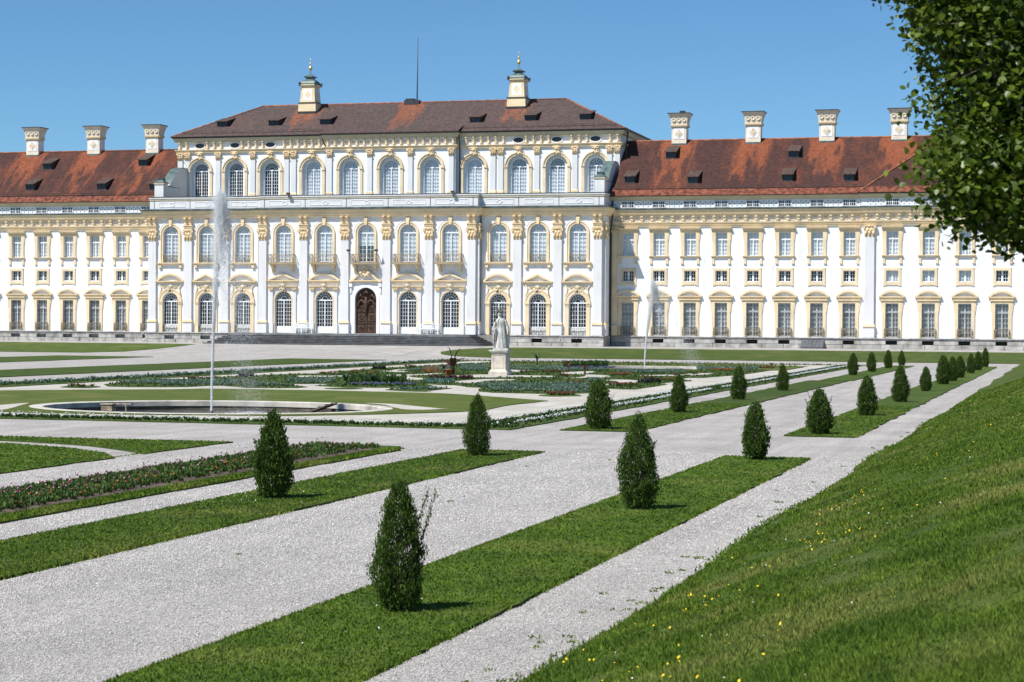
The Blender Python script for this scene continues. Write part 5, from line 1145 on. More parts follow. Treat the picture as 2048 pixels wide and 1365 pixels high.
# ------------------------------------------------------------------ parterre compartment with embroidery beds
D = {'embroidery':[(-43.5,84.3),(-42.1,82.0),(-40.9,81.5),(-39.2,82.4),(-38.7,82.8),(-38.5,84.9),(-38.0,85.3),(-37.0,84.4),(-35.8,83.0),(-34.4,83.4),(-33.7,83.9),(-33.8,85.4),(-34.6,86.6),(-35.9,87.8),(-36.8,88.8),(-35.8,89.5),(-35.8,89.4),(-35.0,90.3),(-34.2,89.5),(-34.2,87.3),(-33.2,86.5),(-31.8,85.8),(-30.3,86.2),(-29.2,86.4),(-28.9,87.6),(-29.2,89.8),(-30.0,91.5),(-30.6,92.7),(-29.1,92.0),(-29.8,91.4),(-28.6,91.3),(-27.9,90.2),(-27.2,88.8),(-26.4,88.4),(-25.8,86.1),(-25.1,83.6),(-24.1,82.3),(-21.6,82.0),(-20.7,82.5),(-20.3,83.3),(-19.7,84.1),(-19.7,85.6),(-20.5,88.4),(-21.2,90.3),(-19.9,89.2),(-19.4,89.5),(-19.4,93.6),(-19.5,97.5),(-20.2,98.9),(-20.0,101.8),(-19.5,104.2),(-19.9,105.5),(-20.7,106.6),(-20.9,110.5),(-21.4,109.9),(-20.1,110.8),(-19.4,117.0),(-19.2,123.6),(-19.3,130.8),(-19.9,136.8),(-18.7,139.3),(-18.7,145.3),(-25.5,153.5),(-28.8,155.8),(-34.3,153.9),(-42.2,148.9),(-42.7,144.6),(-43.0,138.8),(-43.2,136.0),(-43.2,131.2),(-43.3,126.5),(-44.1,123.0),(-42.5,110.3),(-43.5,103.2),(-44.0,100.5),(-44.0,98.0),(-43.9,94.1),(-44.4,93.9),(-44.3,87.5)],'lp':{'ringL':[(-36.3,60.9),(-36.0,62.1),(-36.0,64.0),(-35.3,62.3),(-34.0,58.8),(-34.8,58.3)],'ringR':[(-25.1,69.1),(-24.1,68.9),(-22.9,67.8),(-21.2,65.9),(-20.8,65.8),(-21.0,65.5),(-21.3,65.1),(-20.9,65.1),(-21.8,64.5),(-22.9,66.0),(-23.9,67.9)]},'pat':{'S1':[(-44.0,110.0),(-44.3,113.2),(-44.2,115.2),(-43.4,121.0),(-42.9,115.6),(-43.3,112.6),(-41.9,110.6),(-41.4,109.0),(-42.8,106.9)],'S2':[(-41.1,102.8),(-39.6,103.4),(-38.8,104.9),(-38.0,102.8),(-39.2,101.3),(-40.2,100.5)],'S3':[(-41.3,116.1),(-40.5,116.0),(-41.3,119.4),(-40.6,121.0),(-40.5,117.5),(-39.9,115.8),(-39.0,115.1),(-38.7,113.2),(-39.6,113.5),(-40.6,114.7)],'S4':[(-37.5,106.8),(-36.9,108.0),(-36.3,109.3),(-36.4,112.1),(-35.6,111.6),(-35.4,108.8),(-35.8,105.9),(-34.7,103.0),(-33.4,101.3),(-32.8,98.8),(-33.3,98.3),(-34.9,102.3),(-36.3,103.8)],'S7':[(-35.1,100.0),(-34.2,100.2),(-33.6,98.3),(-34.2,97.7)],'T3':[(-33.8,105.5),(-33.4,109.2),(-32.7,110.6),(-31.3,110.5),(-29.6,109.7),(-28.4,109.5),(-28.1,107.1),(-29.9,106.0),(-31.4,104.2),(-33.1,104.4)],'T4':[(-30.3,96.7),(-30.1,101.2),(-28.5,101.5),(-28.2,100.1),(-29.1,98.6),(-28.6,94.8),(-29.6,94.9)],'T7':[(-35.1,123.8),(-34.6,122.8),(-32.9,121.5),(-32.4,119.2),(-32.8,118.1),(-33.1,116.9)],'T8':[(-36.0,129.1),(-34.3,130.6),(-33.7,127.1),(-34.6,126.3)],'T9':[(-30.1,118.0),(-29.6,120.3),(-28.9,121.8),(-28.3,118.0),(-28.0,114.7),(-26.0,112.2),(-25.2,109.7),(-25.0,108.0),(-26.2,106.5),(-27.0,105.2),(-26.5,107.8),(-27.1,111.7),(-28.0,114.2),(-29.1,114.5)],'T10':[(-23.9,102.5),(-23.4,104.3),(-22.0,102.8),(-21.5,100.2),(-21.9,96.6),(-22.0,94.5),(-22.3,96.2),(-22.3,98.8),(-22.8,100.8)],'T11':[(-30.8,133.8),(-29.7,135.5),(-24.8,133.8),(-24.5,131.1),(-27.3,128.9),(-28.8,130.1),(-29.8,131.1)],'T12':[(-24.4,113.2),(-23.5,115.2),(-22.1,117.0),(-22.4,119.7),(-21.9,119.4),(-22.1,115.4),(-22.5,114.7),(-21.8,114.2),(-23.0,112.9)],'T13':[(-22.2,116.0),(-22.4,119.3),(-21.4,121.2),(-21.1,117.5),(-21.7,114.9)],'T5':[(-24.9,99.0),(-24.7,99.1),(-24.5,98.3),(-24.7,98.0)],'U1':[(-22.5,87.3),(-21.8,87.0),(-21.7,86.0),(-22.1,86.2)]},'beds':{'redbed':[(-43.5,80.2),(-44.0,81.9),(-43.9,82.7),(-43.1,82.5),(-42.1,81.3),(-41.9,80.2),(-42.1,79.5),(-42.8,79.6)],'K1':[(-29.4,83.6),(-29.3,85.6),(-28.7,86.3),(-27.5,87.1),(-27.3,85.9),(-27.2,82.5),(-26.8,82.2),(-27.8,82.2)],'K2':[(-32.5,84.2),(-32.0,85.4),(-30.8,84.6),(-31.0,83.5),(-31.8,83.4)],'redbed2':[(-21.4,79.9),(-21.4,81.6),(-20.7,82.5),(-21.0,82.6),(-20.4,82.1),(-19.7,80.4),(-20.2,79.5),(-20.7,79.1)]},'rows':[('silver',[(-43.9,91.0),(-40.6,92.9),(-37.4,85.6),(-40.4,83.9)]),('silver',[(-45.8,90.0),(-43.3,91.4),(-40.9,86.5),(-43.3,85.2)]),('silver',[(-38.6,96.4),(-37.0,97.3),(-34.6,90.9),(-36.0,90.1)]),('teal',[(-32.9,99.6),(-31.5,100.4),(-29.4,93.8),(-30.7,93.1)]),('silver',[(-28.3,93.8),(-24.1,96.0),(-22.7,90.6),(-26.7,88.5)]),('silver',[(-25.9,87.7),(-22.5,89.6),(-21.4,85.2),(-24.6,83.5)]),('silver',[(-25.0,95.6),(-23.3,96.5),(-20.3,84.2),(-21.8,83.5)]),('silver',[(-28.7,126.4),(-24.6,129.0),(-22.9,120.3),(-26.8,118.0)]),('silver',[(-25.4,137.3),(-21.4,139.9),(-20.1,131.2),(-23.8,128.9)]),('silver',[(-38.0,88.1),(-36.0,89.2),(-34.7,86.0),(-36.7,85.0)]),('silver',[(-39.5,96.9),(-37.4,98.2),(-34.8,91.4),(-36.8,90.2)]),('silver',[(-30.0,85.0),(-27.3,86.4),(-26.6,84.1),(-29.2,82.8)]),('silver',[(-28.3,85.9),(-26.2,87.0),(-25.6,84.8),(-27.6,83.8)]),('silver',[(-42.8,137.8),(-41.1,138.9),(-35.4,119.9),(-36.9,118.9)]),('silver',[(-42.0,127.3),(-40.6,128.3),(-36.9,116.8),(-38.2,116.0)]),('silver',[(-33.2,126.9),(-29.8,129.2),(-28.6,124.1),(-31.9,122.0)]),('silver',[(-38.0,133.9),(-34.0,136.7),(-30.6,122.9),(-34.2,120.6)]),('silver',[(-25.5,105.4),(-24.7,105.8),(-23.2,99.3),(-23.9,98.9)]),('silver',[(-40.9,120.8),(-40.0,121.4),(-38.5,116.6),(-39.4,116.1)]),('red',[(-44.6,95.4),(-43.1,96.3),(-42.4,94.9),(-44.0,94.0)]),('red',[(-43.9,81.6),(-42.9,82.1),(-42.1,80.6),(-43.0,80.1)]),('orange',[(-42.1,113.5),(-41.8,113.8),(-40.3,109.7),(-40.6,109.5)]),('orange',[(-39.7,109.5),(-39.4,109.7),(-38.5,107.1),(-38.8,106.9)]),('red',[(-43.7,128.3),(-43.1,128.7),(-42.4,126.6),(-43.0,126.2)]),('darkred',[(-33.6,102.7),(-31.5,103.8),(-30.7,101.2),(-32.7,100.0)]),('red',[(-21.5,81.9),(-20.6,82.3),(-20.1,80.5),(-21.1,80.0)]),('red',[(-21.5,82.1),(-20.5,82.6),(-20.0,80.2),(-20.9,79.8)]),('red',[(-33.0,118.6),(-32.3,119.0),(-31.9,117.6),(-32.6,117.2)]),('red',[(-31.8,119.6),(-30.8,120.2),(-30.2,117.9),(-31.2,117.3)]),('red',[(-24.6,97.4),(-23.6,97.9),(-23.2,96.2),(-24.2,95.6)]),('red',[(-22.2,96.1),(-21.0,96.7),(-20.4,94.0),(-21.5,93.4)]),('orange',[(-26.6,116.1),(-25.6,116.7),(-24.9,113.4),(-25.9,112.8)]),('red',[(-23.1,108.8),(-22.6,109.0),(-22.2,107.0),(-22.6,106.8)]),('orange',[(-21.7,106.8),(-21.1,107.2),(-20.5,104.5),(-21.1,104.2)]),('red',[(-23.3,116.4),(-22.8,116.8),(-22.4,115.1),(-23.0,114.8)]),('red',[(-21.2,139.0),(-20.3,139.6),(-19.8,135.9),(-20.7,135.3)]),('orange',[(-23.3,131.3),(-22.0,132.2),(-21.2,127.5),(-22.5,126.7)]),('orange',[(-42.2,108.5),(-41.4,109.0),(-40.6,106.7),(-41.3,106.3)]),('red',[(-28.9,112.9),(-28.5,113.1),(-27.5,109.2),(-27.9,109.0)]),('orange',[(-40.7,123.3),(-39.9,123.8),(-35.9,111.5),(-36.6,111.0)]),('purple',[(-33.3,90.0),(-30.6,91.5),(-29.8,89.2),(-32.5,87.7)]),('purple',[(-30.9,133.9),(-30.5,134.2),(-29.8,130.9),(-30.1,130.6)]),('purple',[(-33.1,131.2),(-30.6,132.8),(-29.9,129.8),(-32.3,128.2)]),('tall',[(-35.5,95.2),(-32.9,96.6),(-31.2,91.5),(-33.7,90.2)]),('tall',[(-35.2,138.6),(-32.5,140.4),(-30.6,132.3),(-33.2,130.6)]),('dark',[(-43.9,122.4),(-43.2,122.8),(-42.1,119.6),(-42.7,119.2)]),('dark',[(-44.6,102.5),(-44.0,102.9),(-42.3,99.0),(-42.9,98.6)]),('dark',[(-21.9,102.1),(-20.9,102.7),(-20.2,99.3),(-21.2,98.7)])]}
comp = [(-48.9, 53.9), (-15.2, 53.9), (-15.2, 152.2), (-48.9, 152.2)]
sandp = [(-45.6, 55.6), (-17.1, 55.6), (-17.1, 150.6), (-45.6, 150.6)]
sheet('sand_floor', sandp, 0.006, SAND, 'cream sand floor of the flower parterre', [ring_n(c, -0.2) for c in BAS], False)
sheet('border_lawn', wobble(comp, 0.8, 0.04, 20), 0.03, LAWN, 'grass border framing the parterre', [wobble(sandp, 0.8, 0.03, 21)])
lawn1 = [(-43.8, 72.8), (-43.5, 74.9), (-41, 77.3), (-37.8, 79.5), (-37.1, 81.0), (-35.4, 81.4), (-33.6, 81.3), (-31.4, 81.3), (-29.2, 81.0), (-25.7, 80.3), (-24.6, 79.5), (-23.2, 78.1), (-21.1, 76.0), (-19.6, 74.5), (-19.7, 71.9), (-19.8, 69.2), (-19.5, 66.2), (-19.9, 64.0), (-21.5, 61.4), (-24, 58.9), (-28.8, 57.75), (-33.5, 57.7), (-37, 58.6), (-41, 62), (-43.5, 67)]
lw1 = sheet('lawn', wobble(lawn1, 0.8, 0.04, 22), 0.03, LAWN3, 'lawn around the near round basin', [ring_n(BAS[0], -0.15)])
lawn2 = [(-43, 139), (-40, 144), (-34, 148.5), (-28, 149.6), (-22, 147.5), (-18.6, 142), (-18.5, 133), (-20.5, 127.5), (-24, 125.5), (-29, 125.0), (-34, 126), (-39, 130)]
sheet('lawn', wobble(lawn2, 0.8, 0.04, 23), 0.05, LAWN3, 'lawn around the far round basin', [ring_n(BAS[1], -0.15)])
E_ = D['embroidery']
E_ = [(x, min(y, 150.2)) for x, y in E_]
emb = sheet('embroidery_bed', E_, 0.026, LAWN, 'grass ground of the embroidered flower parterre', [ring_n(BAS[1], 0.6, 40)])
for i, (k, p) in enumerate(D['pat'].items()):
    if k == 'T11': continue
    sheet('sand_path', wobble(p, 5, 0.0, 30, True, True), 0.034, SAND, None, (), False, parent=emb)
for k, p in D['lp'].items(): sheet('sand_path', wobble(p, 5, 0.0, 31, True, True), 0.036, SAND, None, (), False, parent=lw1)
for k, p in D['beds'].items(): sheet('small_bed', wobble(p, 5, 0.0, 32, True, True), 0.022, LAWN, None, parent=emb)

# ------------------------------------------------------------------ basins and fountains
RIMS = M('basin_rim_stone', (0.52, 0.48, 0.41), 0.85, 0.14, 1.6, 0.2, 10); WALLB = M('basin_wall', (0.13, 0.11, 0.085), 0.9, 0.25, 1.5, 0.3, 6)
def water_material():
    m = M('basin_water', (0.045, 0.042, 0.025), 0.08, 0.15, 0.4, spec=0.5, col2=(0.075, 0.07, 0.045)); nt, lk = nodes_of(m); b = nt['Principled BSDF']
    pos = nt.new('ShaderNodeNewGeometry').outputs['Position']; n = nt.new('ShaderNodeTexNoise'); n.inputs['Scale'].default_value = 5; n.inputs['Detail'].default_value = 4; lk.new(pos, n.inputs['Vector'])
    bp = nt.new('ShaderNodeBump'); bp.inputs['Strength'].default_value = 0.5; bp.inputs['Distance'].default_value = 0.06; lk.new(n.outputs[0], bp.inputs['Height']); lk.new(bp.outputs[0], b.inputs['Normal']); return m
WATER = water_material()
def basin(c, label, wl):
    o = tag(empty('round_basin', (c[0], c[1], 0)), label, 'fountain basin', 'round fountain basins in the parterre')
    c0 = (0, 0, c[2], c[3]); n = 72; prof = [(-0.5, -0.15), (-0.5, 0.02), (-0.46, 0.04), (-0.05, 0.04), (0.0, 0.02), (0.0, -0.1), (-0.44, -0.16)]
    b = MB(); vs = []
    for i in range(n):
        a = 2 * PI * i / n
        for d, z in prof: vs.append(((c[2] + d) * math.cos(a), (c[3] + d) * math.sin(a), z))
    m = len(prof); b.add(vs, [(i * m + k, ((i + 1) % n) * m + k, ((i + 1) % n) * m + (k + 1) % m, i * m + (k + 1) % m) for i in range(n) for k in range(m)]); b.build('rim', RIMS, o)
    b = MB(); pi_ = ring_n(c0, -0.47, n); b.add([(x, y, -0.1) for x, y in pi_] + [(x, y, -0.9) for x, y in pi_], [(i, (i + 1) % n, (i + 1) % n + n, i + n) for i in range(n)]); b.build('inner_wall', WALLB, o)
    b = MB(); pi_ = ring_n(c0, -0.46, n); b.add([(x, y, wl) for x, y in pi_], [tuple(range(n))]); w = b.build('basin_water', WATER, o)
    b = MB(); b.lathe([(0.16, wl - 0.1), (0.1, wl + 0.05), (0.05, wl + 0.16)], 8); b.build('nozzle', IRON, o)
    return o
basin(BAS[0], 'near round stone basin with tall water jet', -0.27); basin(BAS[1], 'far round stone basin behind the flower parterre', -0.26)
def water_white():
    m = bpy.data.materials.new('white_water'); m.use_nodes = True; nt, lk = nodes_of(m); b = nt['Principled BSDF']
    b.inputs['Base Color'].default_value = (0.93, 0.95, 0.97, 1); b.inputs['Roughness'].default_value = 0.6
    tl = nt.new('ShaderNodeBsdfTranslucent'); tl.inputs[0].default_value = (0.93, 0.95, 0.97, 1)
    tr = nt.new('ShaderNodeBsdfTransparent'); m0 = nt.new('ShaderNodeMixShader'); m0.inputs[0].default_value = 0.28; m1 = nt.new('ShaderNodeMixShader'); m1.inputs[0].default_value = 0.35
    lk.new(b.outputs[0], m0.inputs[1]); lk.new(tl.outputs[0], m0.inputs[2]); lk.new(m0.outputs[0], m1.inputs[1]); lk.new(tr.outputs[0], m1.inputs[2]); lk.new(m1.outputs[0], nt['Material Output'].inputs[0]); return m
FOAM = water_white()
OCT_V = np.array([(1, 0, 0), (-1, 0, 0), (0, 1, 0), (0, -1, 0), (0, 0, 1.4), (0, 0, -1.4)], float)
OCT_F = np.array([(0, 2, 4), (2, 1, 4), (1, 3, 4), (3, 0, 4), (2, 0, 5), (1, 2, 5), (3, 1, 5), (0, 3, 5)])
TET_V = np.array([(1, 1, 1.3), (-1, -1, 1.3), (-1, 1, -1.3), (1, -1, -1.3)], float) * 0.8; TET_F = np.array([(0, 1, 2), (0, 3, 1), (0, 2, 3), (1, 3, 2)])
def drops(name, P, R, parent):
    V = P[:, None, :] + TET_V[None] * R[:, None, None]; F = (np.arange(len(P)) * 4)[:, None, None] + TET_F[None]
    o = obj(name, np_mesh(name, V.reshape(-1, 3), F.reshape(-1, 3)), FOAM, parent); o['kind'] = 'stuff'; return o
def jet(c, wl, top, lean, label, drift, n1, dr, seed, head=0.4):
    """rising column that breaks up near the top, and a curtain of drops carried off by the wind"""
    r = np.random.default_rng(seed); o = tag(empty('fountain_jet', (c[0], c[1], wl)), label, 'water jet', 'water jets standing in the basins')
    H = top - wl; dx, dy = lean
    zs = np.linspace(0, H * 0.6, 60); b = MB(); pts = []; rad = []
    for i, z in enumerate(zs):
        t = z / H; pts.append((dx * t * t + 0.004 * math.sin(i * 1.7), dy * t * t, z)); rad.append((0.047 - 0.045 * t) * (1 + r.uniform(-0.22, 0.22)))
    b.tube(pts, rad, 8); b.build('column', FOAM, o)
    # spray hugging the column and the broken head
    t = r.uniform(0.1, 1.0, n1) ** 0.8; spread = 0.02 + 0.15 * np.clip((t - 0.3) / 0.7, 0, 1) ** 1.5
    P = np.stack([dx * t * t + r.normal(0, 1, n1) * spread + drift[0] * 0.05 * t, dy * t * t + r.normal(0, 1, n1) * spread, H * t], 1); drops('spray', P, r.uniform(0.35, 1.0, n1) * dr, o)
    n2 = int(n1 * 0.9); nk = 260; uc = np.minimum(r.exponential(0.33, nk), 1.9); wc = head * (0.2 + 0.8 * np.sqrt(np.minimum(uc, 1)))   # the head breaks into falling clumps
    cc = np.stack([dx + drift[0] * 0.2 * uc + r.normal(0, 0.42, nk) * wc, dy + drift[1] * 0.25 * uc + r.normal(0, 0.42, nk) * wc, H * (1.0 - 0.36 * uc)], 1)
    g = r.integers(0, nk, n2); P = cc[g] + r.normal(0, 1, (n2, 3)) * np.array([0.05, 0.05, 0.16]) * r.uniform(0.4, 1.4, nk)[g][:, None]; P = P[P[:, 2] > 0]; n2 = len(P); drops('plume', P, r.uniform(0.4, 1.15, n2) * dr, o)
    n3 = int(n1 * 0.55); u = r.uniform(0.02, 1, n3); P = np.stack([dx + drift[0] * u ** 0.7 + r.normal(0, 1, n3) * (0.18 + 0.2 * u), dy + drift[1] * u ** 0.7 + r.normal(0, 1, n3) * (0.18 + 0.2 * u), H * (1 - u) + 0.02], 1); drops('falling_drops', P, r.uniform(0.3, 0.95, n3) * dr * 0.85, o)
    n4 = 2500; a = r.uniform(0, 2 * PI, n4); q = np.abs(r.normal(0, 0.55, n4)); P = np.stack([dx + drift[0] + q * np.cos(a) * 1.3, dy + drift[1] + q * np.sin(a) * 0.8, np.abs(r.normal(0, 0.06, n4)) + 0.01], 1); drops('splash', P, r.uniform(0.4, 1.2, n4) * dr, o)
jet(BAS[0], -0.27, 7.35, (0.24, 0.06), 'tall near water jet rising before the left half of the palace', (1.05, 0.3), 26000, 0.0088, 3, 0.42)
jet(BAS[1], -0.26, 5.75, (0.5, 0.12), 'far water jet before the right wing, curving over in the wind', (3.0, 0.5), 17000, 0.0105, 4, 0.4)

# duck ramp and little platform in the near basin
WOODG = M('weathered_wood', (0.10, 0.075, 0.055), 0.85, 0.25, 5, 0.4, 20); WOODL = M('pale_boards', (0.42, 0.33, 0.22), 0.8, 0.2, 5, 0.3, 20)
o = tag(empty('duck_ramp', (-25.9, 64.6, -0.27)), 'dark wooden ramp slanting up out of the near basin', 'ramp')
for k in range(6): b = MB(); b.box(-0.26 + 0.26 * k, -0.04 + 0.26 * k, -0.17, 0.17, -0.06 + 0.092 * k, -0.02 + 0.092 * k); b.build('tread', WOODG, o)
for q in (-0.19, 0.19): b = MB(); b.tube([(-0.3, q, -0.12), (1.35, q, 0.46)], 0.05, 4); b.build('stringer', WOODG, o)
b = MB(); b.box(0.95, 1.3, -0.2, 0.2, -0.3, 0.28); b.build('post', WOODG, o)
o = tag(empty('wooden_box', (-31.6, 61.6, -0.27)), 'small pale wooden nest box standing at the left of the near basin', 'box')
for k in range(4): MB().box(-0.2, 0.2, -0.15, 0.15, 0.1 * k + 0.01, 0.1 * k + 0.09).build('board', WOODL, o)
MB().box(-0.23, 0.23, -0.18, 0.18, 0.41, 0.45).build('lid', WOODL, o)
o = tag(empty('perch', (-31.0, 61.7, -0.27)), 'thin T-shaped wooden perch beside the pale nest box', 'perch')
MB().box(-0.02, 0.02, -0.02, 0.02, -0.2, 0.42).build('post', WOODL, o); MB().box(-0.36, 0.2, -0.03, 0.03, 0.42, 0.46).build('crossbar', WOODL, o)
# ------------------------------------------------------------------ grass blades on the near lawns (nobody could count them)
def lod_points(x0f, x1f, ya, yb, dens, rng):
    """points with density falling with the square of the distance; x0f/x1f give the strip edges at y"""
    w = max(abs(x1f(ya) - x0f(ya)), abs(x1f(yb) - x0f(yb)), abs(x1f((ya + yb) / 2) - x0f((ya + yb) / 2)))
    n = int(dens * w * (1 / ya - 1 / yb)); u = rng.uniform(0, 1, n); y = 1 / (1 / ya - u * (1 / ya - 1 / yb))
    x = rng.uniform(0, 1, n); a = np.vectorize(x0f)(y); c = np.vectorize(x1f)(y); return a + x * (c - a), y
def blades(name, x, y, z, hgt, mat, label, rng, lean=0.55, wk=0.0007):
    n = len(x); d = np.hypot(x, y); ang = rng.uniform(0, 2 * PI, n); h = hgt * rng.uniform(0.55, 1.3, n); w = wk * d * rng.uniform(0.6, 1.3, n)
    la = rng.uniform(0, 2 * PI, n); l = rng.uniform(0, lean, n) * h
    P = np.stack([x, y, z], 1); t = np.stack([np.cos(ang), np.sin(ang), 0 * ang], 1) * w[:, None]
    top = P + np.stack([np.cos(la) * l, np.sin(la) * l, h], 1)
    V = np.stack([P - t, P + t, top], 1).reshape(-1, 3); F = np.arange(3 * n).reshape(n, 3)
    return tag(obj(name, np_mesh(name, V, F), mat), label, kind='stuff')
rg = np.random.default_rng(2)
x, y = lod_points(lambda y: BANK_X + 0.02, lambda y: -0.0255 * y + 0.35, 7.5, 90, 620000, rg)
k = x < -0.0255 * y + 0.35; x, y = x[k], y[k]
clump = 0.6 + 0.8 * (0.5 + 0.5 * np.sin(x * 5.1 + 2 * np.sin(y * 1.1)) * np.sin(y * 2.3 + x))
blades('bank_grass_blades', x, y, bank_z(x) + 0.005, 0.042 * clump, BLADE2, 'unmown grass on the right-hand bank', rg, 0.9)
px_, py_ = [], []
for (x0, x1, y0, y1) in strips:
    if y0 > 60 or y1 < 10: continue
    ya = max(y0, 13); x, y = lod_points(lambda q: x0 - 0.015, lambda q: x1 + 0.015, ya, min(y1, 75), 430000, rg); px_.append(x); py_.append(y)
x = np.concatenate(px_); y = np.concatenate(py_)
x2, y2 = lod_points(lambda q: -27.0, lambda q: -20.0, 30, 45.5, 430000, rg); k = ~inside_np([(-27, 43.4), (-24.4, 42.8), (-22.4, 41.9), (-20.9, 40.6), (-20.1, 39.4), (-20.15, 40.9), (-20.9, 41.7), (-22.6, 43.0), (-24.6, 43.9), (-27, 44.4)], x2, y2)
blades('mown_grass_blades', np.concatenate([x, x2[k]]), np.concatenate([y, y2[k]]), np.full(len(x) + k.sum(), 0.03), 0.028, BLADE, 'short mown grass on the lawn strips', rg, 0.9)
# tufts creeping over the gravel edges
ex, ey = [], []
for (x0, x1, y0, y1) in strips:
    if y0 > 60: continue
    for xe in (x0, x1):
        n = 5200; u = rg.uniform(0, 1, n); yy = 1 / (1 / 13 - u * (1 / 13 - 1 / 60)); kk = (yy > y0) & (yy < y1); ex.append(xe + rg.normal(0, 0.022, kk.sum())); ey.append(yy[kk])
for xe, sx_ in ((-15.42, 0.13), (-17.72, 0.05)): n = 16000; u = rg.uniform(0, 1, n); yy = 1 / (1 / 22 - u * (1 / 22 - 1 / 44.6)); ex.append(np.clip(xe + rg.normal(0, sx_, n), xe - 0.24, xe + 0.24)); ey.append(yy)
n = 9000; u = rg.uniform(0, 1, n); yy = 1 / (1 / 11 - u * (1 / 11 - 1 / 70)); ex.append(BANK_X + 0.06 + 0.09 * np.sin(yy * 0.37) - np.abs(rg.normal(0, 0.07, n))); ey.append(yy)
x = np.concatenate(ex); y = np.concatenate(ey)
blades('edge_grass', x, y, np.where(x < -15, 0.03, 0.004), 0.045, BLADE, 'ragged grass along the edges of the gravel', rg, 0.9)
# weeds in the gravel
n = 60; cx = np.concatenate([-4.45 - np.abs(rg.normal(0, 0.3, 54)), rg.uniform(-11.8, -7.8, 6)]); u = rg.uniform(0, 1, n); cy = 1 / (1 / 14 - u * (1 / 14 - 1 / 60))
m_ = 12; x = (cx[:, None] + rg.normal(0, 0.025, (n, m_))).ravel(); y = (cy[:, None] + rg.normal(0, 0.035, (n, m_))).ravel()
blades('gravel_weeds', x, y, np.zeros(len(x)), 0.025, BLADE, 'small weeds sprouting in the gravel', rg, 1.2)
# loose stones lying proud of the path
PEB = M('loose_gravel', (0.49, 0.465, 0.435), 0.95, 0.05, 3, island=0.4, spec=0.1)
pb = []
for xa, xb, dens in ((-11.85, -7.66, 420000), (-5.68, -4.3, 420000), (-15.1, -13.9, 300000), (-19.9, -17.7, 200000)):
    x, y = lod_points(lambda q: xa, lambda q: xb, 14.0 if xa > -12 else 22, 46, dens, rg); pb.append(np.stack([x, y], 1))
pb = np.concatenate(pb); n = len(pb); s = rg.uniform(0.005, 0.0115, n) * np.clip(np.hypot(pb[:, 0], pb[:, 1]) / 22, 0.8, 1.6)
sq = rg.uniform(0.6, 1.4, (n, 1, 3)); sq[:, :, 2] *= 0.5; a = rg.uniform(0, 2 * PI, n)
O = OCT_V[None] * sq * s[:, None, None]; c, q = np.cos(a)[:, None], np.sin(a)[:, None]
V = np.stack([O[:, :, 0] * c - O[:, :, 1] * q + pb[:, :1], O[:, :, 0] * q + O[:, :, 1] * c + pb[:, 1:2], O[:, :, 2] + 0.003], -1)
F = (np.arange(n) * 6)[:, None, None] + OCT_F[None]
tag(obj('loose_stones', np_mesh('loose_stones', V.reshape(-1, 3), F.reshape(-1, 3)), PEB), 'loose pale stones on the gravel paths', kind='stuff')
# dandelions and daisies
def flower_dots(name, P, R, mat, label, tilt=0.6):
    n = len(P); k = 6; a = np.arange(k) * 2 * PI / k; nx = rg.normal(0, tilt, n); ny = rg.normal(-0.5, tilt, n)
    ring = np.stack([np.cos(a), np.sin(a)], 1)
    V = np.zeros((n, k + 1, 3)); V[:, 0] = P; V[:, 0, 2] += R * 0.25
    for i in range(k):
        dx, dy = ring[i, 0] * R, ring[i, 1] * R; V[:, i + 1, 0] = P[:, 0] + dx; V[:, i + 1, 1] = P[:, 1] + dy; V[:, i + 1, 2] = P[:, 2] - (dx * nx + dy * ny) * 0.8
    F = np.array([(0, i + 1, (i + 1) % k + 1) for i in range(k)])[None] + (np.arange(n) * (k + 1))[:, None, None]
    return tag(obj(name, np_mesh(name, V.reshape(-1, 3), F.reshape(-1, 3)), mat), label, kind='stuff')
YEL = M('dandelion_yellow', (0.72, 0.50, 0.02), 0.8, 0.1, 20); WHT = M('daisy_white', (0.75, 0.75, 0.72), 0.8, 0.05, 20)
cl = []
for _ in range(26):
    y0 = 1 / (1 / 11 - rg.uniform() * (1 / 11 - 1 / 60)); x0 = rg.uniform(BANK_X + 0.15, min(BANK_X + 2.2, -0.026 * y0)); m_ = rg.integers(1, 9)
    cl.append(np.stack([rg.normal(x0, 0.14, m_), rg.normal(y0, 0.8, m_)], 1))
n = 45; y0 = 1 / (1 / 10 - rg.uniform(0, 1, n) * (1 / 10 - 1 / 70)); cl.append(np.stack([rg.uniform(BANK_X + 0.1, BANK_X + 2.8, n), y0], 1))
q = np.concatenate(cl); q = q[(q[:, 0] > BANK_X + 0.1)]
flower_dots('dandelions', np.column_stack([q, bank_z(q[:, 0]) + 0.07]), rg.uniform(0.007, 0.0125, len(q)), YEL, 'yellow dandelions scattered over the right-hand bank')
n = 70; y0 = 1 / (1 / 10 - rg.uniform(0, 1, n) * (1 / 10 - 1 / 60)); x0 = rg.uniform(BANK_X + 0.1, BANK_X + 3, n)
q2 = np.concatenate([np.column_stack([x0, y0, bank_z(x0) + 0.065]), np.column_stack([rg.normal(-13.1, 0.35, 22), rg.normal(30.6, 1.2, 22), np.full(22, 0.06)]), np.column_stack([rg.normal(-6.7, 0.3, 14), rg.normal(19.2, 0.9, 14), np.full(14, 0.055)])])
flower_dots('daisies', q2, rg.uniform(0.004, 0.008, len(q2)), WHT, 'tiny white daisies in the grass')
n = 30; q3 = np.column_stack([rg.uniform(-26, -20.2, n), rg.uniform(36, 45, n), np.full(n, 0.07)]); flower_dots('lawn_dandelions', q3, rg.uniform(0.008, 0.012, n), YEL, 'yellow dandelions on the left-hand lawns')

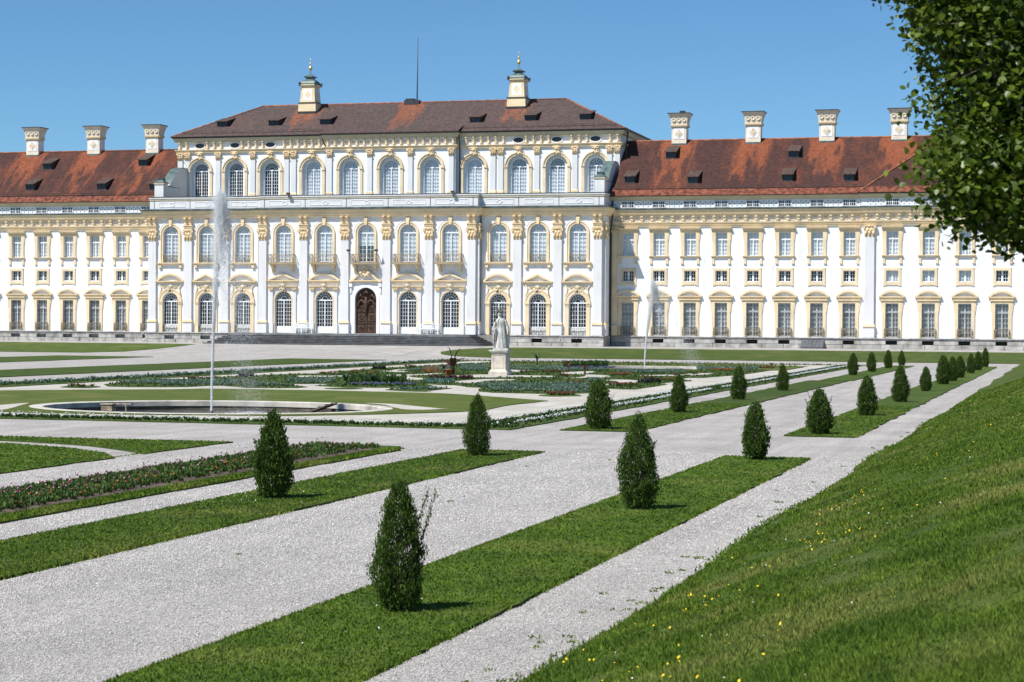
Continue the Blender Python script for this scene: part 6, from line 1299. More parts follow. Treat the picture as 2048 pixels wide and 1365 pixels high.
# ------------------------------------------------------------------ clipped conical shrubs
LEAF = M('shrub_leaf', (0.044, 0.086, 0.011), 0.55, 0.2, 4, col2=(0.085, 0.140, 0.020), island=0.45, spec=0.25, obj_co=True, transl=0.22)
TWIG = M('shrub_wood', (0.07, 0.05, 0.032), 0.9, 0.2, 8, obj_co=True)
def leaf_quads(P, N, L, W, rng):
    """rhombic leaves at P with outward direction N"""
    n = len(P); r = rng.normal(0, 1, (n, 3)); d = N + 0.75 * r; d /= np.linalg.norm(d, axis=1)[:, None]
    s = np.cross(d, rng.normal(0, 1, (n, 3))); s /= np.linalg.norm(s, axis=1)[:, None]
    L = (L * rng.uniform(0.6, 1.3, n))[:, None]; W = (W * rng.uniform(0.7, 1.3, n))[:, None]
    V = np.stack([P, P + d * L * 0.45 + s * W, P + d * L, P + d * L * 0.45 - s * W], 1)
    return V.reshape(-1, 3), np.arange(4 * n).reshape(n, 4)
def shrub_meshes(seed, n=9000, shoots=3, tip=0.12, gap=0.0, L=0.05, W=0.019):
    """unit height, unit width; a rounded cone of twig clusters"""
    r = np.random.default_rng(seed)
    def radius(t): return 0.5 * np.clip(np.minimum(0.66 + 1.25 * t, 1.0) * (1 - (np.clip((t - 0.3) / 0.7, 0, 1)) ** 1.75 * (1 - tip)), 0.02, 1) * np.clip((1.02 - t) / 0.06, 0, 1) ** 0.5
    nc = 900; t = r.uniform(0.03, 1.0, 4000); t = t[r.uniform(0, 0.5, 4000) < radius(t) + 0.06][:nc]; nc = len(t); a = r.uniform(0, 2 * PI, nc); rad = radius(t) * (0.5 + 0.52 * np.sqrt(r.uniform(0, 1, nc))) * (1 + 0.13 * np.sin(a * 3 + t * 9 + seed) + 0.07 * np.sin(a * 5 - t * 17 + 2 * seed) + r.normal(0, 0.085, nc))
    C = np.stack([np.cos(a) * rad, np.sin(a) * rad, t], 1); N = np.stack([np.cos(a), np.sin(a), 0.65 + 0 * a], 1)
    if gap: keep = ~((np.abs(t - 0.42) < 0.2) & (np.cos(a - gap) > 0.55) & (r.uniform(0, 1, nc) < 0.45)); C, N = C[keep], N[keep]
    idx = r.integers(0, len(C), n); P = C[idx] + r.normal(0, 1, (n, 3)) * np.array([0.045, 0.045, 0.024]); V, F = leaf_quads(P, N[idx], L, W, r)
    # stray shoots
    sv, tubes = [], MB()
    for k in range(shoots):
        aa = r.uniform(-0.5, 0.9) if seed == 1 else r.uniform(0, 2 * PI); t0 = r.uniform(0.3, 0.62) if seed == 1 else r.uniform(0.15, 0.62); q = radius(np.array([t0]))[0]; p0 = np.array([math.cos(aa) * q * 0.8, math.sin(aa) * q * 0.8, t0]); dr = np.array([math.cos(aa) * 0.55, math.sin(aa) * 0.55, 0.5 + r.uniform(0, 0.5)]) * r.uniform(0.28, 0.46) * (1.75 if seed == 1 else 1.0)
        tubes.tube([p0, p0 + dr * 0.5 + [0, 0, -0.01], p0 + dr], [0.006, 0.004, 0.002], 4); m = 70 if seed == 1 else 34; u = r.uniform(0.15, 1.05, m); sv.append((p0 + dr * u[:, None] + r.normal(0, 0.02, (m, 3)), np.tile(dr, (m, 1))))
    if tip > 0.1:
        m = 26; sv.append((np.stack([r.normal(0, 0.022, m), r.normal(0, 0.022, m), r.uniform(0.96, 1.05, m)], 1), np.tile([0, 0, 1.0], (m, 1))))
    if sv:
        V2, F2 = leaf_quads(np.concatenate([q[0] for q in sv]), np.concatenate([q[1] for q in sv]), L * 0.95, W, r); F = np.concatenate([F, F2 + len(V)]); V = np.concatenate([V, V2])
    for k in range(7): aa = k * 0.9; tubes.tube([(0.05 * math.cos(aa), 0.05 * math.sin(aa), -0.03), (0.13 * math.cos(aa), 0.13 * math.sin(aa), 0.3), (0.08 * math.cos(aa + 0.3), 0.08 * math.sin(aa + 0.3), 0.72)], [0.018, 0.012, 0.004], 5)
    for k in range(60):
        aa = r.uniform(0, 2 * PI); t0 = r.uniform(0.08, 0.85); q = radius(np.array([t0]))[0] * 0.85; tubes.tube([(0.04 * math.cos(aa), 0.04 * math.sin(aa), t0 - 0.08), (q * math.cos(aa), q * math.sin(aa), t0 + 0.02)], [0.008, 0.003], 3)
    return np_mesh('shrub_foliage', V, F), tubes.mesh('shrub_stem')
SHR = [shrub_meshes(1, 17000, 4, 0.2, -1.0, 0.036, 0.0135), shrub_meshes(2, 17000, 1, 0.1, 0, 0.036, 0.0135), shrub_meshes(3, 11000, 3, 0.25), shrub_meshes(4, 11000, 5, 0.16), shrub_meshes(5, 11000, 1, 0.3), shrub_meshes(6, 11000, 0, 0.2)]
def shrub(x, y, h, w, var, rz, label):
    o = tag(empty('conical_shrub', (x, y, 0.03), rz), label, 'shrub', 'clipped conical shrubs in two rows on the lawn strips')
    f, s = SHR[var]; obj('foliage', f, LEAF, o, scale=(w * 0.91, w * 0.91, h * 1.02)); obj('stem', s, TWIG, o, scale=(w * 0.91, w * 0.91, h * 1.02)); return o
ordn = ['first', 'second', 'third', 'fourth', 'fifth', 'sixth', 'seventh', 'eighth', 'ninth', 'tenth', 'eleventh', 'twelfth', 'thirteenth']
RR = [(-6.7, 19.5, 1.27, 0.52, 0, 0.1, 'nearest conical shrub, tall and loose with stray shoots on its right'), (-6.75, 31.45, 1.45, 0.63, 1, 0.9, 'dense pointed conical shrub, second in the right-hand row'),
      (-6.8, 43.9, 1.2, 0.58, 2, 1.7, 'conical shrub at the far end of the near right-hand strip'), (-6.75, 54.9, 1.16, 0.74, 3, 2.0, 'bushy shrub with side shoots at the start of the middle right-hand strip'),
      (-6.65, 66.9, 1.22, 0.64, 4, 0.2), (-6.6, 79.3, 1.34, 0.66, 5, 1.1), (-6.6, 93.0, 1.05, 0.52, 2, 2.9), (-6.55, 104.6, 1.38, 0.72, 4, 0.7), (-6.45, 110.6, 1.25, 0.66, 5, 2.5), (-6.46, 118.3, 1.2, 0.62, 2, 2.2), (-6.42, 129.9, 1.2, 0.62, 1, 1.6), (-6.4, 139.0, 1.22, 0.62, 5, 0.4), (-6.43, 150.6, 1.3, 0.56, 4, 1.3)]
for i, q in enumerate(RR): shrub(*q[:6], q[6] if len(q) > 6 else 'conical shrub, %s from the front in the right-hand row' % ordn[i])
LR = [(-13.0, 31.3, 1.38, 0.62, 3, 4.0, 'conical shrub beside the pink flower bed, first in the left-hand row'), (-12.9, 42.9, 1.3, 0.6, 1, 2.4, 'conical shrub at the far end of the near left-hand strip'), (-13.0, 55.1, 1.32, 0.74, 2, 0.6, 'conical shrub at the start of the middle left-hand strip'),
      (-12.9, 66.5, 1.2, 0.6, 5, 1.0), (-12.9, 78.9, 1.25, 0.62, 4, 2.8), (-12.8, 90.6, 1.14, 0.6, 1, 0.1), (-12.85, 120.6, 1.25, 0.62, 4, 1.9), (-12.7, 130.3, 1.2, 0.58, 2, 0.8), (-12.65, 141.6, 1.2, 0.58, 5, 2.1), (-12.5, 151.0, 1.1, 0.55, 1, 3.0)]
for i, q in enumerate(LR): shrub(*q[:6], q[6] if len(q) > 6 else 'conical shrub, %s from the front in the left-hand row' % ordn[i])

# ------------------------------------------------------------------ lime tree whose crown hangs into the picture at the right
TLEAF = M('lime_leaf', (0.062, 0.102, 0.009), 0.42, 0.15, 2, col2=(0.135, 0.185, 0.015), island=0.5, spec=0.4, obj_co=True, transl=0.38)
BARK = M('lime_bark', (0.09, 0.07, 0.05), 0.95, 0.25, 6, 0.6, 14, obj_co=True)
TR = Vector((0.84, 13.95, float(bank_z(0.84))))
tree = tag(empty('lime_tree', TR), 'leafy lime tree hanging into the upper right of the picture', 'tree')
r = np.random.default_rng(21)
b = MB(); b.tube([(0, 0, -0.3), (0.02, 0, 0.8), (-0.03, 0.02, 2.0), (0.03, -0.02, 3.4), (0, 0, 5.2), (0.05, 0.03, 7.4)], [0.2, 0.16, 0.14, 0.12, 0.08, 0.03], 10); b.build('trunk', BARK, tree)
lobes = []                                          # centre relative to the trunk foot, radii
for la_, de_, cz_, rx_, rz_ in ((-0.85, 0.0, 3.0, 0.92, 0.95), (-0.98, 0.1, 4.15, 0.98, 1.1), (-0.25, 0.3, 3.3, 1.3, 1.4), (-0.2, -0.5, 2.65, 1.1, 0.8), (0.9, 0.2, 3.4, 1.3, 1.6), (0.5, 0.9, 2.6, 1.2, 0.8), (-0.2, 0.3, 5.2, 1.3, 1.5), (0.9, 0.0, 5.0, 1.2, 1.4), (-0.75, -0.2, 2.22, 0.72, 0.4), (-1.3, 0.2, 3.75, 0.62, 0.7), (0.1, 0.0, 2.05, 0.9, 0.35), (-1.05, -0.1, 2.5, 0.64, 0.5), (-0.75, 0.3, 2.35, 0.85, 0.5), (-0.8, 0.6, 3.0, 0.95, 1.0), (-0.35, 0.9, 2.5, 1.1, 0.7), (-0.55, 0.9, 4.0, 1.1, 1.2), (-0.35, 0.1, 2.05, 0.8, 0.32), (0.6, 0.3, 2.1, 0.8, 0.35), (-1.2, 0.0, 4.6, 0.8, 0.8), (0.2, 0.1, 6.6, 1.0, 1.1)):
    la_ -= 0.09 + 0.12 * min(1, max(0, (cz_ - 3.1) / 0.6)) + (0.14 if cz_ < 2.4 else 0); cz_ -= 0.13 if cz_ < 2.6 else 0.0; cx_ = la_ * 0.962 - de_ * 0.272; cy_ = la_ * 0.272 + de_ * 0.962; lobes.append((np.array([cx_, cy_, cz_]), rx_, rz_))
limbs = MB(); cl = []
for c, rx_, rz_ in lobes:
    m = max(330, int(430 * rx_ * rx_ * rz_ / 1.5)); d = r.normal(0, 1, (m, 3)); d /= np.linalg.norm(d, axis=1)[:, None]; q = r.uniform(0.1, 1, m) ** 0.4
    cl.append(c + d * q[:, None] * np.array([rx_, rx_, rz_]) * (1 + 0.06 * np.sin(d[:, :1] * 7 + d[:, 2:] * 9)))
    z0 = max(0.9, c[2] - 1.4); p0 = np.array([0, 0, z0]); limbs.tube([p0, (p0 + c) / 2 + [0, 0, 0.25], c, c + (c - p0) * 0.35], [0.075, 0.05, 0.03, 0.01], 6)
    for k in range(m): e = cl[-1][k]; limbs.tube([c + (p0 - c) * r.uniform(0, 0.4), (c + e) / 2 + [0, 0, 0.06], e], [0.012, 0.008, 0.003], 3)
limbs.build('limbs', BARK, tree)
C = np.concatenate(cl); K = 30; n = len(C) * K; idx = np.repeat(np.arange(len(C)), K)
sp_d = r.normal(0, 1, (len(C), 3)); sp_d[:, 2] = -np.abs(sp_d[:, 2]) * 0.4; sp_d /= np.linalg.norm(sp_d, axis=1)[:, None]
P = C[idx] + sp_d[idx] * r.uniform(-0.16, 0.22, (n, 1)) + r.normal(0, 0.07, (n, 3))
d = sp_d[idx] * 0.5 + r.normal(0, 0.6, (n, 3)); d[:, 2] -= 0.35; d /= np.linalg.norm(d, axis=1)[:, None]
up = np.tile([0.15, -0.25, 1.0], (n, 1)) + r.normal(0, 0.5, (n, 3)); s = np.cross(d, up); s /= np.linalg.norm(s, axis=1)[:, None]; nn = np.cross(s, d)
L = (0.050 * r.uniform(0.55, 1.25, n))[:, None]; W = L * 0.46
V = np.stack([P, P + d * L * 0.22 + s * W + nn * L * 0.1, P + d * L * 0.62 + s * W * 0.8 + nn * L * 0.08, P + d * L, P + d * L * 0.62 - s * W * 0.8 + nn * L * 0.08, P + d * L * 0.22 - s * W + nn * L * 0.1, P + d * L * 0.45], 1)
F = (np.arange(n) * 7)[:, None, None] + np.array([(0, 1, 6), (1, 2, 6), (2, 3, 6), (3, 4, 6), (4, 5, 6), (5, 0, 6)])[None]
obj('crown', np_mesh('crown', V.reshape(-1, 3), F.reshape(-1, 3)), TLEAF, tree)

# ------------------------------------------------------------------ bedding plants
def plant_template(kind, seed):
    r = np.random.default_rng(seed); m = {'tall': 12, 'low': 9}.get(kind, 10); V = []; F = []
    for k in range(m):
        a = r.uniform(0, 2 * PI); out = r.uniform(0.25, 0.6); h = r.uniform(0.6, 1.0); w = r.uniform(0.07, 0.13)
        c, s = math.cos(a), math.sin(a); b0 = len(V)
        V += [(0.05 * c - w * s, 0.05 * s + w * c, 0), (0.05 * c + w * s, 0.05 * s - w * c, 0), (out * 0.6 * c + w * 1.2 * s, out * 0.6 * s - w * 1.2 * c, h * 0.65), (out * c, out * s, h), (out * 0.6 * c - w * 1.2 * s, out * 0.6 * s + w * 1.2 * c, h * 0.65)]
        F += [(b0, b0 + 1, b0 + 2), (b0, b0 + 2, b0 + 4), (b0 + 4, b0 + 2, b0 + 3)]
    return np.array(V), np.array(F)
TPL = [plant_template('low', s) for s in range(4)]
def scatter(name, pts, size, hgt, mat, label, rng, z=0.02):
    Vs, Fs, o = [], [], 0
    g = rng.integers(0, 4, len(pts))
    for t in range(4):
        p = pts[g == t]
        if not len(p): continue
        TV, TF = TPL[t]; a = rng.uniform(0, 2 * PI, len(p)); s = size * rng.uniform(0.7, 1.25, len(p)); h = hgt * rng.uniform(0.7, 1.25, len(p))
        c, q = np.cos(a)[:, None], np.sin(a)[:, None]; x = TV[None, :, 0] * s[:, None]; y = TV[None, :, 1] * s[:, None]
        V = np.stack([x * c - y * q + p[:, :1], x * q + y * c + p[:, 1:2], TV[None, :, 2] * h[:, None] + z], -1)
        Fs.append(((np.arange(len(p)) * len(TV))[:, None, None] + TF[None]).reshape(-1, 3) + o); Vs.append(V.reshape(-1, 3)); o += V.shape[0] * V.shape[1]
    return tag(obj(name, np_mesh(name, np.concatenate(Vs), np.concatenate(Fs)), mat), label, kind='stuff')
def blooms(name, pts, z, rad, mat, label, rng):
    n = len(pts); P = np.column_stack([pts, z]); V = P[:, None, :] + OCT_V[None] * (rad * rng.uniform(0.6, 1.3, n))[:, None, None] * np.array([1, 1, 0.6]); F = (np.arange(n) * 6)[:, None, None] + OCT_F[None]
    return tag(obj(name, np_mesh(name, V.reshape(-1, 3), F.reshape(-1, 3)), mat), label, kind='stuff')
def fill(q, dens, rng):
    q = np.array(q); lo, hi = q.min(0), q.max(0); a = (hi - lo).prod(); n = int(a * dens) + 1; p = lo + rng.uniform(0, 1, (n, 2)) * (hi - lo); return p[inside_np([tuple(t) for t in q], p[:, 0], p[:, 1])]
FOL = M('bedding_leaf', (0.05, 0.105, 0.022), 0.6, 0.2, 3, island=0.35, transl=0.2); SILV = M('silver_leaf', (0.15, 0.225, 0.16), 0.6, 0.15, 2, island=0.35, transl=0.15); TEAL = M('blue_green_leaf', (0.12, 0.24, 0.20), 0.6, 0.15, 2, island=0.3, transl=0.15)
REDF = M('red_bloom', (0.20, 0.032, 0.02), 0.7, 0.2, 9, island=0.35); ORF = M('orange_bloom', (0.36, 0.09, 0.02), 0.7, 0.2, 9, island=0.3); PURP = M('purple_bloom', (0.15, 0.14, 0.33), 0.7, 0.15, 9, island=0.3)
DRED = M('dark_red_leaf', (0.085, 0.022, 0.02), 0.6, 0.2, 4, island=0.3); DARKL = M('dark_leaf', (0.03, 0.035, 0.03), 0.7, 0.2, 4, island=0.4); WHF = M('white_bloom', (0.58, 0.60, 0.59), 0.7, 0.05, 9, island=0.15); PINK = M('magenta_bloom', (0.34, 0.05, 0.16), 0.7, 0.2, 9, island=0.4); PALEP = M('pale_pink_bloom', (0.55, 0.30, 0.36), 0.7, 0.1, 9, island=0.3)
acc = {}
rg = np.random.default_rng(8)
for kind, q in D['rows']:
    p = fill(q, {'tall': 14, 'silver': 16, 'teal': 16}.get(kind, 14), rg); p = p[p[:, 1] < 150]; acc.setdefault(kind, []).append(p)
P_ = {k: np.concatenate(v) for k, v in acc.items()}
sil = P_['silver']; sil = sil[[inside(E_, *p) or any(inside(b_, *p) for b_ in D['beds'].values()) for p in sil]]
spth = [p for k, p in D['pat'].items()]
def off_paths(p): k = np.ones(len(p), bool); [k.__iand__(~inside_np(q, p[:, 0], p[:, 1])) for q in spth]; return p[k]
sil = off_paths(sil)
scatter('silver_bedding', sil, 0.145, 0.13, SILV, 'rows of silver-leaved bedding plants in the parterre', rg); scatter('teal_bedding', off_paths(P_['teal']), 0.15, 0.13, TEAL, 'blue-green bedding plants left of the statue', rg)
grn = off_paths(fill([(-44, 82), (-19.4, 82), (-19.4, 150), (-44, 150)], 4.0, rg)); grn = grn[[inside(E_, *p) and not inside(ring_n(BAS[1], 0.7, 30), *p) for p in grn]]
scatter('green_bedding', grn, 0.13, 0.09, FOL, 'scattered green bedding plants in the parterre grass', rg)
for kind, mat, nm in (('red', REDF, 'red'), ('orange', ORF, 'orange'), ('purple', PURP, 'purple')):
    p = P_[kind]; scatter(nm + '_flower_leaves', p, 0.15, 0.12, FOL, 'leaves of the %s flower patches in the parterre' % nm, rg); p2 = np.repeat(p, 2, 0) + rg.normal(0, 0.12, (2 * len(p), 2))
    blooms(nm + '_flowers', p2, 0.12 + rg.uniform(-0.04, 0.03, len(p2)), 0.026, mat, 'patches of %s flowers in the parterre' % nm, rg)
scatter('dark_red_bedding', P_['darkred'], 0.24, 0.2, DRED, 'dark red bedding leaves before the statue', rg); scatter('dark_bedding', P_['dark'], 0.26, 0.22, DARKL, 'clumps of nearly black bedding leaves', rg); scatter('tall_bedding', P_['tall'], 0.24, 0.4, FOL, 'tall broad-leaved green bedding plants', rg)
# parterre borders
def line(x0, y0, x1, y1, step, w): n = int(math.hypot(x1 - x0, y1 - y0) / step); t = np.linspace(0, 1, n); return np.column_stack([x0 + (x1 - x0) * t + rg.normal(0, w, n), y0 + (y1 - y0) * t + rg.normal(0, w, n)])
lf = np.concatenate([line(-16.2, 56, -16.2, 151, 0.035, 0.33), line(-31.5, 54.9, -15.5, 54.9, 0.022, 0.33), line(-47.4, 56, -47.4, 151, 0.08, 0.45), line(-47, 151.5, -17, 151.5, 0.12, 0.25), line(-48, 54.9, -31.5, 54.9, 0.03, 0.3)])
scatter('border_leaves', lf, 0.13, 0.11, FOL, 'green leaves of the flower borders round the parterre', rg)
wf = np.concatenate([line(-15.78, 56.5, -15.78, 89, 0.05, 0.07), line(-15.78, 92, -15.78, 150, 0.06, 0.07), line(-16.75, 57, -16.75, 150, 0.1, 0.09)])
blooms('white_border_flowers', wf, 0.10 + rg.uniform(0, 0.06, len(wf)), 0.027, WHF, 'two rows of white flowers in the right-hand border', rg)
wf = np.concatenate([line(-31, 55.0, -15.8, 55.0, 0.06, 0.2), line(-47.6, 60, -47.6, 150, 0.06, 0.35), line(-46, 151.6, -17, 151.6, 0.09, 0.2), line(-48, 55.0, -31, 55.0, 0.05, 0.2)])
blooms('pale_border_flowers', wf, 0.10 + rg.uniform(0, 0.08, len(wf)), 0.028, WHF, 'white flowers dotted through the front and left borders', rg)
p = line(-46.9, 60, -46.9, 150, 0.12, 0.3); scatter('silver_border', p, 0.2, 0.22, SILV, 'silver leaves in the left border', rg)
# near flower bed
SOIL = M('bare_soil', (0.10, 0.075, 0.058), 0.95, 0.25, 3, 0.8, 14)
nb = [(-17.75, 8), (-15.2, 8), (-15.2, 44.2), (-15.6, 45.4), (-16.6, 45.5), (-17.6, 45.2)]
sheet('bed_edge_lawn', wobble(nb, 0.5, 0.03, 40), 0.035, LAWN, 'grass edging of the near flower bed')
sheet('soil_bed', wobble([(-17.65, 8), (-15.68, 8), (-15.68, 43.8), (-16.2, 44.7), (-17.5, 44.6)], 0.5, 0.03, 41), 0.045, SOIL, 'bare soil of the near flower bed')
NFOL = M('near_bedding_leaf', (0.085, 0.150, 0.028), 0.6, 0.2, 3, island=0.4, transl=0.25)
def near_bed(n, xa, xb): u = rg.uniform(0, 1, n); return np.column_stack([rg.uniform(xa, xb, n), 1 / (1 / 24 - u * (1 / 24 - 1 / 45))])
p = near_bed(5200, -17.65, -15.85); k = rg.uniform(0, 1, len(p)) < np.clip((-15.7 - p[:, 0]) / 0.6, 0.15, 1); p = p[k]; scatter('near_bed_leaves', p, 0.10, 0.11, NFOL, 'green leaves crowding the near flower bed', rg, 0.045)
p = near_bed(240, -17.6, -16.4); blooms('magenta_flowers', p, 0.17 + rg.uniform(-0.04, 0.07, len(p)), 0.021, PINK, 'magenta flowers standing in the near flower bed', rg)
p = near_bed(130, -17.5, -16.2); blooms('pale_pink_flowers', p, 0.16 + rg.uniform(-0.04, 0.06, len(p)), 0.02, PALEP, 'pale pink flowers in the near flower bed', rg)
p = near_bed(120, -16.7, -15.9); blooms('orange_bed_flowers', p, 0.14 + rg.uniform(-0.03, 0.03, len(p)), 0.026, ORF, 'orange flowers along the front of the near flower bed', rg)

# single large plants in the parterre
def big_leaf(b, a, out, h, w, twist=0.0):
    c, s = math.cos(a), math.sin(a); n = 7; vs = []
    for i in range(n):
        t = i / (n - 1); r_ = out * t; z = 0.35 * h + 0.65 * h * math.sin(t * PI * 0.55) / math.sin(PI * 0.55) - 0.12 * h * t * t; ww = w * math.sin(PI * min(1, 0.12 + 0.86 * t)) ; x, y = r_ * c, r_ * s
        vs += [(x - ww * s, y + ww * c, z + 0.3 * ww), (x, y, z), (x + ww * s, y - ww * c, z + 0.3 * ww)]
    f = []
    for i in range(n - 1): f += [(3 * i, 3 * i + 1, 3 * i + 4, 3 * i + 3), (3 * i + 1, 3 * i + 2, 3 * i + 5, 3 * i + 4)]
    b.add(vs, f, True)
BAN = M('red_banana_leaf', (0.10, 0.035, 0.025), 0.5, 0.25, 2, col2=(0.03, 0.04, 0.02), transl=0.2)
o = tag(empty('banana_plant', (-34.9, 111.0, 0.03)), 'dark red banana plant with upright paddle leaves left of the statue', 'plant')
b = MB(); b.tube([(0, 0, 0), (0, 0, 0.35), (0.02, 0, 0.8)], [0.14, 0.11, 0.06], 7); b.build('stem', BAN, o)
for a, out, h, w in ((PI * 1.02, 0.35, 1.65, 0.13), (0.1, 0.55, 1.55, 0.2), (2.9, 0.95, 0.85, 0.28), (0.5, 0.8, 0.95, 0.2), (-1.2, 0.6, 1.0, 0.2)): b = MB(); big_leaf(b, a, out, h, w); b.build('leaf', BAN, o)
YUC = M('spiky_leaf', (0.035, 0.07, 0.03), 0.5, 0.2, 4, transl=0.15)
def spiky(x, y, h, label, mat=YUC, n=16):
    o = tag(empty('spiky_plant', (x, y, 0.03)), label, 'plant', 'spiky accent plants in the parterre'); b = MB(); b.tube([(0, 0, 0), (0, 0, 0.2)], 0.07, 6); b.build('stem', mat, o)
    for k in range(n): b = MB(); big_leaf(b, k * 2.4, h * random.uniform(0.3, 0.75), h * random.uniform(0.7, 1.1), 0.045); b.build('leaf', mat, o)
spiky(-33.0, 88.2, 0.62, 'dark spiky plant in front of the tall bedding, right of the near jet'); spiky(-31.9, 88.9, 0.5, 'smaller spiky plant beside the dark spiky one'); spiky(-37.5, 139.5, 0.8, 'spiky green plant far behind the statue on its right', YUC, 12)
REDP = M('red_shoot', (0.13, 0.04, 0.03), 0.6, 0.2, 4)
spiky(-29.9, 118.5, 0.75, 'thin red-leaved plant right of the statue pedestal', REDP, 7); spiky(-27.6, 113.5, 0.7, 'second thin red-leaved plant farther right of the pedestal', REDP, 7); spiky(-36.4, 114.0, 0.55, 'small reddish plant just left of the banana plant', REDP, 9)
b = MB(); b.lathe([(0.12, 0), (0.16, 0.05), (0.2, 0.28), (0.22, 0.3), (0.05, 0.31)], 10); tag(b.build('flower_tub', ORF, None, (-34.4, 108.6, 0.03)), 'small orange-yellow tub at the foot of the banana plant', 'tub')

# ------------------------------------------------------------------ statue on its pedestal
MARB = M('weathered_marble', (0.62, 0.60, 0.56), 0.8, 0.2, 2.2, 0.3, 12, obj_co=True, col2=(0.36, 0.33, 0.28)); PEDS = M('pedestal_stone', (0.60, 0.53, 0.44), 0.85, 0.1, 2, 0.2, 12)
SX, SY = -31.6, 109.6
o = tag(empty('statue_pedestal', (SX, SY, 0.0)), 'pale square stone pedestal under the robed statue', 'pedestal', None); o.rotation_euler = (0, 0, -0.03); o.scale = (0.9, 0.9, 1.0)
b = MB(); b.frustum((0.62, 0.62), 0, (0.62, 0.62), 0.22); b.frustum((0.6, 0.6), 0.22, (0.5, 0.5), 0.36); b.build('base', PEDS, o)
b = MB(); b.frustum((0.47, 0.47), 0.36, (0.46, 0.46), 1.3)
for q in ((-0.36, 0.36, -0.487, -0.46, 0.46, 0.49), (-0.36, 0.36, -0.487, -0.46, 1.18, 1.21), (-0.36, -0.33, -0.487, -0.46, 0.49, 1.18), (0.33, 0.36, -0.487, -0.46, 0.49, 1.18)): b.box(*q)
b.build('die', PEDS, o)
b = MB(); b.frustum((0.48, 0.48), 1.3, (0.58, 0.58), 1.4); b.frustum((0.6, 0.6), 1.4, (0.6, 0.6), 1.47); b.build('cornice', MARB, o)
s = tag(empty('statue', (SX, SY, 1.47)), 'weathered marble statue of a crowned figure in a long robe', 'statue', None); s.rotation_euler = (0, 0, 0.25); s.scale = (0.86, 0.86, 0.9)
b = MB(); b.frustum((0.5, 0.46), 0, (0.48, 0.44), 0.12); b.build('plinth', MARB, s)
def figure():
    b = MB(); n = 40
    rings = [(0.11, 0.42, 0.38, 0, 0.02, 1.0), (0.3, 0.39, 0.35, 0.0, 0.02, 1.0), (0.6, 0.35, 0.31, 0.01, 0.01, 0.9), (0.95, 0.33, 0.29, 0.02, 0.0, 0.8), (1.2, 0.31, 0.27, 0.02, 0, 0.7), (1.42, 0.28, 0.24, 0.01, 0, 0.55), (1.6, 0.29, 0.23, 0, 0, 0.4), (1.78, 0.31, 0.23, -0.01, 0, 0.3), (1.92, 0.29, 0.2, -0.01, 0, 0.2), (2.0, 0.18, 0.15, -0.01, -0.01, 0.1), (2.05, 0.095, 0.095, -0.02, -0.02, 0), (2.13, 0.085, 0.088, -0.03, -0.03, 0), (2.18, 0.12, 0.13, -0.03, -0.04, 0), (2.27, 0.14, 0.155, -0.03, -0.05, 0), (2.36, 0.13, 0.145, -0.03, -0.05, 0), (2.43, 0.09, 0.1, -0.03, -0.05, 0), (2.46, 0.03, 0.03, -0.03, -0.05, 0)]
    vs = []
    for z, rx, ry, ox, oy, fo in rings:
        for k in range(n):
            a = 2 * PI * k / n; m = 1 + fo * (0.085 * math.sin(9 * a + 2.2 * z) + 0.06 * math.sin(5 * a - 1.3 * z) + 0.04 * math.sin(17 * a))
            vs.append((ox + rx * m * math.cos(a), oy + ry * m * math.sin(a), z))
    m = len(rings); fs = [(i * n + k, i * n + (k + 1) % n, (i + 1) * n + (k + 1) % n, (i + 1) * n + k) for i in range(m - 1) for k in range(n)] + [tuple(range(n - 1, -1, -1)), tuple((m - 1) * n + k for k in range(n))]
    b.add(vs, fs, True)
    # arms: left one bent across with the cloak, right one lowered to the side
    b.tube([(-0.25, -0.02, 1.85), (-0.42, -0.08, 1.55), (-0.4, -0.26, 1.3), (-0.3, -0.36, 1.34)], [0.11, 0.1, 0.075, 0.06], 10)
    b.tube([(0.25, 0, 1.85), (0.42, 0.02, 1.5), (0.47, -0.1, 1.2), (0.45, -0.18, 1.1)], [0.11, 0.1, 0.075, 0.06], 10)
    b.tube([(0.22, 0.1, 1.95), (0.4, 0.2, 1.4), (0.44, 0.22, 0.7), (0.36, 0.2, 0.12)], [0.12, 0.16, 0.16, 0.2], 10)
    b.tube([(-0.38, -0.28, 1.3), (-0.44, -0.2, 0.8), (-0.4, -0.15, 0.15)], [0.07, 0.09, 0.11], 8)
    b.tube([(-0.03, -0.19, 2.26), (-0.03, -0.225, 2.22)], [0.03, 0.02], 6)
    b.tube([(-0.16, 0.02, 2.34), (-0.03, 0.11, 2.38), (0.1, 0.02, 2.34), (0.1, 0.05, 2.12)], [0.06, 0.07, 0.06, 0.04], 8)
    for k in range(4): a = 0.4 + k * 0.35; b.tube([(0.45, -0.2, 1.1), (0.45 + 0.03 * k - 0.04, -0.26 - 0.02 * (k % 2), 1.03), (0.44 + 0.03 * k - 0.04, -0.27, 0.96)], [0.022, 0.02, 0.014], 5)
    return b
fo = figure().build('figure', MARB, s)
rm = fo.modifiers.new('join', 'REMESH'); rm.mode = 'VOXEL'; rm.voxel_size = 0.022; rm.use_smooth_shade = True
b = MB()
for k in range(7): a = 2 * PI * k / 7; b.tube([(-0.03 + 0.13 * math.cos(a), -0.05 + 0.14 * math.sin(a), 2.38), (-0.03 + 0.16 * math.cos(a), -0.05 + 0.17 * math.sin(a), 2.52), (-0.03 + 0.15 * math.cos(a), -0.05 + 0.15 * math.sin(a), 2.6 + 0.08 * (k % 2))], [0.03, 0.035, 0.012], 6)
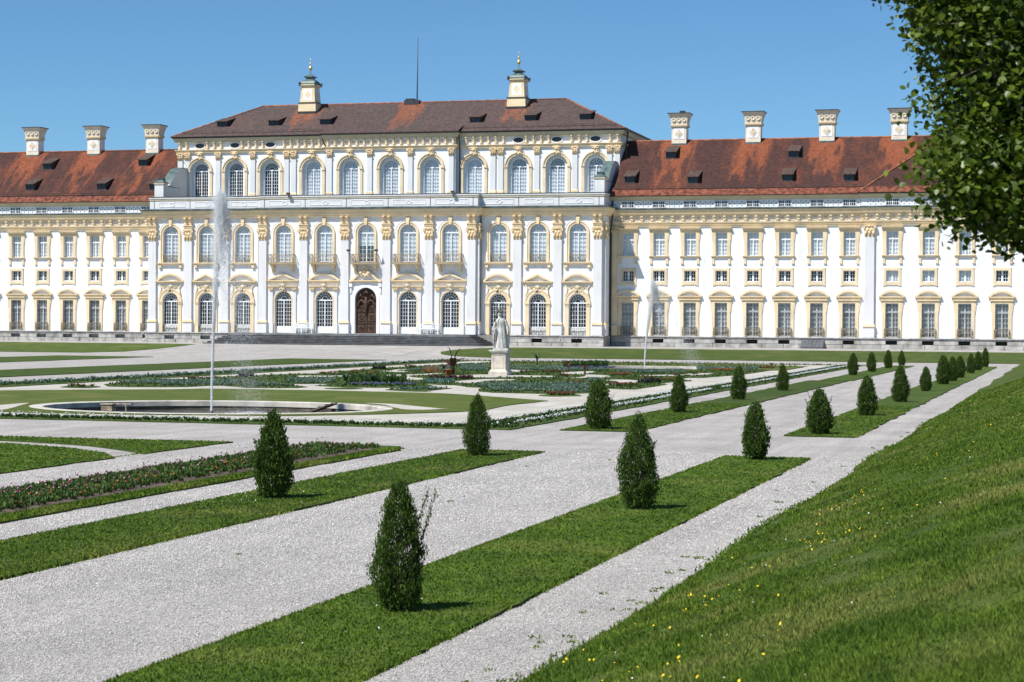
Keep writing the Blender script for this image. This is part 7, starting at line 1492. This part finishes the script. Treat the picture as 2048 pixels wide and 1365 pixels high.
b.tube([(-0.03 + 0.14 * math.cos(a), -0.05 + 0.15 * math.sin(a), 2.39) for a in [i * PI / 6 for i in range(13)]], 0.03, 6); b.build('crown', DULLG if 'DULLG' in globals() else M('dull_gilding', (0.20, 0.17, 0.10), 0.7, 0.3, 6), s)
b = MB(); b.tube([(-0.46, -0.28, 0.2), (-0.42, -0.3, 1.2), (-0.3, -0.33, 2.3), (-0.22, -0.34, 2.72)], [0.02, 0.022, 0.02, 0.014], 6); b.build('sceptre', MATS.get('dull_gilding') or MARB, s)

# ------------------------------------------------------------------ things at the foot of the palace
def bench(x, y, label):
    o = tag(empty('garden_bench', (x, y, 1.845)), label, 'bench', 'white benches on the landing before the palace'); L = 1.12
    for k in range(5): b = MB(); b.box(-L, L, -0.2 + k * 0.09, -0.13 + k * 0.09, 0.42, 0.45); b.build('seat_slat', FRAMEW, o)
    b = MB(); b.tube([(-L, 0.3, 0.92), (-L * 0.5, 0.3, 1.0), (0, 0.3, 1.02), (L * 0.5, 0.3, 1.0), (L, 0.3, 0.92)], 0.035, 6); b.tube([(-L, 0.27, 0.55), (L, 0.27, 0.55)], 0.03, 6); b.build('back_rails', FRAMEW, o)
    for k in range(13): xx = -L + 2 * L * (k + 0.5) / 13; b = MB(); b.box(xx - 0.035, xx + 0.035, 0.27, 0.3, 0.55, 0.93); b.build('back_slat', FRAMEW, o)
    for sx in (-1, 0, 1):
        for yy in (-0.2, 0.27): b = MB(); b.frustum((0.035, 0.035), 0, (0.03, 0.03), 0.42, sx * (L - 0.05), yy); b.build('leg', FRAMEW, o)
    for sx in (-1, 1): b = MB(); b.tube([(sx * L, -0.2, 0.42), (sx * L, -0.22, 0.66), (sx * L, 0.05, 0.7), (sx * L, 0.3, 0.72)], 0.03, 6); b.build('armrest', FRAMEW, o)
bench(-74.4, 186.45, 'white slatted bench on the landing left of the portal'); bench(-61.2, 186.45, 'white slatted bench on the landing right of the portal')
ALU = M('painted_steel', (0.72, 0.73, 0.74), 0.45, 0.03, 3)
o = tag(empty('metal_stair', (-93.2, 189.6, 0.78)), 'small white metal stair at the left corner of the central block', 'steps')
for k in range(5): b = MB(); b.box(0.0 + 0.22 * k, 0.26 + 0.22 * k, -0.4, 0.4, 0.2 * k + 0.12, 0.2 * k + 0.16); b.build('tread', ALU, o)
for yy in (-0.42, 0.42): b = MB(); b.tube([(-0.1, yy, 0.0), (1.1, yy, 1.05)], 0.06, 4); b.tube([(-0.1, yy, 0.0), (-0.1, yy, 0.85), (1.1, yy, 1.9), (1.1, yy, 1.05)], 0.03, 5); b.build('railing', ALU, o)
o = tag(empty('cellar_hatch', (-24.1, 190.0, 0.78)), 'sloping dark grey cellar hatch against the right-hand plinth', 'hatch')
b = MB(); b.xprism([(-0.55, 0), (-0.55, 0.12), (0.75, 0.78), (0.75, 0)], -1.02, 1.02); b.build('body', STONEL, o)
for k in range(6): b = MB(); x0 = -1.06 + 2.12 * k / 6; b.add([(x0 + 0.01, -0.6, 0.12), (x0 + 0.343, -0.6, 0.12), (x0 + 0.343, 0.78, 0.83), (x0 + 0.01, 0.78, 0.83), (x0 + 0.01, -0.6, 0.16), (x0 + 0.343, -0.6, 0.16), (x0 + 0.343, 0.78, 0.87), (x0 + 0.01, 0.78, 0.87)], [(0, 1, 5, 4), (1, 2, 6, 5), (2, 3, 7, 6), (3, 0, 4, 7), (4, 5, 6, 7), (3, 2, 1, 0)]); b.build('board', SLATB, o)
